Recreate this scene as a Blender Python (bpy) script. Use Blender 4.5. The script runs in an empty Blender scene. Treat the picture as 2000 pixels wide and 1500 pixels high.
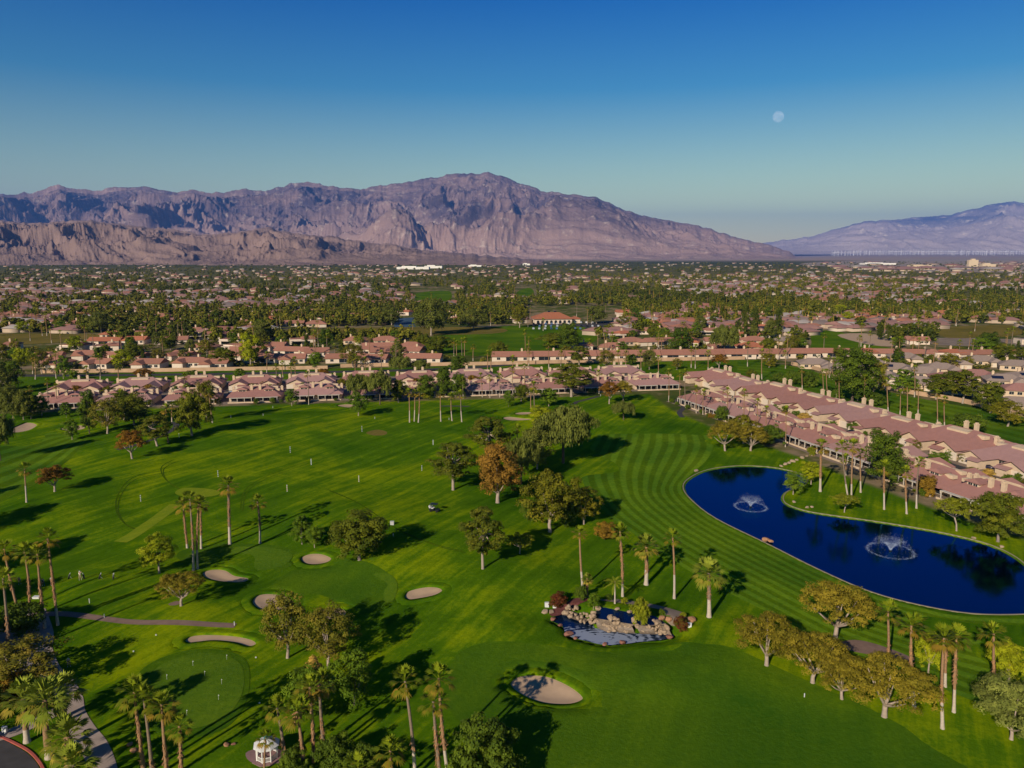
import bpy, bmesh, math, random
import numpy as np
from mathutils import Vector, Matrix
from mathutils.geometry import delaunay_2d_cdt
R = math.radians
scene = bpy.context.scene
col = scene.collection

# ------------------------------------------------------------------ camera, sky, sun, exposure
CAM_H = 60.0
F_PX = 1480.0                      # focal length in pixels of the 2000 x 1500 photograph
PITCH = math.atan((750 - 498) / F_PX)
cam_d = bpy.data.cameras.new('camera'); cam = bpy.data.objects.new('camera', cam_d); col.objects.link(cam)
cam.location = (0, 0, CAM_H)
cam.rotation_euler = (math.pi / 2 - PITCH, 0, 0)
cam_d.sensor_width = 36; cam_d.lens = 36 * F_PX / 2000
cam_d.clip_start = 1; cam_d.clip_end = 200000
scene.camera = cam
SUN_EL, SUN_AZ = R(26), R(211)     # azimuth clockwise from +Y (the view direction)
SKY_GRADE = [(0.0, (3.0, 2.4, 0.80)), (0.066, (2.5, 2.2, 1.06)), (0.20, (0.36, 1.12, 1.34)), (0.308, (0.0, 0.66, 1.42)), (0.55, (0.0, 0.45, 1.0))]
world = bpy.data.worlds.new('World'); scene.world = world; world.use_nodes = True
wn = world.node_tree.nodes; wl = world.node_tree.links
sky = wn.new('ShaderNodeTexSky'); sky.sky_type = 'NISHITA'; sky.sun_disc = False
sky.sun_elevation = SUN_EL; sky.sun_rotation = SUN_AZ
sky.altitude = 300; sky.air_density = 1.0; sky.dust_density = 0.3; sky.ozone_density = 3.0
# the clear desert sky is deeper blue overhead and paler green-grey low down than the stock model
wtc = wn.new('ShaderNodeTexCoord'); wsx = wn.new('ShaderNodeSeparateXYZ'); wl.new(wtc.outputs['Generated'], wsx.inputs[0])
wr = wn.new('ShaderNodeValToRGB'); wl.new(wsx.outputs['Z'], wr.inputs[0])
while len(wr.color_ramp.elements) < 5: wr.color_ramp.elements.new(0.5)
for e, (p, c) in zip(wr.color_ramp.elements, SKY_GRADE): e.position = p; e.color = (*c, 1)
wm = wn.new('ShaderNodeMix'); wm.data_type = 'RGBA'; wm.blend_type = 'MULTIPLY'; wm.inputs[0].default_value = 1.0
wl.new(sky.outputs[0], wm.inputs[6]); wl.new(wr.outputs[0], wm.inputs[7]); wl.new(wm.outputs[2], wn['Background'].inputs['Color'])
wn['Background'].inputs['Strength'].default_value = 0.054
sun_d = bpy.data.lights.new('sun', 'SUN'); sun = bpy.data.objects.new('sun', sun_d); col.objects.link(sun)
sun_d.energy = 5.0; sun_d.angle = R(0.5); sun_d.color = (1.0, 0.88, 0.72)
sdir = Vector((math.sin(SUN_AZ) * math.cos(SUN_EL), math.cos(SUN_AZ) * math.cos(SUN_EL), math.sin(SUN_EL)))
sun.rotation_euler = (-sdir).to_track_quat('-Z', 'Y').to_euler()
sun.location = (-200, -300, 300)
scene.view_settings.view_transform = 'Standard'
scene.view_settings.exposure = 0.15
scene.cycles.max_bounces = 5; scene.cycles.diffuse_bounces = 2; scene.cycles.glossy_bounces = 3
scene.cycles.transmission_bounces = 3; scene.cycles.transparent_max_bounces = 6; scene.cycles.volume_bounces = 0
scene.cycles.use_denoising = True

# ------------------------------------------------------------------ pixel <-> world
CP, SP = math.cos(PITCH), math.sin(PITCH)
def ray(px, py):
    u = (px - 1000) / F_PX; v = (750 - py) / F_PX
    return Vector((u, CP + v * SP, -SP + v * CP))
def P0(px, py, z=0.0):
    d = ray(px, py); t = (z - CAM_H) / d.z
    return (d.x * t, d.y * t)
def proj(x, y, z):
    dz = z - CAM_H; c = y * CP - dz * SP; v = y * SP + dz * CP
    return 1000 + F_PX * x / c, 750 - F_PX * v / c
def cdepth(x, y, z): return y * CP - (z - CAM_H) * SP
def z_at(y, py):                    # height of the point above ground line y that shows at row py
    d = ray(1000, py); return CAM_H + d.z * y / d.y

# ------------------------------------------------------------------ noise
def _hash(ix, iy, s):
    n = (ix * 374761393 + iy * 668265263 + s * 982451653) & 0xffffffff
    n = ((n ^ (n >> 13)) * 1274126177) & 0xffffffff
    return ((n ^ (n >> 16)) & 0xffff) / 65535.0
def vnoise(x, y, s=0):
    x = np.asarray(x, float); y = np.asarray(y, float)
    ix = np.floor(x).astype(np.int64); iy = np.floor(y).astype(np.int64)
    fx = x - ix; fy = y - iy
    fx = fx * fx * fx * (fx * (fx * 6 - 15) + 10); fy = fy * fy * fy * (fy * (fy * 6 - 15) + 10)
    a = _hash(ix, iy, s); b = _hash(ix + 1, iy, s); c = _hash(ix, iy + 1, s); d = _hash(ix + 1, iy + 1, s)
    return (a + (b - a) * fx) * (1 - fy) + (c + (d - c) * fx) * fy
def fbm(x, y, o=4, s=0, g=0.5):
    t = 0; a = 1.0; n = 0
    for k in range(o):
        t = t + a * vnoise(x * 2 ** k + 17.3 * k, y * 2 ** k - 9.1 * k, s + k); n += a; a *= g
    return t / n
def ridged(x, y, o=4, s=0, g=0.5):
    t = 0; a = 1.0; n = 0
    for k in range(o):
        t = t + a * (1 - np.abs(2 * vnoise(x * 2.03 ** k + 7.7 * k, y * 2.03 ** k + 3.1 * k, s + k) - 1)); n += a; a *= g
    return t / n
def sstep(a, b, x):
    t = np.clip((np.asarray(x, float) - a) / (b - a), 0, 1); return t * t * (3 - 2 * t)

# ------------------------------------------------------------------ outlines
def smooth(pts, n=6, closed=True):
    pts = [tuple(p) for p in pts]; N = len(pts); out = []
    rng = range(N) if closed else range(N - 1)
    for i in rng:
        if closed: p0, p1, p2, p3 = pts[i - 1], pts[i], pts[(i + 1) % N], pts[(i + 2) % N]
        else: p0, p1, p2, p3 = pts[max(i - 1, 0)], pts[i], pts[i + 1], pts[min(i + 2, N - 1)]
        for k in range(n):
            t = k / n
            out.append(tuple(0.5 * (2 * p1[j] + (p2[j] - p0[j]) * t + (2 * p0[j] - 5 * p1[j] + 4 * p2[j] - p3[j]) * t * t
                                    + (3 * p1[j] - p0[j] - 3 * p2[j] + p3[j]) * t ** 3) for j in range(2)))
    if not closed: out.append(pts[-1])
    return out
def px_poly(pts, n=6, z=0.0): return [P0(a, b, z) for a, b in smooth(pts, n)]
def sdist(poly, x, y):              # signed distance, negative inside (numpy)
    x = np.asarray(x, float); y = np.asarray(y, float)
    d = np.full(x.shape, 1e18); ins = np.zeros(x.shape, bool); N = len(poly)
    for i in range(N):
        ax, ay = poly[i]; bx, by = poly[(i + 1) % N]
        ex, ey = bx - ax, by - ay; L = ex * ex + ey * ey + 1e-12
        t = np.clip(((x - ax) * ex + (y - ay) * ey) / L, 0, 1)
        d = np.minimum(d, (x - ax - t * ex) ** 2 + (y - ay - t * ey) ** 2)
        c = (ay > y) != (by > y)
        if ey != 0: ins ^= c & (x < ex * (y - ay) / ey + ax)
    return np.where(ins, -np.sqrt(d), np.sqrt(d))

# ------------------------------------------------------------------ scene tree helpers
def tag(o, label=None, cat=None, group=None, kind=None):
    if label: o['label'] = label
    if cat: o['category'] = cat
    if group: o['group'] = group
    if kind: o['kind'] = kind
    return o
def empty(name, loc, rz=0.0, sc=None):
    o = bpy.data.objects.new(name, None); col.objects.link(o); o.location = loc; o.rotation_euler = (0, 0, rz)
    o.empty_display_size = 0.5
    if sc is not None: o.scale = sc
    return o
def link(name, data, parent=None):
    o = bpy.data.objects.new(name, data); col.objects.link(o)
    if parent is not None: o.parent = parent
    return o
class MB:
    def __init__(s): s.v = []; s.f = []; s.m = []; s.c = []
    def quad(s, a, b, c, d, m=0):
        i = len(s.v); s.v += [a, b, c, d]; s.f.append((i, i + 1, i + 2, i + 3)); s.m.append(m)
    def tri(s, a, b, c, m=0):
        i = len(s.v); s.v += [a, b, c]; s.f.append((i, i + 1, i + 2)); s.m.append(m)
    def poly(s, pts, m=0):
        i = len(s.v); s.v += list(pts); s.f.append(tuple(range(i, i + len(pts)))); s.m.append(m)
    def box(s, x0, y0, z0, x1, y1, z1, m=0):
        i = len(s.v)
        s.v += [(x0, y0, z0), (x1, y0, z0), (x1, y1, z0), (x0, y1, z0), (x0, y0, z1), (x1, y0, z1), (x1, y1, z1), (x0, y1, z1)]
        for f in ((0, 3, 2, 1), (4, 5, 6, 7), (0, 1, 5, 4), (1, 2, 6, 5), (2, 3, 7, 6), (3, 0, 4, 7)):
            s.f.append(tuple(i + k for k in f)); s.m.append(m)
    def tube(s, pts, rad, n=8, m=0, cap=True):
        base = len(s.v); P = [Vector(p) for p in pts]; up = None
        for k, p in enumerate(P):
            t = (P[min(k + 1, len(P) - 1)] - P[max(k - 1, 0)]).normalized()
            a = t.orthogonal().normalized() if up is None else (up - t * up.dot(t)).normalized()
            up = a; b = t.cross(a)
            for j in range(n):
                an = 2 * math.pi * j / n; q = p + (a * math.cos(an) + b * math.sin(an)) * rad[k]; s.v.append(tuple(q))
        for k in range(len(P) - 1):
            mm = m[k] if isinstance(m, (list, tuple)) else m
            for j in range(n):
                s.f.append((base + k * n + j, base + k * n + (j + 1) % n, base + (k + 1) * n + (j + 1) % n, base + (k + 1) * n + j)); s.m.append(mm)
        if cap:
            mm = m[-1] if isinstance(m, (list, tuple)) else m
            s.f.append(tuple(base + (len(P) - 1) * n + j for j in range(n))); s.m.append(mm)
    def mesh(s, name, mats, smooth=False):
        me = bpy.data.meshes.new(name); me.from_pydata(s.v, [], s.f)
        for m in (mats if isinstance(mats, (list, tuple)) else [mats]): me.materials.append(m)
        me.polygons.foreach_set('material_index', s.m)
        if smooth: me.polygons.foreach_set('use_smooth', [True] * len(s.f))
        me.update(); return me
    def build(s, name, mats, parent=None, smooth=False): return link(name, s.mesh(name, mats, smooth), parent)
def np_mesh(name, V, F, mat, tint=None, smooth=False):
    """V (n,3), F (m,3|4) equal-sized faces, tint per face -> color attribute"""
    me = bpy.data.meshes.new(name); k = F.shape[1]
    me.vertices.add(len(V)); me.vertices.foreach_set('co', np.ascontiguousarray(V, np.float32).ravel())
    me.loops.add(F.size); me.loops.foreach_set('vertex_index', np.ascontiguousarray(F, np.int32).ravel())
    me.polygons.add(len(F)); me.polygons.foreach_set('loop_start', np.arange(0, F.size, k, dtype=np.int32))
    if smooth: me.polygons.foreach_set('use_smooth', np.ones(len(F), bool))
    for m in (mat if isinstance(mat, (list, tuple)) else [mat]): me.materials.append(m)
    if tint is not None:
        a = me.attributes.new('tint', 'FLOAT', 'FACE'); a.data.foreach_set('value', np.asarray(tint, np.float32))
    me.update(calc_edges=True); return me

# ------------------------------------------------------------------ materials
def nodes_of(name):
    m = bpy.data.materials.new(name); m.use_nodes = True; nt = m.node_tree
    return m, nt.nodes, nt.links, nt.nodes['Principled BSDF']
def ramp(N, pos_cols):
    r = N.new('ShaderNodeValToRGB'); e = r.color_ramp.elements
    while len(e) < len(pos_cols): e.new(0.5)
    for k, (p, c) in enumerate(pos_cols): e[k].position = p; e[k].color = (*c, 1)
    return r
def noise(N, L, vec, scale, detail=3, rough=0.5, dist=0.0):
    n = N.new('ShaderNodeTexNoise'); n.inputs['Scale'].default_value = scale; n.inputs['Detail'].default_value = detail
    n.inputs['Roughness'].default_value = rough; n.inputs['Distortion'].default_value = dist
    if vec is not None: L.new(vec, n.inputs['Vector'])
    return n
def mixc(N, L, fac, a, b, mode='MIX'):
    m = N.new('ShaderNodeMix'); m.data_type = 'RGBA'; m.blend_type = mode
    for s, v in ((m.inputs[0], fac), (m.inputs[6], a), (m.inputs[7], b)):
        if hasattr(v, 'links'): L.new(v, s)
        elif isinstance(v, (int, float)): s.default_value = v
        else: s.default_value = (*v, 1)
    return m.outputs[2]
def mathn(N, L, op, a, b=None):
    m = N.new('ShaderNodeMath'); m.operation = op
    for s, v in ((m.inputs[0], a), (m.inputs[1], b)):
        if v is None: continue
        if hasattr(v, 'links'): L.new(v, s)
        else: s.default_value = v
    return m.outputs[0]
def simple(name, c, rough=0.8, var=0.25, scale=1.5, spec=0.2, bump=0.0, metal=0.0, coord='Object'):
    m, N, L, B = nodes_of(name)
    tc = N.new('ShaderNodeTexCoord'); n = noise(N, L, tc.outputs[coord], scale, 5, 0.6)
    r = ramp(N, [(0.25, tuple(x * (1 - var) for x in c)), (0.75, tuple(min(1, x * (1 + var)) for x in c))])
    L.new(n.outputs[0], r.inputs[0]); L.new(r.outputs[0], B.inputs['Base Color'])
    B.inputs['Roughness'].default_value = rough; B.inputs['Specular IOR Level'].default_value = spec; B.inputs['Metallic'].default_value = metal
    if bump:
        b = N.new('ShaderNodeBump'); b.inputs['Strength'].default_value = bump; b.inputs['Distance'].default_value = 0.1
        L.new(n.outputs[0], b.inputs['Height']); L.new(b.outputs[0], B.inputs['Normal'])
    return m
def leafmat(name, cols, transl=0.12):
    cols = [(min(.6, r * 1.62), min(.6, g * 1.5), b * 0.5) for r, g, b in cols]
    m, N, L, B = nodes_of(name)
    at = N.new('ShaderNodeAttribute'); at.attribute_name = 'tint'
    oi = N.new('ShaderNodeObjectInfo')
    k = mathn(N, L, 'MULTIPLY_ADD', oi.outputs['Random'], 0.22); N[-1].inputs[2].default_value = -0.11
    s = mathn(N, L, 'ADD', at.outputs['Fac'], k)
    r = ramp(N, [(i / (len(cols) - 1), c) for i, c in enumerate(cols)]); L.new(s, r.inputs[0])
    L.new(r.outputs[0], B.inputs['Base Color']); B.inputs['Roughness'].default_value = 0.75; B.inputs['Specular IOR Level'].default_value = 0.12
    if transl:
        t = N.new('ShaderNodeBsdfTranslucent'); L.new(r.outputs[0], t.inputs['Color'])
        mx = N.new('ShaderNodeMixShader'); mx.inputs[0].default_value = transl
        out = [n for n in N if n.type == 'OUTPUT_MATERIAL'][0]
        L.new(B.outputs[0], mx.inputs[1]); L.new(t.outputs[0], mx.inputs[2]); L.new(mx.outputs[0], out.inputs['Surface'])
    return m
def grassmat(name, dark, light, streak_rot=0.6, streak=0.5, stripes=None, mott=0.55, seed=0.0):
    """mown turf: broad patches, mower streaks, fine grain; stripes = (count, light, dark) uses the strip's own u attribute"""
    dark = (dark[0] * 1.55, dark[1] * 1.26, dark[2] * .8); light = (light[0] * 1.55, light[1] * 1.28, light[2] * .7)
    m, N, L, B = nodes_of(name)
    g = N.new('ShaderNodeNewGeometry'); mp = N.new('ShaderNodeMapping'); L.new(g.outputs['Position'], mp.inputs['Vector'])
    mp.inputs['Location'].default_value = (seed * 31, seed * 17, 0)
    n1 = noise(N, L, mp.outputs[0], 0.035, 4, 0.55, 0.6)
    mp2 = N.new('ShaderNodeMapping'); L.new(g.outputs['Position'], mp2.inputs['Vector'])
    mp2.vector_type = 'TEXTURE'; mp2.inputs['Rotation'].default_value = (0, 0, streak_rot); mp2.inputs['Scale'].default_value = (28, 2.2, 1)
    n2 = noise(N, L, mp2.outputs[0], 1.0, 4, 0.6)
    n3 = noise(N, L, g.outputs['Position'], 1.3, 6, 0.75)
    a = mathn(N, L, 'MULTIPLY', n1.outputs[0], mott); b = mathn(N, L, 'MULTIPLY', n2.outputs[0], streak * 0.6)
    c = mathn(N, L, 'MULTIPLY', n3.outputs[0], 0.40)
    s = mathn(N, L, 'ADD', mathn(N, L, 'ADD', a, b), c)
    tot = mott + streak * 0.6 + 0.40
    s = mathn(N, L, 'DIVIDE', s, tot)
    r = ramp(N, [(0.38, dark), (0.50, tuple(0.6 * x + 0.4 * y for x, y in zip(dark, light))), (0.62, light)]); L.new(s, r.inputs[0])
    cl = r.outputs[0]
    if stripes:
        at = N.new('ShaderNodeAttribute'); at.attribute_name = 'u'
        wob = mathn(N, L, 'MULTIPLY', n2.outputs[0], 0.008)
        ph = mathn(N, L, 'MULTIPLY', mathn(N, L, 'ADD', at.outputs['Fac'], wob), 2 * math.pi * stripes[0])
        sn = mathn(N, L, 'SINE', ph)
        q = N.new('ShaderNodeMapRange'); q.inputs[1].default_value = -0.35; q.inputs[2].default_value = 0.35; L.new(sn, q.inputs[0])
        f = mixc(N, L, q.outputs[0], (stripes[2],) * 3, (stripes[1], stripes[1], stripes[1] * 1.5))
        cl = mixc(N, L, 1.0, cl, f, 'MULTIPLY')
    L.new(cl, B.inputs['Base Color']); B.inputs['Roughness'].default_value = 0.95; B.inputs['Specular IOR Level'].default_value = 0.0
    bp = N.new('ShaderNodeBump'); bp.inputs['Strength'].default_value = 0.5; bp.inputs['Distance'].default_value = 0.25
    L.new(n3.outputs[0], bp.inputs['Height']); L.new(bp.outputs[0], B.inputs['Normal'])
    return m
# ------------------------------------------------------------------ outlines read off the ground
COURSE = px_poly([(-500, 1700), (-500, 830), (60, 806), (480, 792), (1000, 778), (1270, 770), (1310, 800), (1400, 838), (1560, 892),
                  (1700, 948), (1850, 1003), (2000, 1053), (2300, 1170), (2500, 1700)], 1)
POND = px_poly([(1335, 950), (1350, 932), (1385, 917), (1440, 910), (1500, 912), (1545, 920), (1572, 930), (1577, 938), (1566, 950),
                (1540, 958), (1529, 970), (1534, 983), (1560, 994), (1600, 1003), (1700, 1017), (1800, 1033), (1870, 1047), (1930, 1063),
                (1975, 1083), (2010, 1108), (2070, 1150), (2060, 1190), (2000, 1199), (1900, 1198), (1800, 1182), (1700, 1155),
                (1600, 1112), (1500, 1062), (1400, 1013), (1350, 975)], 4)
LOWPOOL = px_poly([(1074, 1209), (1098, 1221), (1103, 1232), (1114, 1242), (1139, 1249), (1180, 1258), (1222, 1256), (1250, 1252), (1288, 1249),
                   (1317, 1241), (1297, 1234), (1268, 1233), (1222, 1231), (1185, 1230), (1155, 1216), (1122, 1209), (1106, 1200), (1088, 1202)], 3)
UPZ = 1.25
UPPOOL = px_poly([(1160, 1207), (1172, 1186), (1203, 1190), (1235, 1196), (1263, 1199), (1280, 1203), (1296, 1213), (1298, 1220),
                  (1268, 1221), (1238, 1219), (1205, 1215), (1182, 1211)], 3, UPZ)
BUNK = {  # sand bunkers (photo pixels)
 'a': [(396, 1118), (415, 1111), (440, 1112), (458, 1123), (484, 1128), (482, 1136), (465, 1140), (430, 1137), (402, 1129)],
 'b': [(588, 1091), (605, 1084), (628, 1085), (647, 1094), (640, 1102), (615, 1105), (594, 1101)],
 'c': [(493, 1178), (503, 1165), (525, 1160), (555, 1163), (572, 1172), (570, 1186), (545, 1191), (510, 1191)],
 'd': [(622, 1196), (640, 1186), (665, 1187), (676, 1194), (668, 1206), (640, 1209)],
 'e': [(791, 1166), (800, 1157), (830, 1152), (855, 1154), (864, 1161), (850, 1168), (820, 1172), (798, 1173)],
 'f': [(362, 1252), (380, 1243), (420, 1240), (460, 1242), (492, 1249), (500, 1258), (485, 1263), (460, 1256), (420, 1252), (385, 1256), (368, 1258)],
 'g': [(997, 1334), (1010, 1320), (1040, 1316), (1075, 1321), (1115, 1339), (1138, 1357), (1132, 1366), (1105, 1371), (1060, 1367), (1020, 1352)],
 'h': [(20, 838), (40, 829), (55, 825), (72, 829), (60, 838), (40, 843), (24, 844)],
 'i': [(118, 838), (130, 834), (155, 831), (168, 834), (160, 840), (135, 842)],
 'j': [(982, 815), (995, 812), (1025, 817), (1045, 820), (1025, 822), (995, 820)],
 'k': [(1105, 812), (1120, 808), (1140, 810), (1134, 815), (1112, 816)],
 'l': [(658, 792), (675, 789), (690, 790), (700, 794), (680, 797)],
 'm': [(1005, 806), (1020, 803), (1045, 804), (1040, 808), (1015, 809)],
}
BPOLY = {k: px_poly(v, 4) for k, v in BUNK.items()}
BBB = {k: (min(a for a, b in p) - 2, max(a for a, b in p) + 2, min(b for a, b in p) - 2, max(b for a, b in p) + 2) for k, p in BPOLY.items()}
BUMPS = []
for px, py, r, h in [(300, 890, 30, 1.7), (430, 850, 26, 1.3), (640, 815, 34, 1.1), (60, 985, 16, 0.9), (215, 935, 14, 1.0), (760, 1035, 16, 1.1), (620, 1010, 14, .9),
                     (880, 1060, 13, 1.2), (1000, 1010, 12, 1.0), (1010, 1110, 12, 1.1), (840, 940, 16, .9), (560, 950, 18, .7), (200, 1150, 9, .9), (420, 1180, 8, .7),
                     (950, 1190, 12, .7), (1420, 1250, 9, .6), (1700, 1330, 9, .6), (760, 1090, 9, .6), (330, 1210, 7, .5), (1250, 1290, 11, .7),
                     (1230, 815, 22, 1.6), (1330, 835, 14, .8), (1090, 830, 16, 1.1), (1450, 1320, 10, .5), (120, 1010, 12, .8), (700, 1130, 11, .5)]:
    x, y = P0(px, py); BUMPS.append((x, y, r, h))

def gz(x, y, part='ground'):
    x = np.atleast_1d(np.asarray(x, float)); y = np.atleast_1d(np.asarray(y, float)); h = np.zeros(x.shape)
    near = (y > 40) & (y < 340) & (np.abs(x) < 330)
    if near.any():
        X = x[near]; Y = y[near]
        m = sstep(2, 26, -sdist(COURSE, X, Y))
        u = 1.5 * (fbm(X / 42, Y / 42, 2, 3) - 0.5) + 0.55 * (fbm(X / 15, Y / 15, 2, 9) - 0.5)
        for bx, by, r, bh in BUMPS: u = u + bh * 0.8 * np.exp(-((X - bx) ** 2 + ((Y - by) * 0.8) ** 2) / (r * r))
        sp = sdist(POND, X, Y); sl = sdist(LOWPOOL, X, Y); su = sdist(UPPOOL, X, Y)
        u = u * m * sstep(0.5, 14, sp) * sstep(0.5, 10, sl)
        md = (UPZ - 0.05) * (1 - sstep(0.4, 10, su)) * np.where(su < 0.5, 1, sstep(1.5, 3.5, sl))
        u = np.maximum(u, md) if md.max() > 0 else u
        for k, p in BPOLY.items():
            x0, x1, y0, y1 = BBB[k]; b = (X > x0) & (X < x1) & (Y > y0) & (Y < y1)
            if b.any():
                sd = -sdist(p, X[b], Y[b])
                if part == 'sand': u[b] -= 0.22 * sstep(0.0, 2.2, sd) + 0.14
                elif part != 'lip': u[b] -= 1.1 * sstep(-1.5, -0.3, sd)
        if part == 'ground':
            u = u - 1.7 * sstep(0.0, 2.2, -sp) - 1.1 * sstep(-0.8, 0.4, -sl) - 0.9 * sstep(-0.05, 0.9, -su)
        h[near] = u
    far = y > 9000
    if far.any():
        h[far] = (y[far] - 9000) * 0.006 * sstep(0.28, 0.5, x[far] / y[far])
    return h
def gz1(x, y): return float(gz(x, y, 'x')[0])
def PG(px, py):
    z = 0.0
    for _ in range(4):
        x, y = P0(px, py, z); z = gz1(x, y)
    return Vector((x, y, z))

# ------------------------------------------------------------------ ground: one sheet to the horizon
GD, GL = (0.029, 0.086, 0.0025), (0.222, 0.278, 0.0025)
M_ground, N, L, B = nodes_of('ground_turf_and_town_soil')
g = N.new('ShaderNodeNewGeometry'); sx = N.new('ShaderNodeSeparateXYZ'); L.new(g.outputs['Position'], sx.inputs[0])
def _turf(N, L, g):
    n1 = noise(N, L, g.outputs['Position'], 0.03, 4, 0.55, 0.7)
    mp = N.new('ShaderNodeMapping'); L.new(g.outputs['Position'], mp.inputs['Vector']); mp.vector_type = 'TEXTURE'; mp.inputs['Rotation'].default_value = (0, 0, 1.08); mp.inputs['Scale'].default_value = (34, 2.2, 1)
    n2 = noise(N, L, mp.outputs[0], 1.0, 5, 0.65); n3 = noise(N, L, g.outputs['Position'], 1.3, 6, 0.75)
    n4 = noise(N, L, g.outputs['Position'], 0.11, 3, 0.6, 1.0)
    s = mathn(N, L, 'ADD', mathn(N, L, 'MULTIPLY', n1.outputs[0], 0.36), mathn(N, L, 'MULTIPLY', n2.outputs[0], 0.30))
    s = mathn(N, L, 'ADD', s, mathn(N, L, 'MULTIPLY', n3.outputs[0], 0.18)); s = mathn(N, L, 'ADD', s, mathn(N, L, 'MULTIPLY', n4.outputs[0], 0.16))
    r = ramp(N, [(0.39, GD), (0.495, (0.068, 0.140, 0.003)), (0.61, GL)]); L.new(s, r.inputs[0]); return r.outputs[0], n3
turf, n3 = _turf(N, L, g)
M_turf, N_, L_, B_ = nodes_of('course_turf'); g_ = N_.new('ShaderNodeNewGeometry'); tf_, n3_ = _turf(N_, L_, g_)
L_.new(tf_, B_.inputs['Base Color']); B_.inputs['Roughness'].default_value = 0.9; B_.inputs['Specular IOR Level'].default_value = 0.0
t1 = noise(N, L, g.outputs['Position'], 0.012, 6, 0.7); t2 = noise(N, L, g.outputs['Position'], 0.09, 4, 0.6)
rt = ramp(N, [(0.36, (0.040, 0.075, 0.010)), (0.48, (0.085, 0.095, 0.022)), (0.57, (0.26, 0.19, 0.11)), (0.68, (0.10, 0.09, 0.075))])
L.new(mathn(N, L, 'ADD', mathn(N, L, 'MULTIPLY', t1.outputs[0], 0.55), mathn(N, L, 'MULTIPLY', t2.outputs[0], 0.45)), rt.inputs[0])
t3 = noise(N, L, g.outputs['Position'], 0.0011, 5, 0.7)
rf = ramp(N, [(0.40, (0.055, 0.065, 0.018)), (0.58, (0.085, 0.085, 0.03)), (0.70, (0.20, 0.16, 0.09))]); L.new(t3.outputs[0], rf.inputs[0])
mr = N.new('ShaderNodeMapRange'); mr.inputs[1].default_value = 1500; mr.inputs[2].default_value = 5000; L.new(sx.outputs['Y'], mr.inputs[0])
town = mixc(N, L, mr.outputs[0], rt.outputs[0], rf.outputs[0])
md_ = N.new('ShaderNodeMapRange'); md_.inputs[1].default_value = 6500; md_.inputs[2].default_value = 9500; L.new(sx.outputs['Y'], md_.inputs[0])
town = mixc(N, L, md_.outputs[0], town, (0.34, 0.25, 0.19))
ac = N.new('ShaderNodeAttribute'); ac.attribute_name = 'course'
L.new(mixc(N, L, ac.outputs['Fac'], town, turf), B.inputs['Base Color']); B.inputs['Roughness'].default_value = 0.95; B.inputs['Specular IOR Level'].default_value = 0.0
bp = N.new('ShaderNodeBump'); bp.inputs['Strength'].default_value = 0.5; bp.inputs['Distance'].default_value = 0.25; L.new(n3.outputs[0], bp.inputs['Height']); L.new(bp.outputs[0], B.inputs['Normal'])
def _axis(a, b, st, lo, hi, nlo, nhi):
    d = np.arange(a, b, st); lo_ = a - np.geomspace(st * 2, a - lo, nlo)[::-1]; hi_ = d[-1] + np.geomspace(st * 2, hi - d[-1], nhi)
    return np.concatenate([lo_, d, hi_])
gx = _axis(-215, 215, 0.85, -50000, 50000, 26, 26); gy = _axis(62, 336, 0.85, -3000, 50000, 14, 60)
XX, YY = np.meshgrid(gx, gy); ZZ = gz(XX.ravel(), YY.ravel())
V = np.stack([XX.ravel(), YY.ravel(), ZZ], 1); nx, ny = len(gx), len(gy)
ii = (np.arange(ny - 1)[:, None] * nx + np.arange(nx - 1)[None, :]).ravel(); F = np.stack([ii, ii + 1, ii + nx + 1, ii + nx], 1)
me = np_mesh('ground', V, F, M_ground, smooth=True)
a = me.attributes.new('course', 'FLOAT', 'POINT')
cz = sstep(-1.5, 1.5, -sdist(COURSE, V[:, 0], V[:, 1])); cz = np.where(V[:, 1] < 62, 1, cz)
a.data.foreach_set('value', cz.astype(np.float32))
tag(link('ground', me), kind='structure')

def patch(name, poly, mat, dz=0.05, step=1.5, part='x', flat=None, label=None, kind='structure', parent=None):
    """a sheet laid on the ground, following its rise and fall"""
    xs = [p[0] for p in poly]; ys = [p[1] for p in poly]; n = len(poly)
    verts = [Vector(p) for p in poly]
    if step:
        GX, GY = np.meshgrid(np.arange(min(xs), max(xs), step), np.arange(min(ys), max(ys), step)); GX = GX.ravel(); GY = GY.ravel()
        ok = sdist(poly, GX, GY) < -step * 0.35
        verts += [Vector((float(x), float(y))) for x, y in zip(GX[ok], GY[ok])]
    v, e, f, *_ = delaunay_2d_cdt(verts, [], [list(range(n))], 1, 1e-5)
    A = np.array([(p.x, p.y) for p in v]); z = np.full(len(A), flat, float) if flat is not None else gz(A[:, 0], A[:, 1], part) + dz
    fl = []
    for t in f:
        t = list(t)
        if len(t) == 3:
            (x0, y0), (x1, y1), (x2, y2) = A[t[0]], A[t[1]], A[t[2]]
            if (x1 - x0) * (y2 - y0) - (x2 - x0) * (y1 - y0) < 0: t.reverse()
            fl.append(t)
    me = np_mesh(name, np.column_stack([A, z]), np.array(fl), mat, smooth=True)
    o = link(name, me, parent)
    if parent is None: tag(o, label=label, kind=kind)
    return o
def resample(pts, n):
    d = [0]
    for a, b in zip(pts, pts[1:]): d.append(d[-1] + math.dist(a, b))
    t = np.linspace(0, d[-1], n); p = np.array(pts); return np.column_stack([np.interp(t, d, p[:, 0]), np.interp(t, d, p[:, 1])])
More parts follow.
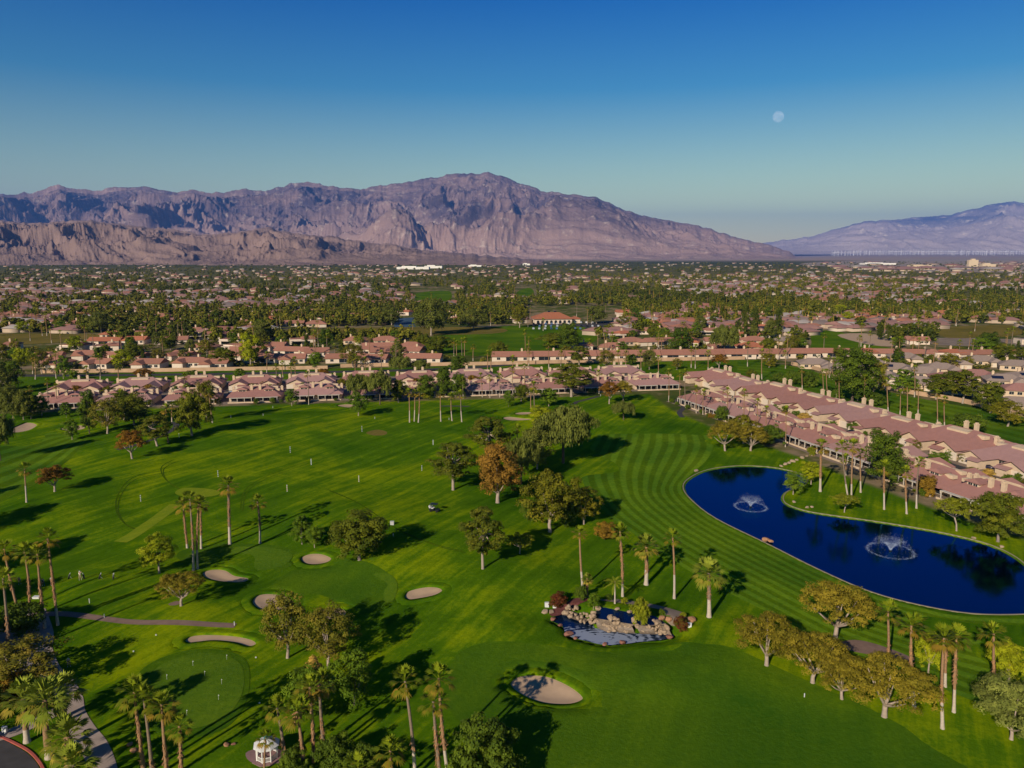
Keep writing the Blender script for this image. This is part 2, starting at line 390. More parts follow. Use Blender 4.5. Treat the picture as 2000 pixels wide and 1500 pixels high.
def strip(name, Lp, Rp, mat, nv=120, nu=28, dz=0.05, kind='structure', world=False):
    """a band between two outlines, with its own across-coordinate u"""
    A = resample(smooth(Lp, 8, False), nv); C = resample(smooth(Rp, 8, False), nv)
    if not world:
        A = np.array([P0(*p) for p in A]); C = np.array([P0(*p) for p in C])
    u = np.linspace(0, 1, nu); Q = A[:, None, :] * (1 - u)[None, :, None] + C[:, None, :] * u[None, :, None]
    Q = Q.reshape(-1, 2); z = gz(Q[:, 0], Q[:, 1], 'x') + dz
    ii = (np.arange(nv - 1)[:, None] * nu + np.arange(nu - 1)[None, :]).ravel(); F = np.stack([ii, ii + nu, ii + nu + 1, ii + 1], 1)
    V = np.column_stack([Q, z])
    a, b, c = V[F[0, 0]], V[F[0, 1]], V[F[0, 2]]
    if np.cross(b - a, c - a)[2] < 0: F = F[:, ::-1]
    me = np_mesh(name, V, F, mat, smooth=True); at = me.attributes.new('u', 'FLOAT', 'POINT'); at.data.foreach_set('value', np.tile(u, nv).astype(np.float32))
    return tag(link(name, me), kind=kind)
def band(pts, w):                   # world centre line -> two edges
    p = np.array(pts, float); t = np.gradient(p, axis=0); t /= np.linalg.norm(t, axis=1)[:, None] + 1e-9; nrm = np.column_stack([-t[:, 1], t[:, 0]])
    return (p + nrm * w / 2).tolist(), (p - nrm * w / 2).tolist()
def road(name, pts, w, mat, dz=0.06, nv=None, px=True):
    P = [P0(*q) for q in smooth(pts, 8, False)] if px else pts
    a, b = band(P, w); return strip(name, a, b, mat, nv or max(12, len(P) * 2), 4, dz, world=True)

M_fair = grassmat('fairway_turf', (0.026, 0.082, 0.006), (0.085, 0.165, 0.008), 0.6, 0.15, (9.5, 1.20, 0.82), 0.5, 1)
M_fair2 = grassmat('striped_fairway_turf', (0.026, 0.082, 0.006), (0.085, 0.160, 0.008), 0.6, 0.15, (6, 1.2, 0.82), 0.5, 2)
M_green = grassmat('putting_green_turf', (0.038, 0.100, 0.010), (0.072, 0.140, 0.012), 0.9, 0.12, None, 0.35, 3)
M_collar = grassmat('collar_turf', (0.023, 0.074, 0.006), (0.055, 0.118, 0.007), 0.3, 0.2, None, 0.35, 4)
M_smooth = grassmat('smooth_fairway_turf', (0.022, 0.074, 0.006), (0.062, 0.128, 0.007), 1.2, 0.35, None, 0.6, 5)
M_pale = grassmat('pale_target_turf', (0.09, 0.16, 0.012), (0.16, 0.21, 0.02), 0.9, 0.5, None, 0.3, 6)
M_sand = simple('bunker_sand', (0.43, 0.30, 0.19), 0.95, 0.10, 0.6, 0.05, 0.25)
M_path = simple('brown_path', (0.20, 0.13, 0.10), 0.95, 0.2, 0.8, 0.1)
M_conc = simple('concrete_path', (0.33, 0.26, 0.21), 0.9, 0.15, 0.7, 0.1)
M_asph = simple('asphalt', (0.055, 0.052, 0.052), 0.9, 0.25, 0.5, 0.1)
M_curb = simple('red_kerb_paint', (0.36, 0.085, 0.065), 0.8, 0.2, 1.0)
M_plaza = simple('plaza_paving', (0.22, 0.19, 0.18), 0.85, 0.2, 0.9)
M_rim = simple('pale_pond_edge', (0.27, 0.22, 0.14), 0.9, 0.15, 1.0)
M_soil = simple('court_soil_and_paving', (0.22, 0.165, 0.12), 0.95, 0.35, 0.15)
M_drygrass = grassmat('dry_turf', (0.07, 0.075, 0.025), (0.14, 0.125, 0.055), 0.3, 0.3, None, 0.5, 8)

# striped fairways
strip('striped_fairway', [(1168, 850), (1142, 895), (1136, 930), (1150, 965), (1190, 1010), (1250, 1055), (1330, 1108), (1420, 1160), (1520, 1212), (1620, 1262), (1760, 1318), (1900, 1372), (2150, 1460)],
      [(1386, 850), (1394, 872), (1380, 900), (1352, 925), (1331, 950), (1346, 977), (1398, 1017), (1498, 1066), (1598, 1116), (1698, 1160), (1800, 1188), (1900, 1205), (2150, 1212)], M_fair, 260, 40, 0.05)
strip('striped_fairway', [(-140, 905), (-40, 878), (40, 856), (90, 846), (120, 848)], [(-140, 1075), (-20, 1003), (60, 962), (130, 910), (176, 866)], M_fair2, 120, 30, 0.05)
# greens, collars, the smooth practice fairway
patch('smooth_fairway', px_poly([(880, 1300), (940, 1262), (1060, 1262), (1200, 1276), (1320, 1262), (1400, 1266), (1480, 1292), (1600, 1345), (1720, 1400), (1800, 1450), (1900, 1560), (1100, 1560), (960, 1450), (880, 1390)], 5), M_smooth, 0.045, 2.0)
patch('smooth_fairway', px_poly([(560, 1120), (650, 1095), (720, 1108), (765, 1132), (775, 1155), (758, 1180), (700, 1200), (600, 1190), (530, 1160)], 5), M_smooth, 0.045, 1.6)
patch('collar', px_poly([(265, 1330), (300, 1295), (370, 1272), (440, 1272), (480, 1290), (488, 1330), (478, 1380), (440, 1425), (370, 1445), (300, 1430), (262, 1390)], 5), M_collar, 0.045, 1.2)
patch('putting_green', px_poly([(285, 1335), (315, 1302), (375, 1281), (432, 1280), (468, 1297), (477, 1330), (467, 1372), (430, 1410), (365, 1428), (305, 1412), (278, 1380)], 5), M_green, 0.075, 1.2)
patch('collar', px_poly([(345, 1090), (375, 1072), (450, 1063), (530, 1066), (580, 1080), (576, 1100), (540, 1116), (470, 1122), (390, 1112)], 5), M_collar, 0.045, 1.3)
patch('putting_green', px_poly([(365, 1090), (395, 1077), (455, 1069), (525, 1071), (568, 1083), (564, 1098), (535, 1110), (470, 1117), (400, 1107)], 5), M_green, 0.075, 1.3)
patch('collar', px_poly([(730, 1128), (760, 1128), (776, 1145), (770, 1172), (752, 1178), (750, 1158), (757, 1145)], 4), M_green, 0.08, 1.0)
patch('collar', px_poly([(920, 1320), (960, 1298), (1040, 1292), (1130, 1310), (1190, 1345), (1196, 1372), (1160, 1392), (1080, 1396), (1000, 1380), (940, 1350)], 5), M_collar, 0.07, 1.5)
patch('target_green', px_poly([(342, 968), (355, 960), (385, 958), (415, 960), (431, 966), (418, 973), (385, 976), (355, 974)], 5), M_pale, 0.05, 1.5)
road('mown_strip', [(235, 1062), (262, 1048), (300, 1022), (345, 990)], 3.2, M_pale, 0.045)
def bunker_lip(poly):
    n = len(poly); c = np.array(poly); t = np.roll(c, -1, 0) - np.roll(c, 1, 0); t /= np.linalg.norm(t, axis=1)[:, None]; nr = np.column_stack([t[:, 1], -t[:, 0]])
    if sdist(poly, *(c[0] + nr[0] * 0.1)) < 0: nr = -nr
    rings = []
    for off, dz, pt in ((2.3, -0.12, 'lip'), (1.5, 0.05, 'lip'), (0.7, 0.09, 'lip'), (0.0, 0.09, 'lip'), (-0.05, -0.35, 'lip')):
        q = c + nr * off; rings.append(np.column_stack([q, gz(q[:, 0], q[:, 1], pt) + dz]))
    V = np.concatenate(rings); F = []
    for r in range(len(rings) - 1):
        for i in range(n):
            j = (i + 1) % n; F.append((r * n + i, r * n + j, (r + 1) * n + j, (r + 1) * n + i))
    F = np.array(F); a, b, d = V[F[0, 0]], V[F[0, 1]], V[F[0, 2]]
    if np.cross(b - a, d - a)[2] < 0: F = F[:, ::-1]
    tag(link('bunker_lip', np_mesh('bunker_lip', V, F, M_turf, smooth=True)), kind='structure')
for k, p in BPOLY.items(): bunker_lip(p)
for k, p in BPOLY.items(): patch('sand_bunker', p, M_sand, 0.0, 0.55 if p[0][1] < 200 else 1.0, 'sand')
# paths
road('brown_path', [(55, 1210), (88, 1206), (130, 1205), (200, 1211), (290, 1220), (380, 1223), (460, 1223)], 1.5, M_path)
road('cart_path', [(70, 1200), (84, 1240), (82, 1275), (96, 1310), (120, 1335), (138, 1370), (143, 1400), (160, 1430), (185, 1462), (200, 1500), (208, 1540)], 2.9, M_conc)
road('concrete_path', [(-40, 1452), (10, 1440), (50, 1425), (90, 1405), (125, 1388)], 2.2, M_conc, 0.068)
patch('road', px_poly([(-60, 1455), (-5, 1447), (30, 1462), (60, 1480), (80, 1510), (80, 1560), (-60, 1560)], 3), M_asph, 0.05, 1.5)
patch('plaza', px_poly([(-60, 1225), (20, 1222), (70, 1212), (98, 1222), (92, 1250), (78, 1278), (70, 1310), (-60, 1320)], 2), M_plaza, 0.055, 1.5)
for pts in ([(860, 794), (1090, 792), (1130, 784), (1170, 774)], [(1322, 780), (1335, 795), (1327, 806), (1333, 815)], [(230, 890), (270, 880), (330, 856), (345, 840), (338, 830)]):
    road('cart_path', pts, 2.0, M_asph, 0.06)
patch('worn_turf', px_poly([(715, 848), (735, 842), (755, 845), (752, 851), (730, 853)], 4), M_drygrass, 0.04, 2)
patch('worn_turf', px_poly([(1645, 1258), (1680, 1256), (1735, 1272), (1780, 1290), (1775, 1297), (1700, 1285), (1650, 1272)], 4), M_path, 0.09, 1.2)
patch('worn_turf', px_poly([(330, 1184), (345, 1179), (356, 1183), (345, 1188), (333, 1188)], 4), M_path, 0.04, 1)

M_track = grassmat('pressed_turf', (0.020, 0.06, 0.004), (0.06, 0.105, 0.006), 0.6, 0.2, None, 0.4, 15)
for pts in ([(318, 930), (260, 945), (232, 975), (228, 1005), (245, 1028), (268, 1038)], [(400, 985), (360, 965), (325, 945), (316, 925), (340, 910)], [(470, 1000), (480, 960), (530, 930), (600, 905)], [(905, 1090), (800, 1060), (700, 990), (640, 960)]):
    for off in (0, 9): road('tyre_track', [(a + off * .5, b + off * .35) for a, b in pts], .30, M_track, 0.04)
# kerb: a real step along the road bend
kp = [P0(*q) for q in smooth([(-40, 1443), (-5, 1443), (32, 1458), (64, 1477), (86, 1508), (92, 1550)], 8, False)]
a1, b1 = band(kp, 0.28); mb = MB()
for i in range(len(kp) - 1):
    z0, z1 = gz1(*kp[i]) - 0.1, gz1(*kp[i + 1]) - 0.1
    A, Bq, C, D = a1[i], a1[i + 1], b1[i + 1], b1[i]; t = 0.26
    mb.quad((*A, z0 + t), (*D, z0 + t), (*C, z1 + t), (*Bq, z1 + t)); mb.quad((*A, z0), (*A, z0 + t), (*Bq, z1 + t), (*Bq, z1)); mb.quad((*D, z0), (*C, z1), (*C, z1 + t), (*D, z0 + t))
tag(mb.build('kerb', M_curb), kind='structure')

# ------------------------------------------------------------------ water
def watermat(name, body, gloss, ffac, rough=0.04, bump=0.04, scale=2.2):
    m, N, L, B = nodes_of(name); out = [n for n in N if n.type == 'OUTPUT_MATERIAL'][0]
    N.remove(B); d = N.new('ShaderNodeBsdfDiffuse'); gl = N.new('ShaderNodeBsdfGlossy'); mx = N.new('ShaderNodeMixShader')
    g = N.new('ShaderNodeNewGeometry'); n = noise(N, L, g.outputs['Position'], scale, 3, 0.6)
    bp = N.new('ShaderNodeBump'); bp.inputs['Strength'].default_value = bump; bp.inputs['Distance'].default_value = 0.3; L.new(n.outputs[0], bp.inputs['Height'])
    d.inputs['Color'].default_value = (*body, 1); gl.inputs['Color'].default_value = (*gloss, 1); gl.inputs['Roughness'].default_value = rough
    L.new(bp.outputs[0], gl.inputs['Normal'])
    fr = N.new('ShaderNodeFresnel'); fr.inputs['IOR'].default_value = ffac; L.new(bp.outputs[0], fr.inputs['Normal'])
    L.new(fr.outputs[0], mx.inputs[0]); L.new(d.outputs[0], mx.inputs[1]); L.new(gl.outputs[0], mx.inputs[2]); L.new(mx.outputs[0], out.inputs['Surface']); return m, N, L, d, mx, out
M_water = watermat('lake_water', (0.0002, 0.0018, 0.005), (0.04, 0.30, 0.70), 2.4, 0.035, 0.05, 1.6)[0]
patch('water', POND, M_water, 0, None, flat=-0.22)
# foam rings drift over the small pool below the falls
M_pool, N, L, d, mx, out = watermat('pool_water', (0.002, 0.009, 0.028), (0.18, 0.34, 0.64), 2.2, 0.05, 0.12, 3.0)
g = N.new('ShaderNodeNewGeometry'); fx, fy = P0(1178, 1246)
mp = N.new('ShaderNodeMapping'); mp.inputs['Location'].default_value = (-fx, -fy, 0); L.new(g.outputs['Position'], mp.inputs['Vector'])
mp2 = N.new('ShaderNodeMapping'); mp2.inputs['Scale'].default_value = (0.5, 1.0, 1); L.new(mp.outputs[0], mp2.inputs['Vector'])
ln = N.new('ShaderNodeVectorMath'); ln.operation = 'LENGTH'; L.new(mp2.outputs[0], ln.inputs[0])
nz = noise(N, L, mp.outputs[0], 0.5, 4, 0.6, 1.0)
s = mathn(N, L, 'SUBTRACT', mathn(N, L, 'MULTIPLY', nz.outputs[0], 2.6), mathn(N, L, 'MULTIPLY', ln.outputs['Value'], 0.19))
wv = N.new('ShaderNodeTexWave'); wv.wave_type = 'RINGS'; wv.rings_direction = 'Z'; wv.inputs['Scale'].default_value = 0.45; wv.inputs['Distortion'].default_value = 3.5; L.new(mp2.outputs[0], wv.inputs['Vector'])
s = mathn(N, L, 'ADD', s, mathn(N, L, 'MULTIPLY', wv.outputs[0], 0.35))
mr = N.new('ShaderNodeMapRange'); mr.inputs[1].default_value = 0.72; mr.inputs[2].default_value = 1.05; mr.inputs[4].default_value = 0.75; L.new(s, mr.inputs[0])
fm = N.new('ShaderNodeBsdfDiffuse'); fm.inputs['Color'].default_value = (0.30, 0.34, 0.42, 1)
mx2 = N.new('ShaderNodeMixShader'); L.new(mr.outputs[0], mx2.inputs[0]); L.new(mx.outputs[0], mx2.inputs[1]); L.new(fm.outputs[0], mx2.inputs[2]); L.new(mx2.outputs[0], out.inputs['Surface'])
patch('water', LOWPOOL, M_pool, 0, None, flat=-0.12)
M_pool2 = watermat('upper_pool_water', (0.002, 0.008, 0.022), (0.14, 0.30, 0.58), 2.2, 0.05, 0.12, 3.0)[0]
patch('water', UPPOOL, M_pool2, 0, None, flat=UPZ - 0.1)
def edge_ring(poly, w, z):
    o = []; n = len(poly)
    for i in range(n):
        a = Vector(poly[i - 1]); b = Vector(poly[(i + 1) % n]); t = (b - a).normalized(); o.append((poly[i][0] - t.y * w, poly[i][1] + t.x * w))
    if sdist(poly, o[0][0], o[0][1]) < 0: o = [(2 * p[0] - q[0], 2 * p[1] - q[1]) for p, q in zip(poly, o)]
    mb = MB()
    for i in range(n):
        j = (i + 1) % n; A, Bq, C, D = poly[i], poly[j], o[j], o[i]
        q = [(*A, z), (*Bq, z), (*C, z), (*D, z)]
        if (Vector(Bq) - Vector(A)).cross(Vector(D) - Vector(A)) < 0: q.reverse()
        mb.quad(*q); mb.quad((*A, z - 0.5), (*Bq, z - 0.5), (*Bq, z), (*A, z)); mb.quad((*D, z - 0.3), (*D, z), (*C, z), (*C, z - 0.3))
    return mb
tag(edge_ring(POND, 0.26, 0.07).build('pond_edge', M_rim), 'pale concrete kerb running all round the blue pond', 'pond edge')

# ------------------------------------------------------------------ mountains
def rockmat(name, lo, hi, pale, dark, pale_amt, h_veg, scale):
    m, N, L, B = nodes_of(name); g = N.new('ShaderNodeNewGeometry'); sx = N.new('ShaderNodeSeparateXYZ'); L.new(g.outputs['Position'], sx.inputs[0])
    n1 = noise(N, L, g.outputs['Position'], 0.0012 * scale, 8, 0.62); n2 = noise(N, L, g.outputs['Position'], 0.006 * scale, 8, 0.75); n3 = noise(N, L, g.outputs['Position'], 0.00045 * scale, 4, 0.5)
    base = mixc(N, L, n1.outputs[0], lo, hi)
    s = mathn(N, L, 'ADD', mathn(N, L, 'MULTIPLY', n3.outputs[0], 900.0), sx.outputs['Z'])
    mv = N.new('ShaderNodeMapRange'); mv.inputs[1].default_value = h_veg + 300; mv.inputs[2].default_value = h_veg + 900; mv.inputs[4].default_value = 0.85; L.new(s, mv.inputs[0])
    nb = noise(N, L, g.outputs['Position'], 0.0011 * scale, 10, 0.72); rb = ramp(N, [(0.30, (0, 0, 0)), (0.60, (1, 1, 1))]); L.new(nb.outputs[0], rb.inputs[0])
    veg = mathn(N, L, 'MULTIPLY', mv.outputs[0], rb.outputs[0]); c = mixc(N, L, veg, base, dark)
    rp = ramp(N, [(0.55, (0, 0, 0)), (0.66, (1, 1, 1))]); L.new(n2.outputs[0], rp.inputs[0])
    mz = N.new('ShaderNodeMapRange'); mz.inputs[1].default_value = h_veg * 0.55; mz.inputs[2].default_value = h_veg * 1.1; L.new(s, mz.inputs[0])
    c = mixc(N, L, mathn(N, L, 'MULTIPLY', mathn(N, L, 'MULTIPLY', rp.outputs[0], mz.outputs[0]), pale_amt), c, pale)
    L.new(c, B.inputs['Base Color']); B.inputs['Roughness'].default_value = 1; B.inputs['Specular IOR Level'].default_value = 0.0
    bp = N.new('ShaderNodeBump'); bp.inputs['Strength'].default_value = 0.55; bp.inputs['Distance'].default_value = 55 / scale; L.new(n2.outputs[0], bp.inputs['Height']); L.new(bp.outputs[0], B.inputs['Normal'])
    return m
def mountain(name, prof, dn, df, mat, seed, nrow, step, gul, p, fr, WL, back=1.35, base=0.0):
    xs = [a for a, b in prof]; pxs = np.arange(xs[0], xs[-1] + step, step); py = np.interp(pxs, xs, [b for a, b in prof])
    py = py + (fbm(pxs / 14, pxs * 0, 4, seed + 50) - 0.5) * 6.0
    u = (pxs - 1000) / F_PX / (CP + (750 - 498) / F_PX * SP)
    t = np.linspace(0, back, nrow); T, U = np.meshgrid(t, u, indexing='ij'); PX = np.broadcast_to(pxs[None], T.shape)
    Y = dn + (df - dn) * T; X = U * Y
    ddir = -SP + (750 - py) / F_PX * CP; dy = CP + (750 - py) / F_PX * SP
    zr = np.maximum(CAM_H + ddir / dy * df - base, 5.0)[None, :]
    t0 = 0.16 * fbm(X / (0.6 * WL), Y / (0.6 * WL), 2, seed + 5)
    tt = np.clip((T - t0) / (1 - t0), 0, None)
    s = np.where(tt <= 1, np.clip(tt, 0, 1) ** p, np.clip(1 - 1.3 * (tt - 1), 0, 1))
    env = np.clip(tt, 0, 1) ** 0.5 * np.clip(1.0 - tt, 0, 1) ** 0.8
    wl = WL; wx = (fbm(X / wl, Y / wl, 3, seed + 2) - 0.5) * wl * 1.1; wy = (fbm(X / wl, Y / wl, 3, seed + 7) - 0.5) * wl * 1.1
    h = 0; w = 1.0; am = 1.0; fq = 1.0; tot = 0
    for k in range(8):                      # ridges carry the detail, valleys stay smooth
        r_ = (1 - np.abs(2 * vnoise((X + wx) / wl * fq + 5.3 * k, (Y + wy) / wl * fq * 0.75 + 2.1 * k, seed + 60 + k) - 1)) ** 1.6
        h = h + am * w * r_; w = np.clip(r_ * 1.7, 0.30, 1); tot += am; am *= 0.60; fq *= 2.05
    h = h / tot
    Z = zr * (s + gul * env * (h - 0.30) * 2.1 * np.clip(s + 0.45, 0, 1)) + base
    lim = CAM_H + (zr + base - CAM_H) * Y / df; Z = np.where(T < .97, np.minimum(Z, lim * .96 - (np.maximum(Z - lim * .96, 0)) * .25), Z)
    Z = np.where(tt > 0, np.maximum(Z, base - 2), base - 3); Z[-1] = base - 5
    Z[0] = base - 3
    n0, n1 = T.shape; ii = (np.arange(n0 - 1)[:, None] * n1 + np.arange(n1 - 1)[None]).ravel(); F = np.stack([ii, ii + 1, ii + n1 + 1, ii + n1], 1)
    return tag(link(name, np_mesh(name, np.stack([X.ravel(), Y.ravel(), Z.ravel()], 1), F, mat, smooth=True)), kind='structure')
M_foot = rockmat('foothill_rock', (0.17, 0.115, 0.098), (0.33, 0.225, 0.185), (0.42, 0.32, 0.26), (0.13, 0.10, 0.085), 0.4, 900, 2.2)
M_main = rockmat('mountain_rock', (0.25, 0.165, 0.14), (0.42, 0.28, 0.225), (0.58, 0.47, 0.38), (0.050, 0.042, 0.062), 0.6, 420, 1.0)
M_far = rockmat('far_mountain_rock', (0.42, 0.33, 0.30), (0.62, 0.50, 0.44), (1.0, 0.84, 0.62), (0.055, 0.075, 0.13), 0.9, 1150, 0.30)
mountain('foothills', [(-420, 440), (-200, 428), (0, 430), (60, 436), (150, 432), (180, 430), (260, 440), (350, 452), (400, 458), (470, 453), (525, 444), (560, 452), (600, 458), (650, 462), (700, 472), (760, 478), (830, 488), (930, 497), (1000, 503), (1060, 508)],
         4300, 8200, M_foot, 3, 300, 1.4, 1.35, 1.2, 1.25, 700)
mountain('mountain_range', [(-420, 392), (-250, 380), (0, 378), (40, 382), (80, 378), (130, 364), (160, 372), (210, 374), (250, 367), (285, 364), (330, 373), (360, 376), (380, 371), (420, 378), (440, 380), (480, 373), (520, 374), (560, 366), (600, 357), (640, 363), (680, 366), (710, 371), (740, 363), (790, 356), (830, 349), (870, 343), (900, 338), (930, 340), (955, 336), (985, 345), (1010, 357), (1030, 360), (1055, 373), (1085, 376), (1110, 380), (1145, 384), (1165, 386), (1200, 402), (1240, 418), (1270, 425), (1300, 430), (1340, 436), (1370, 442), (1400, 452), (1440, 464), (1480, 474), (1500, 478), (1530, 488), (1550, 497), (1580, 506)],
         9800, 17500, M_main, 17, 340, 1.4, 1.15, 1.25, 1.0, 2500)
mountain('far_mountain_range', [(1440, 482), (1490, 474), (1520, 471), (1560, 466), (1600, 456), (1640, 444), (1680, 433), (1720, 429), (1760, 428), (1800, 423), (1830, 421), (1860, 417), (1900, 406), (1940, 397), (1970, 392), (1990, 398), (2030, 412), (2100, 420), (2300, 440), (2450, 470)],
         22000, 36000, M_far, 29, 220, 1.6, 0.8, 1.4, 1.1, 5200, base=75)

# ------------------------------------------------------------------ moon and haze
me = bpy.data.meshes.new('moon'); bm = bmesh.new(); bmesh.ops.create_icosphere(bm, subdivisions=5, radius=1.0); bm.to_mesh(me); bm.free()
me.polygons.foreach_set('use_smooth', [True] * len(me.polygons))
m, N, L, B = nodes_of('moon_surface_and_air'); tc = N.new('ShaderNodeTexCoord'); n = noise(N, L, tc.outputs['Object'], 1.7, 5, 0.55)
r = ramp(N, [(0.40, (0.065, 0.075, 0.105)), (0.56, (0.12, 0.125, 0.15))]); L.new(n.outputs[0], r.inputs[0]); N.remove(B); dm = N.new('ShaderNodeBsdfDiffuse'); dm.inputs['Roughness'].default_value = 1.0; L.new(r.outputs[0], dm.inputs['Color']); tm_ = N.new('ShaderNodeBsdfTransparent'); ad = N.new('ShaderNodeAddShader'); tm_.inputs['Color'].default_value = (.93, .93, .93, 1)
L.new(dm.outputs[0], ad.inputs[0]); L.new(tm_.outputs[0], ad.inputs[1]); L.new(ad.outputs[0], [q for q in N if q.type == 'OUTPUT_MATERIAL'][0].inputs['Surface'])  # see-through share stands in for sky-lit air in front of the moon
me.materials.append(m); mo = link('moon', me); d = ray(1520, 228).normalized() * 90000
mo.location = (d.x, d.y, d.z + CAM_H); mo.scale = (11 / F_PX * 90000 * 0.86,) * 3
tag(mo, 'pale nearly full daytime moon in the blue sky above the right mountains', 'moon')
HAZE = 2.7e-5
mb = MB(); mb.box(-56000, -3300, -6, 56000, 56000, 2950)
m = bpy.data.materials.new('haze_air'); m.use_nodes = True; nt = m.node_tree; nt.nodes.remove(nt.nodes['Principled BSDF'])
pv = nt.nodes.new('ShaderNodeVolumePrincipled'); pv.inputs['Color'].default_value = (0.13, 0.34, 1.0, 1); pv.inputs['Density'].default_value = HAZE; pv.inputs['Anisotropy'].default_value = 0.0
nt.links.new(pv.outputs[0], nt.nodes['Material Output'].inputs['Volume'])
hz = tag(mb.build('haze', m), kind='stuff')
# ------------------------------------------------------------------ trees
rng = np.random.default_rng(7)
def unit(v): return v / (np.linalg.norm(v, axis=-1, keepdims=True) + 1e-9)
def rdir(n, r=rng): return unit(r.normal(size=(n, 3)))
def leaf_quads(pos, nor, size, r, elong=1.3, hang=0.0):
    n = len(pos); a = unit(np.cross(nor, rdir(n, r)))
    if hang:
        dn = np.tile([0, 0, -1.0], (n, 1)); a = unit(a * (1 - hang) + dn * hang)
    b = unit(np.cross(nor, a)); s = size * (0.55 + 0.9 * r.random(n))[:, None]
    a = a * s * elong * 0.5; b = b * s * 0.5
    V = np.stack([pos - a, pos + b * 0.9 - a * 0.1, pos + a, pos - b * 0.9 - a * 0.1], 1).reshape(-1, 3)
    return V, np.arange(4 * n).reshape(n, 4)
def crown_arrays(lobes, n, size, seed, clump=0.34, nclump=9, shell=0.45, hang=0.0, elong=1.3, tintvar=0.55):
    """lobes: (cx,cy,cz, rx,ry,rz). Leaves sit on small clumps spread through each lobe"""
    r = np.random.default_rng(seed); P = []; NN = []; T = []
    w = np.array([(l[3] * l[4] * l[5]) ** (2 / 3) for l in lobes]); w = w / w.sum()
    for l, wi in zip(lobes, w):
        c = np.array(l[:3]); rad = np.array(l[3:6]); k = max(3, int(nclump)); m = max(8, int(n * wi / k)); ltint = r.random()
        d = rdir(k, r); d[:, 2] = np.where(d[:, 2] < -0.5, -d[:, 2], d[:, 2])
        cc = c + d * rad * (shell + (0.98 - shell) * r.random(k)[:, None] ** 0.6)
        for q in range(k):
            rr = rad * clump * (0.7 + 0.6 * r.random()); dd = rdir(m, r); dd[:, 2] = np.where(dd[:, 2] < -0.35, -dd[:, 2] * 0.6, dd[:, 2]); dd = unit(dd)
            p = cc[q] + dd * rr * (0.55 + 0.5 * r.random(m)[:, None])
            if hang: p[:, 2] -= hang * rad[2] * 0.9 * r.random(m) ** 1.5
            outw = unit((p - c) / rad)
            P.append(p); NN.append(unit(dd * 0.9 + outw * 0.55 + rdir(m, r) * 0.55)); T.append(np.clip(0.5 + tintvar * (0.45 * (ltint - 0.5) + 0.75 * (r.random() - 0.5) + 0.5 * (r.random(m) - 0.5)), 0, 1))
    P = np.concatenate(P); NN = np.concatenate(NN); T = np.concatenate(T)
    V, F = leaf_quads(P, NN, size, r, elong, hang * 0.8); return V, F, T
KINDS = {}
def treekind(name, cols, bark, lobes_fn, n, size, trunk, seeds=(1, 2), transl=0.1, **kw):
    """trunk = (radius, fork height, number of limbs, trunk lean)"""
    lm = leafmat(name + '_leaves', cols, transl); out = []
    for sd in seeds:
        r = random.Random(sd * 77 + len(name)); lobes = lobes_fn(r)
        V, F, T = crown_arrays(lobes, n, size, sd * 13 + len(name), **kw)
        cm = np_mesh(name + '_crown', V, F, lm, T)
        rad, fork, limbs, lean = trunk; rad *= .72; mb = MB(); lx = (r.random() - 0.5) * lean; ly = (r.random() - 0.5) * lean * 0.5
        f = (lx * fork, ly * fork, fork); mid = (lx * fork * 0.35 + 0.03 * lean, 0, fork * 0.5)
        mb.tube([(0, 0, -0.03), (0, 0, 0.02), mid, f], [rad * 1.5, rad * 1.1, rad * 0.95, rad * 0.85], 8)
        ls = sorted(lobes, key=lambda q: -q[2] - math.hypot(q[0], q[1]) * 0.6)[:]; r.shuffle(ls)
        for q in ls[:limbs]:
            e = (q[0] * 0.92, q[1] * 0.92, q[2] + q[5] * 0.1); m1 = tuple(f[i] + (e[i] - f[i]) * 0.45 for i in range(3)); m1 = (m1[0] * 1.15, m1[1] * 1.15, m1[2] - 0.02)
            mb.tube([(f[0], f[1], f[2] - rad), m1, e], [rad * 0.62, rad * 0.42, rad * 0.12], 6)
        tm = mb.mesh(name + '_trunk', bark, True)
        A = V; wd = (np.percentile(A[:, 0], 98.5) - np.percentile(A[:, 0], 1.5) + np.percentile(A[:, 1], 98.5) - np.percentile(A[:, 1], 1.5)) / 2
        out.append((tm, cm, float(wd), float(np.percentile(A[:, 2], 99.3))))
    KINDS[name] = out
BK_pale = simple('pale_bark', (0.33, 0.26, 0.20), 0.9, 0.3, 6, 0.1, 0.3)
BK_grey = simple('grey_bark', (0.24, 0.19, 0.155), 0.9, 0.35, 6, 0.1, 0.3)
BK_dark = simple('dark_bark', (0.11, 0.08, 0.06), 0.9, 0.35, 6, 0.1, 0.3)
def dome(n, R0, z0, zr, lr, r, inner=3):
    o = []
    for k in range(n):
        a = 2.399 * k + r.random() * 0.6; h = 1 - (k + 0.5) / n; rr = math.sqrt(max(0, 1 - h * h)); j = 0.85 + 0.25 * r.random()
        o.append((R0 * rr * math.cos(a) * j, R0 * rr * math.sin(a) * j, z0 + zr * h * j, lr * (0.8 + 0.5 * r.random()), lr * (0.8 + 0.5 * r.random()), lr * (0.65 + 0.3 * r.random())))
    for k in range(inner):
        a = r.random() * 6.28; o.append((R0 * 0.35 * math.cos(a), R0 * 0.35 * math.sin(a), z0 + zr * 0.45, lr * 1.1, lr * 1.1, lr))
    return o
def blob(n, R0, z0, z1, lr, r, taper=0.0, flat=1.0):
    o = []
    for k in range(n):
        t = (k + r.random()) / n; a = 2.399 * k + r.random(); e = math.sin(math.pi * (0.12 + 0.8 * t)) * (1 - taper * t); q = R0 * e * (0.55 + 0.45 * r.random()); l = lr * (0.75 + 0.5 * r.random())
        o.append((q * math.cos(a), q * math.sin(a), z0 + (z1 - z0) * t, l, l, l * flat))
    return o
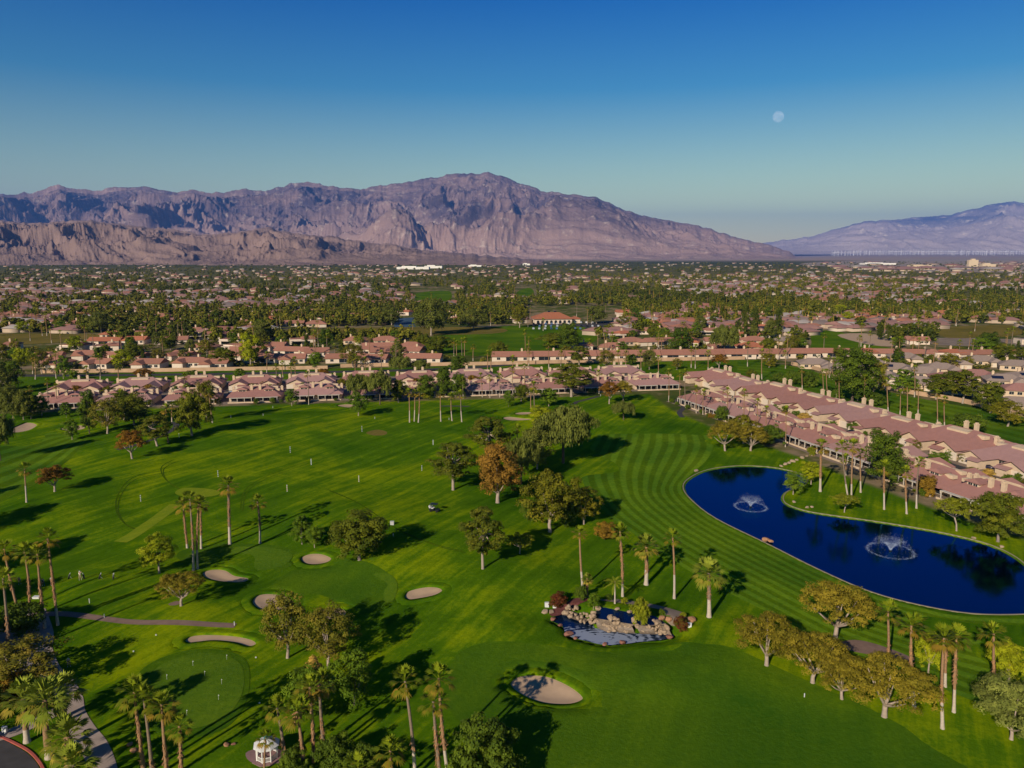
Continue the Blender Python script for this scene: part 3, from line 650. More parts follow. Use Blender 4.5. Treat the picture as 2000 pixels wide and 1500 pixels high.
# all kinds have height about 1; they are scaled to metres when planted
treekind('umbrella', [(0.052, 0.050, 0.010), (0.122, 0.105, 0.022), (0.20, 0.155, 0.04)], BK_pale, lambda r: dome(22, 0.50, 0.50, 0.38, 0.155, r, 4), 14400, 0.0210, (0.050, 0.26, 9, 0.3), (1, 2, 3), clump=0.5, nclump=8, shell=0.5, elong=1.1)
treekind('russet', [(0.05, 0.028, 0.008), (0.125, 0.062, 0.018), (0.21, 0.11, 0.03)], BK_pale, lambda r: dome(18, 0.40, 0.42, 0.45, 0.17, r, 4), 12000, 0.0238, (0.045, 0.25, 6, 0.3), (1, 2), clump=0.45, nclump=8, elong=1.1)
treekind('ficus', [(0.022, 0.040, 0.006), (0.060, 0.075, 0.011), (0.12, 0.125, 0.018)], BK_grey, lambda r: blob(17, 0.36, 0.20, 0.86, 0.22, r), 15000, 0.0252, (0.035, 0.24, 6, 0.2), (1, 2, 3), clump=0.42, nclump=9)
treekind('olive', [(0.035, 0.045, 0.008), (0.095, 0.095, 0.014), (0.17, 0.145, 0.024)], BK_pale, lambda r: blob(19, 0.38, 0.22, 0.88, 0.19, r), 9600, 0.0238, (0.036, 0.26, 7, 0.35), (1, 2, 3), clump=0.42, nclump=8)
treekind('sycamore', [(0.035, 0.045, 0.009), (0.088, 0.088, 0.020), (0.155, 0.120, 0.040)], BK_pale, lambda r: blob(24, 0.40, 0.26, 0.92, 0.15, r), 9200, 0.0210, (0.034, 0.27, 12, 0.3), (1, 2), clump=0.5, nclump=7, shell=0.25)
treekind('ash', [(0.025, 0.055, 0.007), (0.06, 0.105, 0.012), (0.12, 0.165, 0.022)], BK_pale, lambda r: blob(13, 0.31, 0.22, 0.88, 0.21, r), 9200, 0.0252, (0.026, 0.24, 5, 0.15), (1, 2, 3), clump=0.42, nclump=8)
treekind('cypress_orange', [(0.065, 0.045, 0.016), (0.15, 0.085, 0.032), (0.25, 0.135, 0.055)], BK_pale, lambda r: blob(22, 0.27, 0.22, 0.90, 0.13, r, 0.15, 1.5), 14000, 0.0189, (0.035, 0.2, 5, 0.1), (1,), clump=0.45, nclump=9)
treekind('weeping', [(0.03, 0.042, 0.018), (0.075, 0.092, 0.040), (0.13, 0.15, 0.075)], BK_dark, lambda r: dome(16, 0.36, 0.52, 0.36, 0.17, r, 3), 14000, 0.0210, (0.030, 0.35, 8, 0.25), (1, 2, 3), clump=0.45, nclump=8, hang=1.3, elong=2.4)
treekind('pine', [(0.020, 0.034, 0.007), (0.055, 0.070, 0.012), (0.12, 0.115, 0.022)], BK_pale, lambda r: blob(26, 0.34, 0.30, 0.93, 0.115, r, 0.25, 0.75), 11200, 0.0168, (0.028, 0.62, 16, 0.3), (1, 2, 3), clump=0.5, nclump=8, shell=0.3, elong=1.8)
treekind('lime', [(0.07, 0.10, 0.006), (0.15, 0.18, 0.010), (0.24, 0.25, 0.018)], BK_pale, lambda r: blob(13, 0.30, 0.26, 0.84, 0.21, r), 10400, 0.0224, (0.030, 0.28, 5, 0.1), (1, 2), clump=0.42, nclump=8)
treekind('greyround', [(0.035, 0.050, 0.022), (0.085, 0.105, 0.055), (0.16, 0.18, 0.10)], BK_pale, lambda r: blob(16, 0.44, 0.20, 0.82, 0.24, r), 18000, 0.0182, (0.035, 0.18, 5, 0.1), (1,), clump=0.4, nclump=9, elong=2.0)
treekind('eucalyptus', [(0.03, 0.045, 0.018), (0.07, 0.085, 0.035), (0.13, 0.135, 0.055)], BK_pale, lambda r: blob(18, 0.28, 0.24, 0.92, 0.15, r, 0.1, 1.15), 9600, 0.0196, (0.022, 0.4, 7, 0.2), (1, 2, 3), clump=0.5, nclump=7, hang=0.5, elong=1.8)
treekind('cypress', [(0.014, 0.026, 0.006), (0.035, 0.05, 0.010), (0.075, 0.085, 0.016)], BK_dark, lambda r: blob(15, 0.15, 0.12, 0.93, 0.11, r, 0.55, 1.6), 7200, 0.0210, (0.02, 0.2, 2, 0.0), (1, 2), clump=0.45, nclump=8)
treekind('darktall', [(0.014, 0.032, 0.006), (0.036, 0.062, 0.010), (0.08, 0.115, 0.018)], BK_dark, lambda r: blob(20, 0.27, 0.16, 0.90, 0.17, r, 0.2, 1.2), 15000, 0.0210, (0.028, 0.16, 4, 0.0), (1, 2), clump=0.42, nclump=9)
treekind('bush', [(0.018, 0.036, 0.007), (0.048, 0.078, 0.013), (0.10, 0.14, 0.022)], BK_dark, lambda r: blob(14, 0.48, 0.12, 0.74, 0.30, r), 13000, 0.0350, (0.03, 0.12, 3, 0.0), (1, 2, 3), clump=0.4, nclump=9)
treekind('brownbush', [(0.05, 0.032, 0.010), (0.12, 0.075, 0.020), (0.20, 0.125, 0.035)], BK_dark, lambda r: blob(14, 0.48, 0.12, 0.74, 0.28, r), 10400, 0.0385, (0.03, 0.12, 3, 0.0), (1, 2), clump=0.45, nclump=8, shell=0.3)
treekind('redbush', [(0.035, 0.018, 0.012), (0.075, 0.016, 0.018), (0.05, 0.055, 0.018)], BK_dark, lambda r: blob(14, 0.45, 0.12, 0.72, 0.28, r), 6400, 0.0455, (0.03, 0.12, 3, 0.0), (1,), clump=0.45, nclump=8, tintvar=0.9)
treekind('limebush', [(0.06, 0.08, 0.008), (0.12, 0.14, 0.014), (0.20, 0.20, 0.03)], BK_dark, lambda r: blob(12, 0.48, 0.12, 0.72, 0.30, r), 5200, 0.0525, (0.03, 0.12, 3, 0.0), (1,), clump=0.45, nclump=8)
treekind('plume', [(0.20, 0.13, 0.07), (0.30, 0.20, 0.11), (0.40, 0.28, 0.17)], BK_pale, lambda r: blob(8, 0.25, 0.35, 0.90, 0.14, r, 0.3, 1.6), 1800, 0.0350, (0.03, 0.4, 8, 0.1), (1,), clump=0.6, nclump=6, elong=3.5)
treekind('spreading', [(0.05, 0.07, 0.008), (0.105, 0.12, 0.014), (0.17, 0.17, 0.024)], BK_pale, lambda r: dome(18, 0.62, 0.62, 0.22, 0.17, r, 4), 10400, 0.0252, (0.038, 0.42, 8, 0.6), (1, 2), clump=0.45, nclump=8)
LM = {}
TREES = []
def plant(kind, bx, by, ty, w, name, label, cat='tree', group=None, var=None, rz=None, x=None, y=None, hm=None, wm=None, lean=None):
    """base pixel, crown top row, crown width in pixels -> metres"""
    if x is None: p = PG(bx, by)
    else: p = Vector((x, y, gz1(x, y)))
    if hm is None: hm = max(0.8, z_at(p.y, ty) - p.z); wm = w / F_PX * cdepth(p.x, p.y, p.z + hm * 0.6)
    k = KINDS[kind]; i = (len(TREES) if var is None else var) % len(k); tm, cm, pw, ph = k[i]
    e = empty(name, p, random.Random(len(TREES) * 3 + 1).random() * 6.28 if rz is None else rz, (wm / pw, wm / pw, hm / ph))
    link('trunk', tm, e); link('crown', cm, e)
    tag(e, label, cat, group); TREES.append(e); return e

# ------------------------------------------------------------------ palms
def fan_crown(seed, R0, n, mat, old=0.35, per=10):
    r = random.Random(seed); V = []; F = []; T = []
    def quad(a, b, c, d, t): i = len(V); V.extend([a, b, c, d]); F.append((i, i + 1, i + 2, i + 3)); T.append(t)
    for k in range(n):
        az = 2.399 * k + r.random() * 0.5; t = (k + 0.5) / n; el = R(86 - 122 * t ** 0.95 + r.uniform(-12, 12)); L_ = R0 * (0.46 + 0.14 * r.random()); BL = R0 * (0.52 + 0.14 * r.random())
        d = Vector((math.cos(az) * math.cos(el), math.sin(az) * math.cos(el), math.sin(el))); side = Vector((-math.sin(az), math.cos(az), 0)); up = side.cross(d) * -1
        if up.z < 0: up = -up
        o = d * 0.12; e = o + d * L_ - Vector((0, 0, 0.10 * L_ * (1 - abs(d.z)))); w = 0.035 * R0
        tn = min(1, max(0, (1 - t) * 0.75 + r.uniform(-0.12, 0.2))); quad(o - side * w, o + side * w, e + side * w * 0.6, e - side * w * 0.6, tn)
        for j in range(per):
            a = R(-70 + 140 * (j + 0.5) / per + r.uniform(-4, 4)); ld = (d * math.cos(a) + side * math.sin(a)); ll = BL * (0.45 + 0.55 * math.cos(a)) * r.uniform(0.88, 1.08)
            perp = (side * math.cos(a) - d * math.sin(a)); sag = 0.10 + 0.35 * t
            m = e + ld * ll * 0.55 + up * 0.03 - Vector((0, 0, sag * 0.18 * ll)); tip = e + ld * ll - Vector((0, 0, sag * 0.75 * ll)); ww = ll * 0.085
            quad(e, m - perp * ww, tip, m + perp * ww, min(1, max(0, tn + r.uniform(-0.12, 0.12))))
    return np_mesh('fan_crown', np.array([tuple(v) for v in V]), np.array(F), mat, np.array(T))
def feather_crown(seed, R0, n, mat):
    r = random.Random(seed); V = []; F = []; T = []
    for k in range(n):
        az = 2.399 * k; el = R(75 - 85 * (k + 0.5) / n); L_ = R0 * r.uniform(0.9, 1.1); h = Vector((math.cos(az), math.sin(az), 0)); side = Vector((-math.sin(az), math.cos(az), 0)); pts = []
        for s in range(9):
            t = s / 8; pts.append(h * (L_ * t * math.cos(el) + L_ * 0.22 * t * t) + Vector((0, 0, L_ * t * math.sin(el) - L_ * 0.55 * t * t)))
        for s in range(8):
            for sg in (-1, 1):
                for q in (0.0, 0.5):
                    p = pts[s].lerp(pts[s + 1], q); p2 = pts[s].lerp(pts[s + 1], q + 0.4); ll = R0 * 0.26 * math.sin(math.pi * (0.12 + 0.82 * (s + q) / 8)); tip = p2 + side * sg * ll * 0.8 + (pts[s + 1] - pts[s]).normalized() * ll * 0.4 - Vector((0, 0, ll * 0.45))
                    i = len(V); V.extend([tuple(p), tuple(p2), tuple(tip)]); V.append(tuple(p.lerp(tip, 0.5))); F.append((i, i + 1, i + 2, i + 3)); T.append(r.random())
    return np_mesh('feather_crown', np.array(V), np.array(F), mat, np.array(T))
PM_green = leafmat('fan_palm_leaves', [(0.15, 0.10, 0.03), (0.07, 0.10, 0.010), (0.105, 0.145, 0.014), (0.17, 0.205, 0.028)], 0.15)
PM_grey = leafmat('stout_palm_leaves', [(0.20, 0.16, 0.06), (0.095, 0.13, 0.028), (0.14, 0.18, 0.045), (0.20, 0.24, 0.08)], 0.15)
PM_feather = leafmat('feather_palm_leaves', [(0.07, 0.10, 0.015), (0.16, 0.18, 0.03)], 0.15)
PALM_CROWN = {'tall': [fan_crown(s, 1.0, 27, PM_green, per=9) for s in (1, 2, 3, 4)], 'stout': [fan_crown(s, 1.0, 42, PM_grey, per=10) for s in (5, 6, 7)], 'feather': [feather_crown(3, 1.0, 14, PM_feather)]}
M_tr_pale = simple('whitened_palm_trunk', (0.43, 0.36, 0.28), 0.9, 0.18, 3, 0.1, 0.3)
M_tr_brown = simple('brown_palm_trunk', (0.27, 0.16, 0.085), 0.9, 0.3, 4, 0.1, 0.4)
M_tr_grey = simple('grey_palm_trunk', (0.20, 0.145, 0.10), 0.9, 0.3, 4, 0.1, 0.4)
M_skirt = simple('shaggy_dead_fronds', (0.31, 0.165, 0.075), 0.95, 0.4, 5, 0.05)
PALMS = []
def palm(bx, by, tx, ty, label, kind='tall', cr=None, tr=None, pale=0.35, skirt=None, group=None, x=None, y=None, hm=None, name='fan_palm', boot=0.0, simplep=False):
    """base pixel, crown-heart pixel; cr crown radius m, tr trunk radius m, pale = whitened share, skirt = (from, to) shares of the trunk"""
    i = len(PALMS); r = random.Random(i * 7 + 3)
    if x is None: b = PG(bx, by); dd = ray(tx, ty); t = (b.y + r.uniform(-.3, .3)) / dd.y; top = Vector((dd.x * t, dd.y * t, CAM_H + dd.z * t)) - b
    else: b = Vector((x, y, gz1(x, y))); top = Vector((r.uniform(-.04, .04) * hm, r.uniform(-.04, .04) * hm, hm))
    H = top.z; cr = cr or {'tall': 1.75, 'stout': 2.3, 'feather': 2.2}[kind]; tr = tr or {'tall': 0.22, 'stout': 0.40, 'feather': 0.16}[kind]
    e = empty(name, b); n = 5 if simplep else 10; bow = Vector((r.uniform(-.02, .02), r.uniform(-.02, .02), 0)) * H
    pts = []; rd = []; ms = []
    for k in range(n + 1):
        t = k / n; p = top * t + bow * math.sin(math.pi * t); pts.append((p.x, p.y, p.z if k else -0.25)); rd.append(tr * (1.35 if k == 0 else 1.0 - 0.35 * t) * (1 + r.uniform(-.05, .05)))
        if k: ms.append(0 if t <= pale + 0.01 else 1)
    mb = MB(); mb.tube(pts, rd, 6 if simplep else 9, ms); mb.build('trunk', [M_tr_pale, M_tr_brown if r.random() < 0.75 else M_tr_grey], e, True)
    if skirt and not simplep:
        mb = MB(); a0, a1 = skirt; m = int((a1 - a0) * H * 26)
        for k in range(m):
            t = a0 + (a1 - a0) * r.random(); c = top * t + bow * math.sin(math.pi * t); an = r.random() * 6.28; q = tr * (1.0 - 0.3 * t); d = Vector((math.cos(an), math.sin(an), 0)); s = Vector((-d.y, d.x, 0)); l = r.uniform(.22, .5)
            o = c + d * q * 0.8; w = r.uniform(.05, .11); tip = o + d * r.uniform(.10, .30) * (1.25 - 0.5 * (t - a0) / max(.01, a1 - a0)) + Vector((0, 0, l * r.choice((-1, -.7, .45))))
            mb.quad(tuple(o - s * w), tuple(o + s * w), tuple(tip + s * w * .4), tuple(tip - s * w * .4))
        mb.build('dead_frond_skirt', M_skirt, e)
    if boot and not simplep:            # hanging dead fans under the crown
        mb = MB()
        for k in range(int(46 * boot)):
            an = r.random() * 6.28; d = Vector((math.cos(an), math.sin(an), 0)); s = Vector((-d.y, d.x, 0)); o = top - Vector((0, 0, r.uniform(0, .5))); l = r.uniform(.8, 1.7) * boot; w = r.uniform(.08, .2)
            m1 = o + d * r.uniform(.35, .6) - Vector((0, 0, .25)); tip = o + d * r.uniform(.3, .6) - Vector((0, 0, l)); mb.quad(tuple(o - s * .04), tuple(o + s * .04), tuple(m1 + s * w), tuple(m1 - s * w)); mb.quad(tuple(m1 - s * w), tuple(m1 + s * w), tuple(tip + s * w * .5), tuple(tip - s * w * .5))
        mb.build('hanging_dead_fronds', M_skirt, e)
    cm = PALM_CROWN[kind]; c = link('crown', cm[i % len(cm)], e); c.location = top + Vector((0, 0, -0.1)); c.rotation_euler = (r.uniform(-.12, .12), r.uniform(-.12, .12), r.random() * 6.28); c.scale = (cr, cr, cr * 1.0)
    tag(e, label, 'palm tree', group); PALMS.append(e); return e
# ------------------------------------------------------------------ the course's own trees (photo pixels: base x, base y, crown top y, crown width)
for kind, bx, by, ty, w, name, lab in [
 ('umbrella', 1631, 1249, 1143, 134, 'umbrella_tree', 'largest golden brown umbrella tree, standing alone beside the bare dirt patch'),
 ('umbrella', 1497, 1300, 1206, 114, 'umbrella_tree', 'golden brown umbrella tree at the left end of the row of four'),
 ('umbrella', 1587, 1334, 1243, 122, 'umbrella_tree', 'golden brown umbrella tree second from the left in the row of four'),
 ('umbrella', 1644, 1366, 1287, 92, 'umbrella_tree', 'smallest golden brown umbrella tree, third in the row of four'),
 ('umbrella', 1727, 1400, 1293, 150, 'umbrella_tree', 'wide golden brown umbrella tree nearest the camera with forked white trunk'),
 ('lime', 1813, 1315, 1236, 54, 'lime_tree', 'round bright lime green tree between two tall palms'),
 ('lime', 1970, 1333, 1257, 64, 'lime_tree', 'bright lime green tree behind the grey green tree at right'),
 ('greyround', 1975, 1444, 1333, 124, 'grey_tree', 'large round grey green tree in the near right corner'),
 ('umbrella', 354, 1183, 1121, 82, 'umbrella_tree', 'small tawny umbrella tree beside the bunker with the dead patch below it'),
 ('lime', 311, 1119, 1045, 60, 'olive_tree', 'yellow green leaning tree left of the group of four palms'),
 ('russet', 107, 960, 911, 52, 'russet_tree', 'round red brown tree on the left beside the lone thin palm'),
 ('russet', 258, 896, 841, 52, 'russet_tree', 'red brown tree left of the cart path, trunk pale'),
 ('pine', 307, 871, 812, 56, 'pine_tree', 'dark pine tree right of the red brown tree by the cart path'),
 ('ficus', 375, 851, 766, 60, 'evergreen_tree', 'tall dark olive evergreen casting the long shadow on the range'),
 ('sycamore', 210, 847, 780, 56, 'sycamore_tree', 'thin tawny tree with pale trunk left of the dark spreading tree'),
 ('darktall', 175, 847, 764, 30, 'columnar_tree', 'narrow dark green columnar tree on the left fairway edge'),
 ('ash', 141, 859, 820, 30, 'young_tree', 'small green tree between two far left bunkers'),
 ('ficus', 262, 830, 770, 60, 'evergreen_tree', 'dark spreading evergreen in front of the left villas'),
 ('pine', 243, 820, 766, 46, 'pine_tree', 'dark pine half hidden behind the tawny thin tree'),
 ('weeping', 1, 900, 812, 50, 'weeping_tree', 'blue green weeping tree cut by the left edge of the view'),
 ('eucalyptus', 26, 821, 754, 34, 'eucalyptus_tree', 'grey green eucalyptus nearest the left edge in front of the villas'),
 ('eucalyptus', 46, 820, 762, 34, 'eucalyptus_tree', 'grey green eucalyptus right of the first one at far left'),
 ('ficus', 61, 818, 768, 36, 'evergreen_tree', 'dark green tree beside the far left eucalyptus pair'),
 ('eucalyptus', 8, 818, 756, 36, 'eucalyptus_tree', 'grey eucalyptus at the very left edge'),
 ('ash', 130, 815, 786, 22, 'young_tree', 'small green tree in front of the leftmost villa roof'),
 ('ash', 82, 812, 772, 26, 'young_tree', 'green tree at the corner of the leftmost villa'),
 ('darktall', 20, 762, 705, 46, 'dark_tree', 'dense dark tree at the left end of the far fairway'),
 ('eucalyptus', 5, 772, 712, 34, 'eucalyptus_tree', 'bluish eucalyptus at left end of the far fairway'),
 ('lime', 42, 727, 680, 30, 'autumn_tree', 'yellow brown autumn tree at left beyond the far fairway'),
 ('sycamore', 82, 730, 684, 34, 'autumn_tree', 'olive brown tree right of the yellow autumn tree'),
 ('ash', 124, 740, 695, 26, 'green_tree', 'rich green tree on the left of the far fairway'),
 ('ash', 144, 742, 722, 18, 'young_tree', 'low bright green tree on the left of the far fairway'),
 ('russet', 281, 746, 720, 34, 'russet_tree', 'brown tree on the far fairway above the left villas'),
 ('ash', 293, 752, 732, 20, 'young_tree', 'small bright green tree under the brown tree on the far fairway'),
 ('bush', 376, 742, 724, 26, 'shrub', 'green shrub mound on the far fairway'),
 ('bush', 400, 742, 729, 16, 'shrub', 'small dark round shrub on the far fairway'),
 ('ash', 468, 742, 720, 26, 'green_tree', 'leafy green tree on the far fairway behind the villas'),
 ('russet', 632, 741, 720, 24, 'russet_tree', 'brown tree on the far fairway behind the villas'),
 ('ash', 570, 793, 760, 26, 'young_tree', 'bright green bushy tree between two front villas'),
 ('sycamore', 404, 822, 745, 44, 'sycamore_tree', 'olive tawny tree tangled with the leaning palms in front of villas'),
 ('ash', 700, 812, 768, 38, 'green_tree', 'bright green round tree in front of the grey weeping pair'),
 ('weeping', 702, 792, 732, 46, 'weeping_tree', 'grey green weeping tree, left one of the pair before the villas'),
 ('weeping', 742, 790, 726, 42, 'weeping_tree', 'grey green weeping tree, right one of the pair before the villas'),
 ('ficus', 778, 786, 742, 28, 'evergreen_tree', 'dark small evergreen right of the weeping pair'),
 ('darktall', 832, 778, 733, 32, 'dark_tree', 'dense dark green tree standing against the villa roofs'),
 ('darktall', 868, 775, 718, 28, 'dark_tree', 'narrow dark tree taller than its neighbour before the roofs'),
 ('darktall', 897, 776, 730, 28, 'dark_tree', 'dark tree right of the narrow pair before the roofs'),
 ('ash', 993, 796, 763, 18, 'young_tree', 'thin young green tree on the lawn before the central villas'),
 ('ficus', 1018, 784, 752, 30, 'evergreen_tree', 'round green tree before the central villas'),
 ('ash', 1072, 795, 758, 32, 'green_tree', 'bright green loose tree beside the cart path'),
 ('pine', 1116, 775, 712, 72, 'pine_tree', 'broad golden olive pine standing in front of the roofs'),
 ('ash', 1115, 801, 787, 18, 'young_tree', 'tiny green tree beside the far bunker'),
 ('russet', 1190, 789, 746, 34, 'russet_tree', 'red brown tree at the right end of the front villas'),
 ('umbrella', 1217, 785, 745, 36, 'umbrella_tree', 'olive brown round tree touching the red brown one'),
 ('weeping', 1218, 820, 785, 40, 'weeping_tree', 'small weeping tree alone on the green slope below the villas'),
 ('lime', 1056, 833, 793, 50, 'autumn_tree', 'yellow brown tree behind the large weeping tree'),
 ('weeping', 1100, 906, 799, 106, 'weeping_tree', 'largest grey green weeping tree in the middle of the course'),
 ('eucalyptus', 1049, 918, 824, 66, 'eucalyptus_tree', 'grey green eucalyptus with leaning trunk left of the large weeping tree'),
 ('weeping', 1018, 945, 858, 62, 'weeping_tree', 'dark grey green tree behind the orange brown tree'),
 ('pine', 954, 900, 815, 70, 'pine_tree', 'dark pine behind the orange brown tree'),
 ('cypress_orange', 972, 982, 866, 78, 'rust_coloured_tree', 'tall orange brown oval tree in the middle of the course'),
 ('pine', 885, 957, 866, 76, 'pine_tree', 'leaning pine with visible trunk at the edge of the range'),
 ('olive', 1074, 1039, 920, 104, 'broad_tree', 'broad olive green tree with thick pale trunk, tallest of the clump'),
 ('olive', 1140, 1024, 951, 64, 'broad_tree', 'lower olive green tree at the right of the broad clump'),
 ('bush', 1104, 1027, 965, 50, 'shrub', 'dark green undergrowth between the two broad olive trees'),
 ('pine', 943, 1111, 995, 78, 'pine_tree', 'sparse pine with tall bare pale trunk above the small pool'),
 ('spreading', 1015, 1081, 1046, 56, 'young_tree', 'small spreading green tree in the shadow right of the bare trunk pine'),
 ('brownbush', 1181, 1054, 1021, 38, 'shrub', 'round brown shrub beside the slender palm'),
 ('bush', 1037, 1015, 978, 34, 'shrub', 'dark shrub at the left foot of the broad olive tree'),
 ('ash', 590, 1063, 1008, 40, 'young_tree', 'taller young green tree of the pair near the round bunker'),
 ('ash', 615, 1080, 1028, 34, 'young_tree', 'shorter young green tree of the pair near the round bunker'),
 ('ficus', 702, 1094, 1000, 100, 'evergreen_tree', 'big round dark green tree right of the young pair'),
 ('sycamore', 562, 1285, 1163, 92, 'sycamore_tree', 'tawny green sycamore with pale trunk at left of the group'),
 ('sycamore', 642, 1304, 1189, 102, 'sycamore_tree', 'tawny green sycamore with forked pale trunk at right of the group'),
 ('ash', 692, 1378, 1272, 76, 'green_tree', 'dense oval green tree below the sycamores'),
 ('ash', 608, 1402, 1302, 84, 'green_tree', 'dark green tree behind the near tall palms'),
 ('plume', 614, 1376, 1286, 36, 'dry_tree', 'dead straw coloured bushy plume above the dark green tree'),
 ('bush', 958, 1520, 1418, 138, 'large_shrub', 'very large dark green shrub at the bottom edge of the view'),
 ('bush', 653, 1515, 1448, 70, 'large_shrub', 'dark green shrub at the bottom edge right of the gazebo'),
 ('bush', 712, 1520, 1462, 66, 'large_shrub', 'dark green shrub at the bottom edge left of the low palm'),
 ('bush', 575, 1520, 1462, 62, 'large_shrub', 'dark green shrub at the bottom edge beside the gazebo'),
 ('bush', 40, 1238, 1178, 82, 'large_shrub', 'dark shrub at the edge of the shaded plaza'),
 ('sycamore', 45, 1350, 1258, 150, 'autumn_tree', 'rusty brown autumn tree beside the shaded plaza'),
 ('brownbush', 15, 1372, 1318, 60, 'autumn_shrub', 'orange brown shrub at the left edge behind the stout palms'),
 ('umbrella', 1416, 881, 823, 62, 'umbrella_tree', 'golden brown umbrella tree left of the pair above the pond'),
 ('umbrella', 1466, 881, 834, 62, 'umbrella_tree', 'golden brown umbrella tree with forked trunk right of the pair above the pond'),
 ('olive', 1452, 866, 812, 56, 'broad_tree', 'dark olive tree behind the umbrella pair above the pond'),
 ('bush', 1506, 868, 832, 42, 'large_shrub', 'dark green bush right of the umbrella pair above the pond'),
 ('bush', 1409, 823, 794, 24, 'round_shrub', 'round clipped green bush at the patio edge of the right villas'),
 ('ash', 1549, 966, 922, 38, 'waterside_tree', 'green tree at the tip of the lawn by the pond'),
 ('lime', 1584, 946, 904, 36, 'waterside_tree', 'yellow green tree at the pond end beside the thick palm'),
 ('spreading', 1649, 1001, 968, 50, 'waterside_tree', 'low flat yellow green tree on the lawn above the pond'),
 ('spreading', 1868, 1037, 977, 78, 'waterside_tree', 'olive flat topped tree with leaning pale trunk by the pond'),
 ('ficus', 1949, 1058, 964, 92, 'waterside_tree', 'large dark green tree with crooked pale trunk by the pond'),
 ('darktall', 1724, 945, 848, 66, 'dark_tree', 'tall dark tree against the right villas'),
 ('bush', 1742, 938, 900, 40, 'large_shrub', 'dark shrub at the foot of the tall dark tree'),
 ('brownbush', 1808, 968, 930, 34, 'large_shrub', 'brown vine bush at a patio of the right villas'),
 ('ficus', 1934, 807, 748, 50, 'evergreen_tree', 'olive evergreen along the right fairway'),
 ('olive', 1968, 833, 784, 58, 'broad_tree', 'yellow olive tree at the right edge of the right fairway'),
 ('bush', 1887, 846, 810, 54, 'round_shrub', 'big round dark green shrub behind the second villa row'),
 ('darktall', 1664, 786, 682, 74, 'dark_tree', 'huge dark green tree on the right fairway'),
 ('olive', 1704, 780, 700, 44, 'broad_tree', 'yellow olive tree right of the huge dark tree'),
 ('pine', 1860, 782, 726, 56, 'pine_tree', 'flat topped pine with bent trunks beside the right fairway wall'),
 ('pine', 1880, 788, 724, 52, 'pine_tree', 'flat topped pine right of the bent trunk pine'),
 ('pine', 1828, 780, 732, 46, 'pine_tree', 'flat topped pine left of the bent trunk pine'),
 ('ash', 1762, 768, 722, 46, 'green_tree', 'dark green tree behind the right fairway palms'),
 ('bush', 1707, 792, 766, 34, 'round_shrub', 'round green shrub at the foot of the huge dark tree'),
 ('bush', 1545, 752, 724, 28, 'shrub', 'dark green shrub behind the ridge of the second villa row'),
 ('bush', 1580, 756, 726, 36, 'shrub', 'wide dark green shrub behind the ridge of the second villa row'),
 ('bush', 1520, 746, 728, 22, 'shrub', 'small green shrub behind the ridge of the second villa row'),
 ('russet', 1404, 720, 692, 28, 'russet_tree', 'brown tree on the far fairway behind the corner villas'),
 ('sycamore', 1183, 722, 684, 32, 'sycamore_tree', 'tawny tree on the far fairway right of the golden pine'),
 ('pine', 1131, 716, 676, 34, 'pine_tree', 'dark pine by the tan wall in the middle'),
 ('eucalyptus', 1268, 722, 684, 26, 'eucalyptus_tree', 'grey brown eucalyptus on the far fairway by the tan wall'),
 ('sycamore', 1322, 722, 700, 20, 'sycamore_tree', 'small tawny tree on the far fairway behind the corner villas'),
 ('bush', 1232, 712, 692, 22, 'shrub', 'round green shrub by the tan wall'),
 ('weeping', 782, 732, 698, 40, 'weeping_tree', 'grey green feathery tree on the far fairway'),
 ('weeping', 820, 730, 704, 34, 'weeping_tree', 'pale grey feathery tree on the far fairway'),
 ('darktall', 896, 730, 694, 32, 'dark_tree', 'dark tree by the tan wall in the middle'),
 ('darktall', 866, 742, 716, 26, 'dark_tree', 'dark tree just behind the middle villas'),
 ('ficus', 1465, 745, 722, 22, 'evergreen_tree', 'small evergreen behind the corner villas'),
 ('olive', 1502, 718, 690, 26, 'broad_tree', 'tawny olive tree by the start of the right tan wall'),
]:
    plant(kind, bx, by, ty, w, name, lab, 'shrub' if ('shrub' in name or 'bush' in kind) else 'tree')
# shrubs around the villas' patios and courts are planted with the villas
# trees that stand just outside the frame and throw the long shadows in from the left
for x, y, h, w, k in [(-84, 99, 9.5, 11, 'ficus'), (-105, 131, 13, 9, 'ficus'), (-120, 152, 12, 10, 'eucalyptus'), (-98, 112, 12, 9, 'ficus'), (-72, 82, 9, 8, 'sycamore'), (-76, 88, 8.5, 8, 'sycamore'), (-86, 99, 11, 8, 'ficus'), (-140, 168, 12, 7, 'ficus')]:
    plant(k, 0, 0, 0, 0, 'shade_tree', 'shade tree just left of the view whose shadow falls across the lawn', 'tree', 'shade trees left of the view', x=x, y=y, hm=h, wm=w)
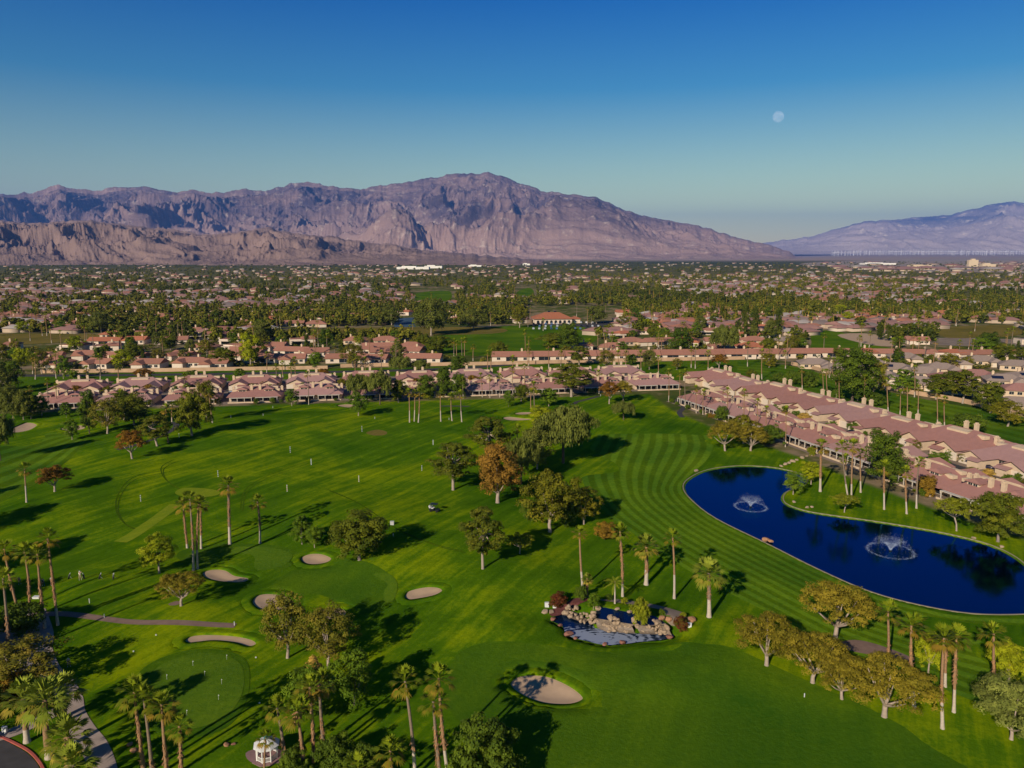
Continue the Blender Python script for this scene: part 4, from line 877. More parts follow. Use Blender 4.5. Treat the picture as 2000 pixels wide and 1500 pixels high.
# ------------------------------------------------------------------ palms, photo pixels: base x, base y, crown x, crown y
for a in [
 (52, 981, 48, 916, 'thin fan palm alone on the left beside the round red brown tree', dict(pale=.55, tr=.2)),
 (449, 1063, 446, 948, 'thick fan palm with shaggy orange trunk behind the green', dict(tr=.30, cr=2.1, pale=.3, skirt=(.3, .96))),
 (508, 1061, 503, 980, 'fan palm with orange trunk right of the thickest one behind the green', dict(pale=.35, skirt=(.45, .96))),
 (378, 1114, 371, 975, 'tallest fan palm in the group of four by the green', dict(pale=.3, skirt=(.3, .7))),
 (386, 1111, 388, 985, 'fan palm with shaggy trunk in front of the group of four', dict(pale=.3, skirt=(.4, .95))),
 (393, 1072, 391, 984, 'darker fan palm at right of the group of four', dict(pale=.3, skirt=(.35, .9))),
 (366, 1070, 358, 986, 'fan palm at left of the group of four', dict(pale=.1, skirt=(.15, .8))),
 (36, 1196, 8, 1072, 'strongly leaning fan palm at the left edge', dict(pale=.0, skirt=(.35, .75))),
 (57, 1208, 48, 1078, 'slender fan palm, second from the left of the leaning row', dict(pale=.25, skirt=(.3, .65))),
 (88, 1227, 73, 1082, 'slender fan palm, third from the left of the leaning row', dict(pale=.25, skirt=(.3, .7))),
 (113, 1221, 93, 1052, 'tallest leaning fan palm at the right of the row', dict(pale=.25, skirt=(.3, .7))),
 (18, 1285, 6, 1130, 'leaning fan palm behind the shaded plaza at left edge', dict(pale=.0, skirt=(.1, .55))),
 (53, 1449, 45, 1366, 'stout bushy palm with whitened base, left one by the road', dict(kind='stout', pale=.35, tr=.38, cr=2.5)),
 (96, 1480, 88, 1368, 'stout bushy palm with whitened base, middle one by the road', dict(kind='stout', pale=.27, tr=.42, cr=2.6)),
 (125, 1402, 124, 1348, 'stout bushy palm with brown trunk behind the others', dict(kind='stout', pale=.0, tr=.4, cr=2.2)),
 (136, 1502, 132, 1440, 'stoutest palm with the largest crown beside the cart path', dict(kind='stout', pale=.0, tr=.62, cr=2.5)),
 (146, 1565, 142, 1494, 'stout palm cut by the bottom edge beside the cart path', dict(kind='stout', pale=.0, tr=.5, cr=2.3)),
 (280, 1500, 262, 1352, 'tall fan palm at the left of the four beside the putting green', dict(pale=.0, skirt=(.05, .75), cr=1.9)),
 (297, 1503, 281, 1366, 'thin fan palm second from left of the four beside the putting green', dict(pale=.0, skirt=(.02, .2), cr=1.7)),
 (325, 1503, 315, 1376, 'thin fan palm third from left of the four beside the putting green', dict(pale=.0, skirt=(.02, .42), cr=1.8)),
 (354, 1505, 350, 1418, 'shorter shaggy fan palm at the right of the four beside the putting green', dict(pale=.0, skirt=(.05, .95), cr=1.5)),
 (811, 1520, 791, 1330, 'fan palm with whitened foot left of the near pair', dict(pale=.3, skirt=(.32, .42), cr=1.7)),
 (876, 1520, 857, 1325, 'tallest fan palm of the near pair, shaggy at mid trunk', dict(pale=.3, skirt=(.34, .72), cr=1.8)),
 (860, 1520, 846, 1370, 'shorter fan palm of the near pair', dict(pale=.0, skirt=(.05, .7), cr=1.7)),
 (557, 1481, 541, 1382, 'fan palm with shaggy foot right behind the gazebo', dict(pale=.0, skirt=(.02, .4), cr=1.5)),
 (592, 1520, 580, 1390, 'fan palm with hanging orange dead fronds near the gazebo', dict(pale=.0, skirt=(.02, .6), cr=1.8, boot=.9)),
 (613, 1488, 605, 1342, 'fan palm in front of the dark green tree near the gazebo', dict(pale=.0, skirt=(.1, .55), cr=1.7)),
 (632, 1458, 624, 1336, 'fan palm with orange dead fronds touching the dark green tree', dict(pale=.0, skirt=(.05, .5), cr=1.9, boot=.6)),
 (516, 1505, 519, 1441, 'small thin palm in front of the white gazebo', dict(pale=.0, tr=.13, cr=1.1)),
 (766, 1545, 762, 1466, 'low fan palm at the bottom edge left of the very large shrub', dict(pale=.0, skirt=(.1, .9), cr=1.7)),
 (702, 1560, 700, 1500, 'low fan palm at the bottom edge among the shrubs', dict(pale=.0, cr=1.7)),
 (1138, 1147, 1132, 1041, 'thin fan palm behind the left end of the rock falls', dict(pale=.3, cr=1.35)),
 (1216, 1165, 1211, 1038, 'tall fan palm with shaggy trunk behind the rock falls', dict(pale=.25, skirt=(.3, .85), cr=1.6)),
 (1262, 1142, 1262, 1068, 'stout palm with whitened trunk behind the rock falls', dict(kind='stout', pale=.4, skirt=(.3, .95), tr=.38, cr=2.3)),
 (1317, 1169, 1314, 1050, 'fan palm with two joined pale feet right of the stout palm', dict(pale=.4, cr=1.6)),
 (1385, 1205, 1384, 1119, 'stout palm with whitened foot nearest the striped fairway', dict(kind='stout', pale=.42, skirt=(.4, .95), tr=.36, cr=2.5)),
 (1146, 1165, 1147, 1130, 'small stubby palm at the back of the rock falls', dict(kind='stout', pale=.0, tr=.25, cr=1.0, skirt=(.2, .9))),
 (1201, 1179, 1201, 1136, 'small feather palm at the back of the upper pool', dict(kind='feather', cr=1.9, pale=.9)),
 (1735, 1295, 1734, 1194, 'fan palm rising from the bare dirt patch', dict(pale=.0, skirt=(.02, .35), cr=1.7)),
 (1786, 1381, 1780, 1222, 'fan palm with shaggy trunk left of the lime green tree', dict(pale=.22, skirt=(.35, .78), cr=1.9)),
 (1841, 1423, 1844, 1246, 'front fan palm of the close trio at right, whitened foot', dict(pale=.3, skirt=(.3, .5), cr=1.8)),
 (1846, 1342, 1849, 1248, 'rear fan palm of the close trio at right', dict(pale=.3, skirt=(.5, .95), cr=1.6)),
 (1863, 1391, 1868, 1244, 'right fan palm of the close trio at right', dict(pale=.35, skirt=(.38, .85), cr=1.8)),
 (1943, 1337, 1941, 1238, 'fan palm left of the lime green tree at the right edge', dict(pale=.0, skirt=(.02, .5), cr=1.8)),
 (1602, 960, 1604, 872, 'thick fan palm nearest the pond tip on the lawn', dict(pale=.35, tr=.32, skirt=(.38, .95), cr=2.1)),
 (1657, 976, 1645, 872, 'leaning fan palm of the crossing pair above the pond', dict(pale=.3, cr=1.7)),
 (1663, 976, 1666, 871, 'upright fan palm of the crossing pair above the pond', dict(pale=.3, cr=1.9)),
 (1681, 962, 1680, 886, 'fan palm right of the crossing pair above the pond', dict(pale=.35, cr=1.6)),
 (1652, 928, 1651, 896, 'short fan palm by the patio above the pond', dict(pale=.3, cr=1.6)),
 (1727, 996, 1727, 912, 'fan palm in front of the tall dark tree', dict(pale=.42, skirt=(.42, .95), cr=1.9)),
 (1771, 1004, 1769, 922, 'fan palm with pale foot, right of the tall dark tree', dict(pale=.35, skirt=(.4, .95), cr=1.6)),
 (1790, 993, 1795, 903, 'thin fan palm farthest right on the pond lawn', dict(pale=.3, cr=1.6)),
 (800, 825, 799, 767, 'left fan palm of the close trio at the range end', dict(pale=.4, cr=1.9)),
 (809, 823, 810, 768, 'middle fan palm of the close trio at the range end', dict(pale=.4, cr=1.7)),
 (817, 825, 819, 767, 'right fan palm of the close trio at the range end', dict(pale=.3, cr=1.9, skirt=(.3, .9))),
 (861, 823, 860, 770, 'curved fan palm right of the close trio at the range end', dict(pale=.45, cr=1.7)),
 (883, 822, 881, 774, 'shorter fan palm between two others at the range end', dict(pale=.45, cr=1.6)),
 (902, 824, 900, 770, 'rightmost fan palm of the range end line', dict(pale=.4, cr=1.8)),
 (1010, 881, 1010, 838, 'lone fan palm behind the orange brown tree', dict(pale=.0, cr=1.7)),
 (997, 880, 996, 855, 'short dark fan palm behind the orange brown tree', dict(pale=.0, cr=1.8)),
 (1044, 803, 1042, 753, 'fan palm with brown trunk by the yellow brown tree', dict(pale=.0, cr=1.9)),
 (1037, 806, 1037, 766, 'shorter fan palm by the yellow brown tree', dict(pale=.0, cr=1.8)),
 (329, 864, 324, 799, 'fan palm beside the cart path bend at left', dict(pale=.0, cr=1.9)),
 (336, 825, 336, 793, 'short fan palm behind the dark olive evergreen', dict(pale=.3, cr=1.9)),
 (238, 803, 236, 770, 'fan palm among the dark trees before the left villas', dict(pale=.3, cr=2.1)),
 (404, 822, 403, 762, 'leaning fan palm tangled in the olive tawny tree', dict(pale=.2, cr=1.9)),
 (415, 826, 408, 768, 'crossing fan palm tangled in the olive tawny tree', dict(pale=.2, cr=1.8)),
]:
    palm(a[0], a[1], a[2], a[3], a[4], **a[5])
# slim palms standing along and behind the villas and on the two far fairways: base, crown
SLIM = [(976, 776, 976, 735), (942, 776, 939, 734), (957, 777, 956, 738), (1170, 769, 1170, 728), (110, 795, 109, 755), (58, 792, 57, 760), (95, 800, 92, 746),
 (603, 790, 600, 731), (1306, 784, 1306, 726), (1328, 790, 1328, 731), (1339, 797, 1338, 727), (1360, 807, 1360, 759), (1373, 810, 1374, 767), (1420, 821, 1420, 763),
 (1454, 834, 1454, 767), (1534, 873, 1535, 801), (1002, 772, 1001, 722), (1025, 770, 1024, 716), (905, 778, 904, 741), (1480, 842, 1479, 786), (1497, 850, 1497, 800)]
for k, (bx, by, tx, ty) in enumerate(SLIM): palm(bx, by, tx, ty, 'slim fan palm rising in front of the villa roofs', group='slim palms at the villas', pale=.3, cr=1.5, tr=.17, simplep=True)
FARF = [(233, 749, 231, 717), (171, 751, 169, 721), (69, 741, 67, 697), (110, 739, 108, 691), (196, 743, 194, 697), (362, 765, 360, 736), (540, 745, 539, 717), (553, 737, 551, 711),
 (570, 743, 568, 715), (578, 740, 576, 703), (521, 728, 521, 693), (694, 731, 694, 697), (714, 731, 713, 703), (1286, 731, 1286, 700), (1488, 741, 1489, 688), (1503, 716, 1503, 683),
 (952, 728, 952, 690), (959, 728, 960, 688), (1000, 732, 1002, 700), (1031, 724, 1030, 678), (1072, 720, 1071, 676), (1095, 718, 1096, 690), (1208, 724, 1207, 690), (1222, 716, 1222, 690),
 (1252, 726, 1251, 690), (1350, 718, 1350, 682), (1358, 720, 1359, 678), (1383, 724, 1383, 690), (1460, 716, 1461, 674), (1534, 720, 1533, 690), (745, 732, 745, 690), (64, 730, 63, 700)]
for bx, by, tx, ty in FARF: palm(bx, by, tx, ty, 'fan palm on the long fairway behind the villas', group='palms on the far fairway', pale=.3, cr=1.8, tr=.24, simplep=True)
RF = [(1735, 807, 1732, 746), (1758, 810, 1759, 768), (1772, 815, 1772, 756), (1793, 810, 1794, 758), (1831, 832, 1830, 768), (1845, 835, 1844, 781), (1675, 783, 1675, 741), (1689, 792, 1689, 738),
 (1617, 775, 1614, 727), (1634, 778, 1631, 734), (1609, 770, 1607, 728), (1620, 738, 1618, 700), (1626, 742, 1628, 704), (1640, 790, 1639, 742), (1730, 762, 1731, 708), (1786, 776, 1786, 720), (1567, 760, 1566, 722)]
for bx, by, tx, ty in RF: palm(bx, by, tx, ty, 'slim fan palm on the right fairway behind the second villa row', group='palms on the right fairway', pale=.35, cr=1.6, tr=.22, simplep=True)
# ------------------------------------------------------------------ building materials
def roofmat(name, c, ang=0.0, sc=2.2):
    m, N, L, B = nodes_of(name); tc = N.new('ShaderNodeTexCoord')
    w = N.new('ShaderNodeTexWave'); w.wave_type = 'BANDS'; w.bands_direction = 'Z'; w.inputs['Scale'].default_value = sc * 1.3; w.inputs['Distortion'].default_value = 0.6; L.new(tc.outputs['Object'], w.inputs['Vector'])
    oi = N.new('ShaderNodeObjectInfo'); n = noise(N, L, tc.outputs['Object'], 0.7, 6, 0.7); n2 = noise(N, L, tc.outputs['Object'], 6.0, 4, 0.7)
    s = mathn(N, L, 'ADD', mathn(N, L, 'MULTIPLY', n.outputs[0], 0.45), mathn(N, L, 'MULTIPLY', w.outputs[0], 0.22)); s = mathn(N, L, 'ADD', s, mathn(N, L, 'MULTIPLY', n2.outputs[0], 0.3))
    s = mathn(N, L, 'ADD', s, mathn(N, L, 'MULTIPLY', oi.outputs['Random'], 0.16))
    r = ramp(N, [(0.25, tuple(x * 0.68 for x in c)), (0.85, tuple(min(1, x * 1.25) for x in c))]); L.new(s, r.inputs[0]); L.new(r.outputs[0], B.inputs['Base Color']); B.inputs['Roughness'].default_value = 0.9; B.inputs['Specular IOR Level'].default_value = 0.1
    bp = N.new('ShaderNodeBump'); bp.inputs['Strength'].default_value = 0.5; bp.inputs['Distance'].default_value = 0.06; L.new(w.outputs[0], bp.inputs['Height']); L.new(bp.outputs[0], B.inputs['Normal']); return m
R_mauve = roofmat('mauve_roof_tiles', (0.33, 0.165, 0.135))
R_mauve2 = roofmat('faded_mauve_roof_tiles', (0.36, 0.205, 0.18)); R_pink = roofmat('pink_roof_tiles', (0.36, 0.165, 0.11)); R_terra = roofmat('terracotta_roof_tiles', (0.42, 0.15, 0.08)); R_tan = roofmat('taupe_roof_tiles', (0.30, 0.225, 0.18)); R_orange = roofmat('orange_roof_tiles', (0.34, 0.125, 0.065))
W_cream = simple('cream_stucco', (0.56, 0.42, 0.28), 0.9, 0.10, 0.8, 0.1); W_white = simple('white_stucco', (0.64, 0.52, 0.40), 0.9, 0.10, 0.8, 0.1)
W_trim = simple('pale_trim_paint', (0.52, 0.46, 0.38), 0.7, 0.08, 1.0); W_glass = simple('dark_window_glass', (0.018, 0.022, 0.028), 0.12, 0.2, 2, 0.6)
W_door = simple('garage_door_paint', (0.62, 0.52, 0.40), 0.6, 0.06, 1.0); W_solar = simple('solar_panel_glass', (0.012, 0.016, 0.035), 0.2, 0.2, 2, 0.6)
W_flat = simple('pale_flat_roof', (0.50, 0.42, 0.35), 0.9, 0.15, 0.5); W_tan = simple('tan_block_wall', (0.46, 0.30, 0.18), 0.95, 0.18, 0.35)
def hip(mb, x0, y0, x1, y1, ze, zr, ridge, axis='x', th=0.22, m=0):
    """hipped (ridge < full length) or gabled roof with a fascia; ridge = half length of the ridge"""
    cx, cy = (x0 + x1) / 2, (y0 + y1) / 2
    a, b = ((cx - ridge, cy, zr), (cx + ridge, cy, zr)) if axis == 'x' else ((cx, cy - ridge, zr), (cx, cy + ridge, zr))
    A, B_, C, D = (x0, y0, ze), (x1, y0, ze), (x1, y1, ze), (x0, y1, ze)
    if axis == 'x': mb.quad(A, B_, b, a, m); mb.quad(C, D, a, b, m); mb.tri(D, A, a, m); mb.tri(B_, C, b, m)
    else: mb.quad(B_, C, b, a, m); mb.quad(D, A, a, b, m); mb.tri(A, B_, a, m); mb.tri(C, D, b, m)
    lo = [(p[0], p[1], ze - th) for p in (A, B_, C, D)]; hi = [A, B_, C, D]
    for i in range(4): j = (i + 1) % 4; mb.quad(lo[i], lo[j], hi[j], hi[i], m)
    mb.quad(lo[3], lo[2], lo[1], lo[0], m)
def house_wall(mb, x0, y0, x1, y1, h, gable=None, zr=0):
    mb.box(x0, y0, -0.4, x1, y1, h)
    if gable == 'y0': mb.tri((x0 + .1, y0 + .004, h), (x1 - .1, y0 + .004, h), ((x0 + x1) / 2, y0 + .004, zr))
class Proto:
    def __init__(s): s.parts = []
    def add(s, name, mesh, parent=None, loc=(0, 0, 0)): s.parts.append((name, mesh, parent, loc)); return len(s.parts) - 1
    def place(s, name, loc, rz, label, cat, group=None, sc=(1, 1, 1), swap=None):
        e = empty(name, loc, rz, sc); made = []
        for n, me, pa, lo in s.parts:
            if swap and n in swap: me = swap[n]
            o = link(n, me, e if pa is None else made[pa]); o.location = lo; made.append(o)
        return tag(e, label, cat, group)
def mesh_of(fn, name, mats): mb = MB(); fn(mb); return mb.mesh(name, mats)
# one chimney, window and door mesh are shared by every copy
def _chim(mb): mb.box(-.5, -.42, 0, .5, .42, 3.0); mb.box(-.6, -.52, 3.0, .6, .52, 3.2); mb.box(-.34, -.28, 3.2, .34, .28, 3.55)
me_chim = mesh_of(_chim, 'chimney', W_cream)
def _win(w, h):
    def f(mb):
        mb.box(-w / 2, -.05, 0, w / 2, .02, h, 0)
        for x in (-w / 2 - .08, w / 2): mb.box(x, -.09, -.08, x + .08, .02, h + .08, 1)
        for z in (-.08, h): mb.box(-w / 2, -.09, z, w / 2, .02, z + .08, 1)
        mb.box(-.03, -.08, 0, .03, .0, h, 1)
    return mesh_of(f, 'window', [W_glass, W_trim])
me_win = _win(1.7, 1.2); me_door = _win(6.0, 2.1); me_pdoor_shade = _win(8.8, 2.2); me_smallwin = _win(1.1, .8)
def _gar(mb):
    mb.box(-2.4, -.05, 0, 2.4, .02, 2.2)
    for k in range(4): mb.box(-2.38, -.075, .06 + k * .54, 2.38, -.05, .50 + k * .54)
me_gar = mesh_of(_gar, 'garage_door', W_door)
def _well(mb): mb.box(-2.0, -.8, -.5, 2.0, .8, .40); mb.box(-1.5, -.5, .40, 1.5, .5, .48)
me_well = mesh_of(_well, 'skylight', W_cream)
def villa_front():
    p = Proto(); Wd, D, H, ZR = 20.5, 13.0, 2.7, 5.9
    def wall(mb):
        mb.box(-Wd / 2, -D / 2, -.4, Wd / 2, D / 2, H)
        for sx in (-1, 1): x = sx * 5.6; mb.box(x - 3.3, D / 2 + .003, -.4, x + 3.3, D / 2 + 3.6, H)
    def roof(mb):
        a, b = (-4.6, 0, ZR), (4.6, 0, ZR); f, k, ze, zf = -D / 2 - 2.2, D / 2 + .8, H + .22, H - .22; xl, xr = -Wd / 2 - .7, Wd / 2 + .7
        mb.quad((xl, f, zf), (xr, f, zf), b, a); mb.quad((xr, k, ze), (xl, k, ze), a, b); mb.tri((xl, k, ze), (xl, f, zf), a); mb.tri((xr, f, zf), (xr, k, ze), b)
        P_ = [(xl, f, zf), (xr, f, zf), (xr, k, ze), (xl, k, ze)]; Q_ = [(p_[0], p_[1], p_[2] - .2) for p_ in P_]
        for i_ in range(4): mb.quad(Q_[i_], Q_[(i_ + 1) % 4], P_[(i_ + 1) % 4], P_[i_])
        mb.quad(*Q_[::-1])
        for sx in (-1, 1): x = sx * 5.6; hip(mb, x - 3.9, 2.0, x + 3.9, D / 2 + 4.2, H + .20, 4.9, 2.6, 'y')
    p.add('wall', mesh_of(wall, 'wall', W_cream)); p.add('roof', mesh_of(roof, 'roof', R_mauve))
    for x, y, z in ((-1.7, -2.9, 3.6), (1.7, -2.9, 3.6), (-9.9, 2.2, 1.9), (9.9, 2.2, 1.9)): p.add('chimney', me_chim, None, (x, y, z))
    def dw(mb):
        mb.box(-1.7, 0, 0, 1.7, 3.4, 1.25); mb.tri((-1.7, -.003, 1.25), (1.7, -.003, 1.25), (0, -.003, 1.8))
    def dr(mb): hip(mb, -2.2, -.5, 2.2, 3.2, 1.42, 2.25, 1.1, 'y', .14)
    m1, m2 = mesh_of(dw, 'dormer', W_cream), mesh_of(dr, 'dormer_roof', R_mauve)
    for x in (-5.3, 5.3):
        d = p.add('dormer', m1, None, (x, -4.3, 3.7)); p.add('dormer_roof', m2, d); p.add('window', me_smallwin, d, (-.7, -.01, .25)); p.add('window', me_smallwin, d, (.7, -.01, .25))
    def cl(mb):
        mb.poly([(-3.2, .5, 5.2), (3.2, .5, 5.2), (3.2, .5, 6.3), (-3.2, .5, 6.3)]); mb.quad((3.2, .5, 5.2), (3.2, 3.6, 4.3), (3.2, 3.6, 4.7), (3.2, .5, 6.3)); mb.quad((-3.2, 3.6, 4.3), (-3.2, .5, 5.2), (-3.2, .5, 6.3), (-3.2, 3.6, 4.7)); mb.quad((-3.2, .5, 6.3), (3.2, .5, 6.3), (3.2, 3.6, 4.7), (-3.2, 3.6, 4.7))
    p.add('clerestory', mesh_of(cl, 'clerestory', W_cream))
    for x, y, z in ((-7.6, -2.2, 4.4), (7.6, -2.2, 4.4), (-6.2, 1.8, 4.9), (6.4, 2.2, 4.75)): p.add('skylight', me_well, None, (x, y, z))
    def pc(mb): mb.box(-9.6, -9.9, 2.12, -.6, -D / 2 - 2.22, 2.26); mb.box(.6, -9.9, 2.12, 9.6, -D / 2 - 2.22, 2.26)
    c = p.add('patio_cover', mesh_of(pc, 'patio_cover', W_trim)); pm = mesh_of(lambda mb: mb.box(-.10, -.10, -.3, .10, .10, 2.12), 'post', W_trim)
    for x in (-9.3, -6.5, -3.7, -.9, .9, 3.7, 6.5, 9.3): p.add('post', pm, c, (x, -9.7, 0))
    for x in (-5.0, 5.0): p.add('patio_door', me_pdoor_shade, None, (x, -D / 2 - .02, .1))  # wide dark glass doors also stand in for the porch shade
    p.add('patio_wall', mesh_of(lambda mb: mb.box(-10.2, -10.3, -.4, 10.2, -10.05, .45), 'patio_wall', W_cream))
    return p
def villa_court():
    p = Proto(); Wd, D, H, ZR = 21.0, 13.0, 2.7, 6.1
    def wall(mb):
        mb.box(-Wd / 2, -D / 2, -.4, Wd / 2, D / 2, H)
        for sx in (-1, 1):
            x = sx * 6.3; mb.box(x - 3.6, -D / 2 - 4.6, -.4, x + 3.6, -D / 2 - .003, H); mb.tri((x - 3.6, -D / 2 - 4.6, H), (x + 3.6, -D / 2 - 4.6, H), (x, -D / 2 - 4.6, 4.55))
            x2 = sx * 4.4; mb.box(x2 - 1.7, -D / 2 - 6.0, -.4, x2 + 1.7, -D / 2 - 4.605, 2.3)
    def roof(mb):
        hip(mb, -Wd / 2 - .7, -D / 2 - .8, Wd / 2 + .7, D / 2 + .8, H + .22, ZR, 5.0)
        for sx in (-1, 1):
            x = sx * 6.3
            for s in (-1, 1):
                a, b, c, d = (x, -D / 2 - 5.2, 4.85), (x, -.6, 4.85), (x + s * 4.2, -.6, H + .16), (x + s * 4.2, -D / 2 - 5.2, H + .16)
                q = [a, b, c, d]; mb.quad(*(q if s < 0 else q[::-1])); lo = [(t[0], t[1], t[2] - .2) for t in q]; mb.quad(*(lo[::-1] if s < 0 else lo)); mb.quad(lo[0], lo[3], d, a); mb.quad(lo[3], lo[2], c, d)
            x2 = sx * 4.4; mb.quad((x2 - 2.1, -D / 2 - 6.4, 2.32), (x2 + 2.1, -D / 2 - 6.4, 2.32), (x2 + 2.1, -D / 2 - 4.62, 2.9), (x2 - 2.1, -D / 2 - 4.62, 2.9)); mb.quad((x2 - 2.1, -D / 2 - 6.4, 2.2), (x2 + 2.1, -D / 2 - 6.4, 2.2), (x2 + 2.1, -D / 2 - 6.4, 2.32), (x2 - 2.1, -D / 2 - 6.4, 2.32))
    p.add('wall', mesh_of(wall, 'wall', W_cream)); p.add('roof', mesh_of(roof, 'roof', R_mauve))
    for x, y, z in ((-1.8, 2.4, 4.1), (1.8, 2.4, 4.1), (-10.3, 1.0, 2.2), (10.3, 1.0, 2.2)): p.add('chimney', me_chim, None, (x, y, z))
    for sx in (-1, 1):
        p.add('garage_door', me_gar, None, (sx * 7.3, -D / 2 - 4.62, .02) if False else (sx * 8.0, -D / 2 - 4.62, .02)); p.add('window', me_win, None, (sx * 1.6, -D / 2 - .02, 1.0))
    p.add('clerestory', mesh_of(lambda mb: (mb.quad((-3.6, -2.2, 4.7), (3.6, -2.2, 4.7), (3.6, -2.2, 5.7), (-3.6, -2.2, 5.7)), mb.quad((-3.6, -2.2, 5.7), (3.6, -2.2, 5.7), (3.6, -.2, 6.0), (-3.6, -.2, 6.0)), mb.tri((3.6, -2.2, 4.7), (3.6, -.2, 5.8), (3.6, -2.2, 5.7)), mb.tri((-3.6, -.2, 5.8), (-3.6, -2.2, 4.7), (-3.6, -2.2, 5.7))), 'clerestory', W_cream))
    for x, y, z in ((-7.0, -.8, 5.0), (7.0, -.8, 5.0), (-5.0, 3.4, 4.35), (5.0, 3.4, 4.35)): p.add('skylight', me_well, None, (x, y, z))
    return p
VF, VC = villa_front(), villa_court()
VILLAS = []
def row(pa, pb, spacing, proto, off, kind, start=0.0, name='villa', skip=()):
    a = Vector(P0(*pa)); b = Vector(P0(*pb)); d = (b - a).normalized(); nrm = Vector((-d.y, d.x)); L_ = (b - a).length; k = 0; t = start; out = []
    rz = math.atan2(d.y, d.x)
    while t < L_ + spacing * 0.3:
        c = a + d * t + nrm * (off + (random.Random(k * 5).uniform(-.9, 1.3) if off < 40 else 0))
        if k not in skip: out.append((proto.place(name, (c.x, c.y, 0.06), rz + random.Random(k).uniform(-.02, .02), None, 'villa'), c))
        t += spacing; k += 1
    return out, a, d, nrm, rz
ORD = ['first', 'second', 'third', 'fourth', 'fifth', 'sixth', 'seventh', 'eighth', 'ninth', 'tenth', 'eleventh', 'twelfth', 'thirteenth']
def label_row(objs, text, group):
    for k, (o, c) in enumerate(objs): o['label'] = f'{ORD[k]} {text}'; o['group'] = group
r1, A1, D1, N1, Z1 = row((60, 803), (1275, 764), 25.0, VF, 11.6, 'front', 8.0)
label_row(r1, 'mauve roofed villa from the left along the lawn, with white patio cover', 'front villas with patios')
r2, *_ = row((60, 803), (1275, 764), 25.0, VC, 45.0, 'court', 3.0)
label_row(r2, 'garage court villa from the left in the row behind the patio villas', 'garage court villas behind')
r3, A3, D3, N3, Z3 = row((1312, 789), (2050, 1060), 21.6, VF, 11.6, 'front', 9.0)
label_row(r3, 'mauve roofed villa from the corner down the row above the pond', 'villas above the pond')
r4, A4, D4, N4, Z4 = row((1415, 762), (2050, 945), 22.0, VC, 9.5, 'court', -18.0)
for k, (o_, c_) in enumerate(r4): o_.scale = (1.0, 1.30, (1.04, .93, 1.12, .98)[k % 4])
for k, (o_, c_) in enumerate(r3): o_.scale = (1.0, 1.0, (1.0, 1.1, .94)[k % 3])
for k, (o_, c_) in enumerate(r1 + r2): o_.scale = (1.0, 1.0, (.90, .96, .87)[k % 3])
for rw in (r1, r2, r3, r4):
    for k, (o_, c_) in enumerate(rw):
        if k % 3 == 1:
            for ch in o_.children:
                if ch.name.split('.')[0] == 'roof': ch.material_slots[0].link = 'OBJECT'; ch.material_slots[0].material = R_mauve2
label_row(r4, 'garage villa from the corner down the second row across the street', 'garage villas across the street')
# courts, street
def wpoly(a, d, n, s0, s1, o0, o1): return [tuple(a + d * s0 + n * o0), tuple(a + d * s1 + n * o0), tuple(a + d * s1 + n * o1), tuple(a + d * s0 + n * o1)]
patch('court_ground', wpoly(A1, D1, N1, -12, 262, 1.0, 62), M_soil, 0.03, None)
patch('court_ground', wpoly(A3, D3, N3, -6, 190, 0.6, 56), M_soil, 0.035, None)
patch('street', wpoly(A1, D1, N1, -12, 262, 31.5, 36.5), M_asph, 0.05, None)
patch('street', wpoly(A3, D3, N3, 2, 190, 27.0, 33.0), M_asph, 0.055, None)
# far fairways, dry ground, streets of the town
M_far_fair = grassmat('far_fairway_turf', (0.022, 0.075, 0.006), (0.075, 0.140, 0.008), 0.5, 0.2, None, 0.6, 9)
M_right_fair = grassmat('right_fairway_turf', (0.022, 0.075, 0.006), (0.080, 0.145, 0.009), 0.5, 0.15, (7, 1.12, 0.88), 0.5, 12)
patch('far_fairway', px_poly([(-220, 790), (-220, 744), (80, 733), (440, 724), (800, 717), (1180, 709), (1450, 703), (1500, 708), (1530, 735), (1480, 744), (1290, 743), (900, 757), (400, 770), (60, 778)], 3), M_far_fair, 0.02, None)
strip('right_fairway', [(1440, 706), (1545, 715), (1645, 742), (1700, 757), (1780, 775), (1870, 792), (1950, 806), (2150, 850)], [(1440, 742), (1530, 755), (1600, 775), (1700, 806), (1800, 836), (1900, 868), (2000, 898), (2150, 946)], M_right_fair, 90, 20, 0.07)
for pts, mt in (([(820, 668), (880, 650), (1000, 636), (1150, 640), (1160, 668), (1060, 688), (960, 695), (860, 690)], M_far_fair), ([(1590, 648), (1640, 648), (1700, 672), (1750, 684), (1600, 686), (1585, 668)], M_far_fair),
                ([(1635, 655), (1700, 652), (1760, 668), (1760, 676), (1700, 674)], M_sand), ([(-40, 655), (100, 652), (210, 655), (200, 664), (60, 672), (-40, 676)], M_drygrass), ([(540, 648), (700, 640), (960, 640), (960, 652), (700, 656), (540, 658)], M_drygrass),
                ([(810, 575), (850, 568), (880, 570), (875, 588), (820, 590)], M_far_fair), ([(1010, 570), (1035, 562), (1042, 574), (1016, 580)], M_far_fair), ([(1850, 640), (1980, 636), (1990, 655), (1850, 660)], M_drygrass),
                ([(1820, 660), (2000, 664), (2040, 676), (1830, 674)], M_soil), ([(40, 618), (95, 612), (100, 621), (50, 624)], M_far_fair), ([(270, 575), (300, 572), (302, 582), (272, 583)], M_far_fair)):
    patch('grounds', px_poly(pts, 4), mt, 0.06 + 0.08 * (mt is M_sand) + 0.05 * (mt is M_drygrass), None)
for y0, y1 in ((734, 716), (666, 660), (631, 627), (645, 640)): road('street', [(-100, y0), (300, y0 - 2), (800, (y0 + y1) / 2 - 2), (1000, y1 - 4)], 7, M_asph, 0.03)
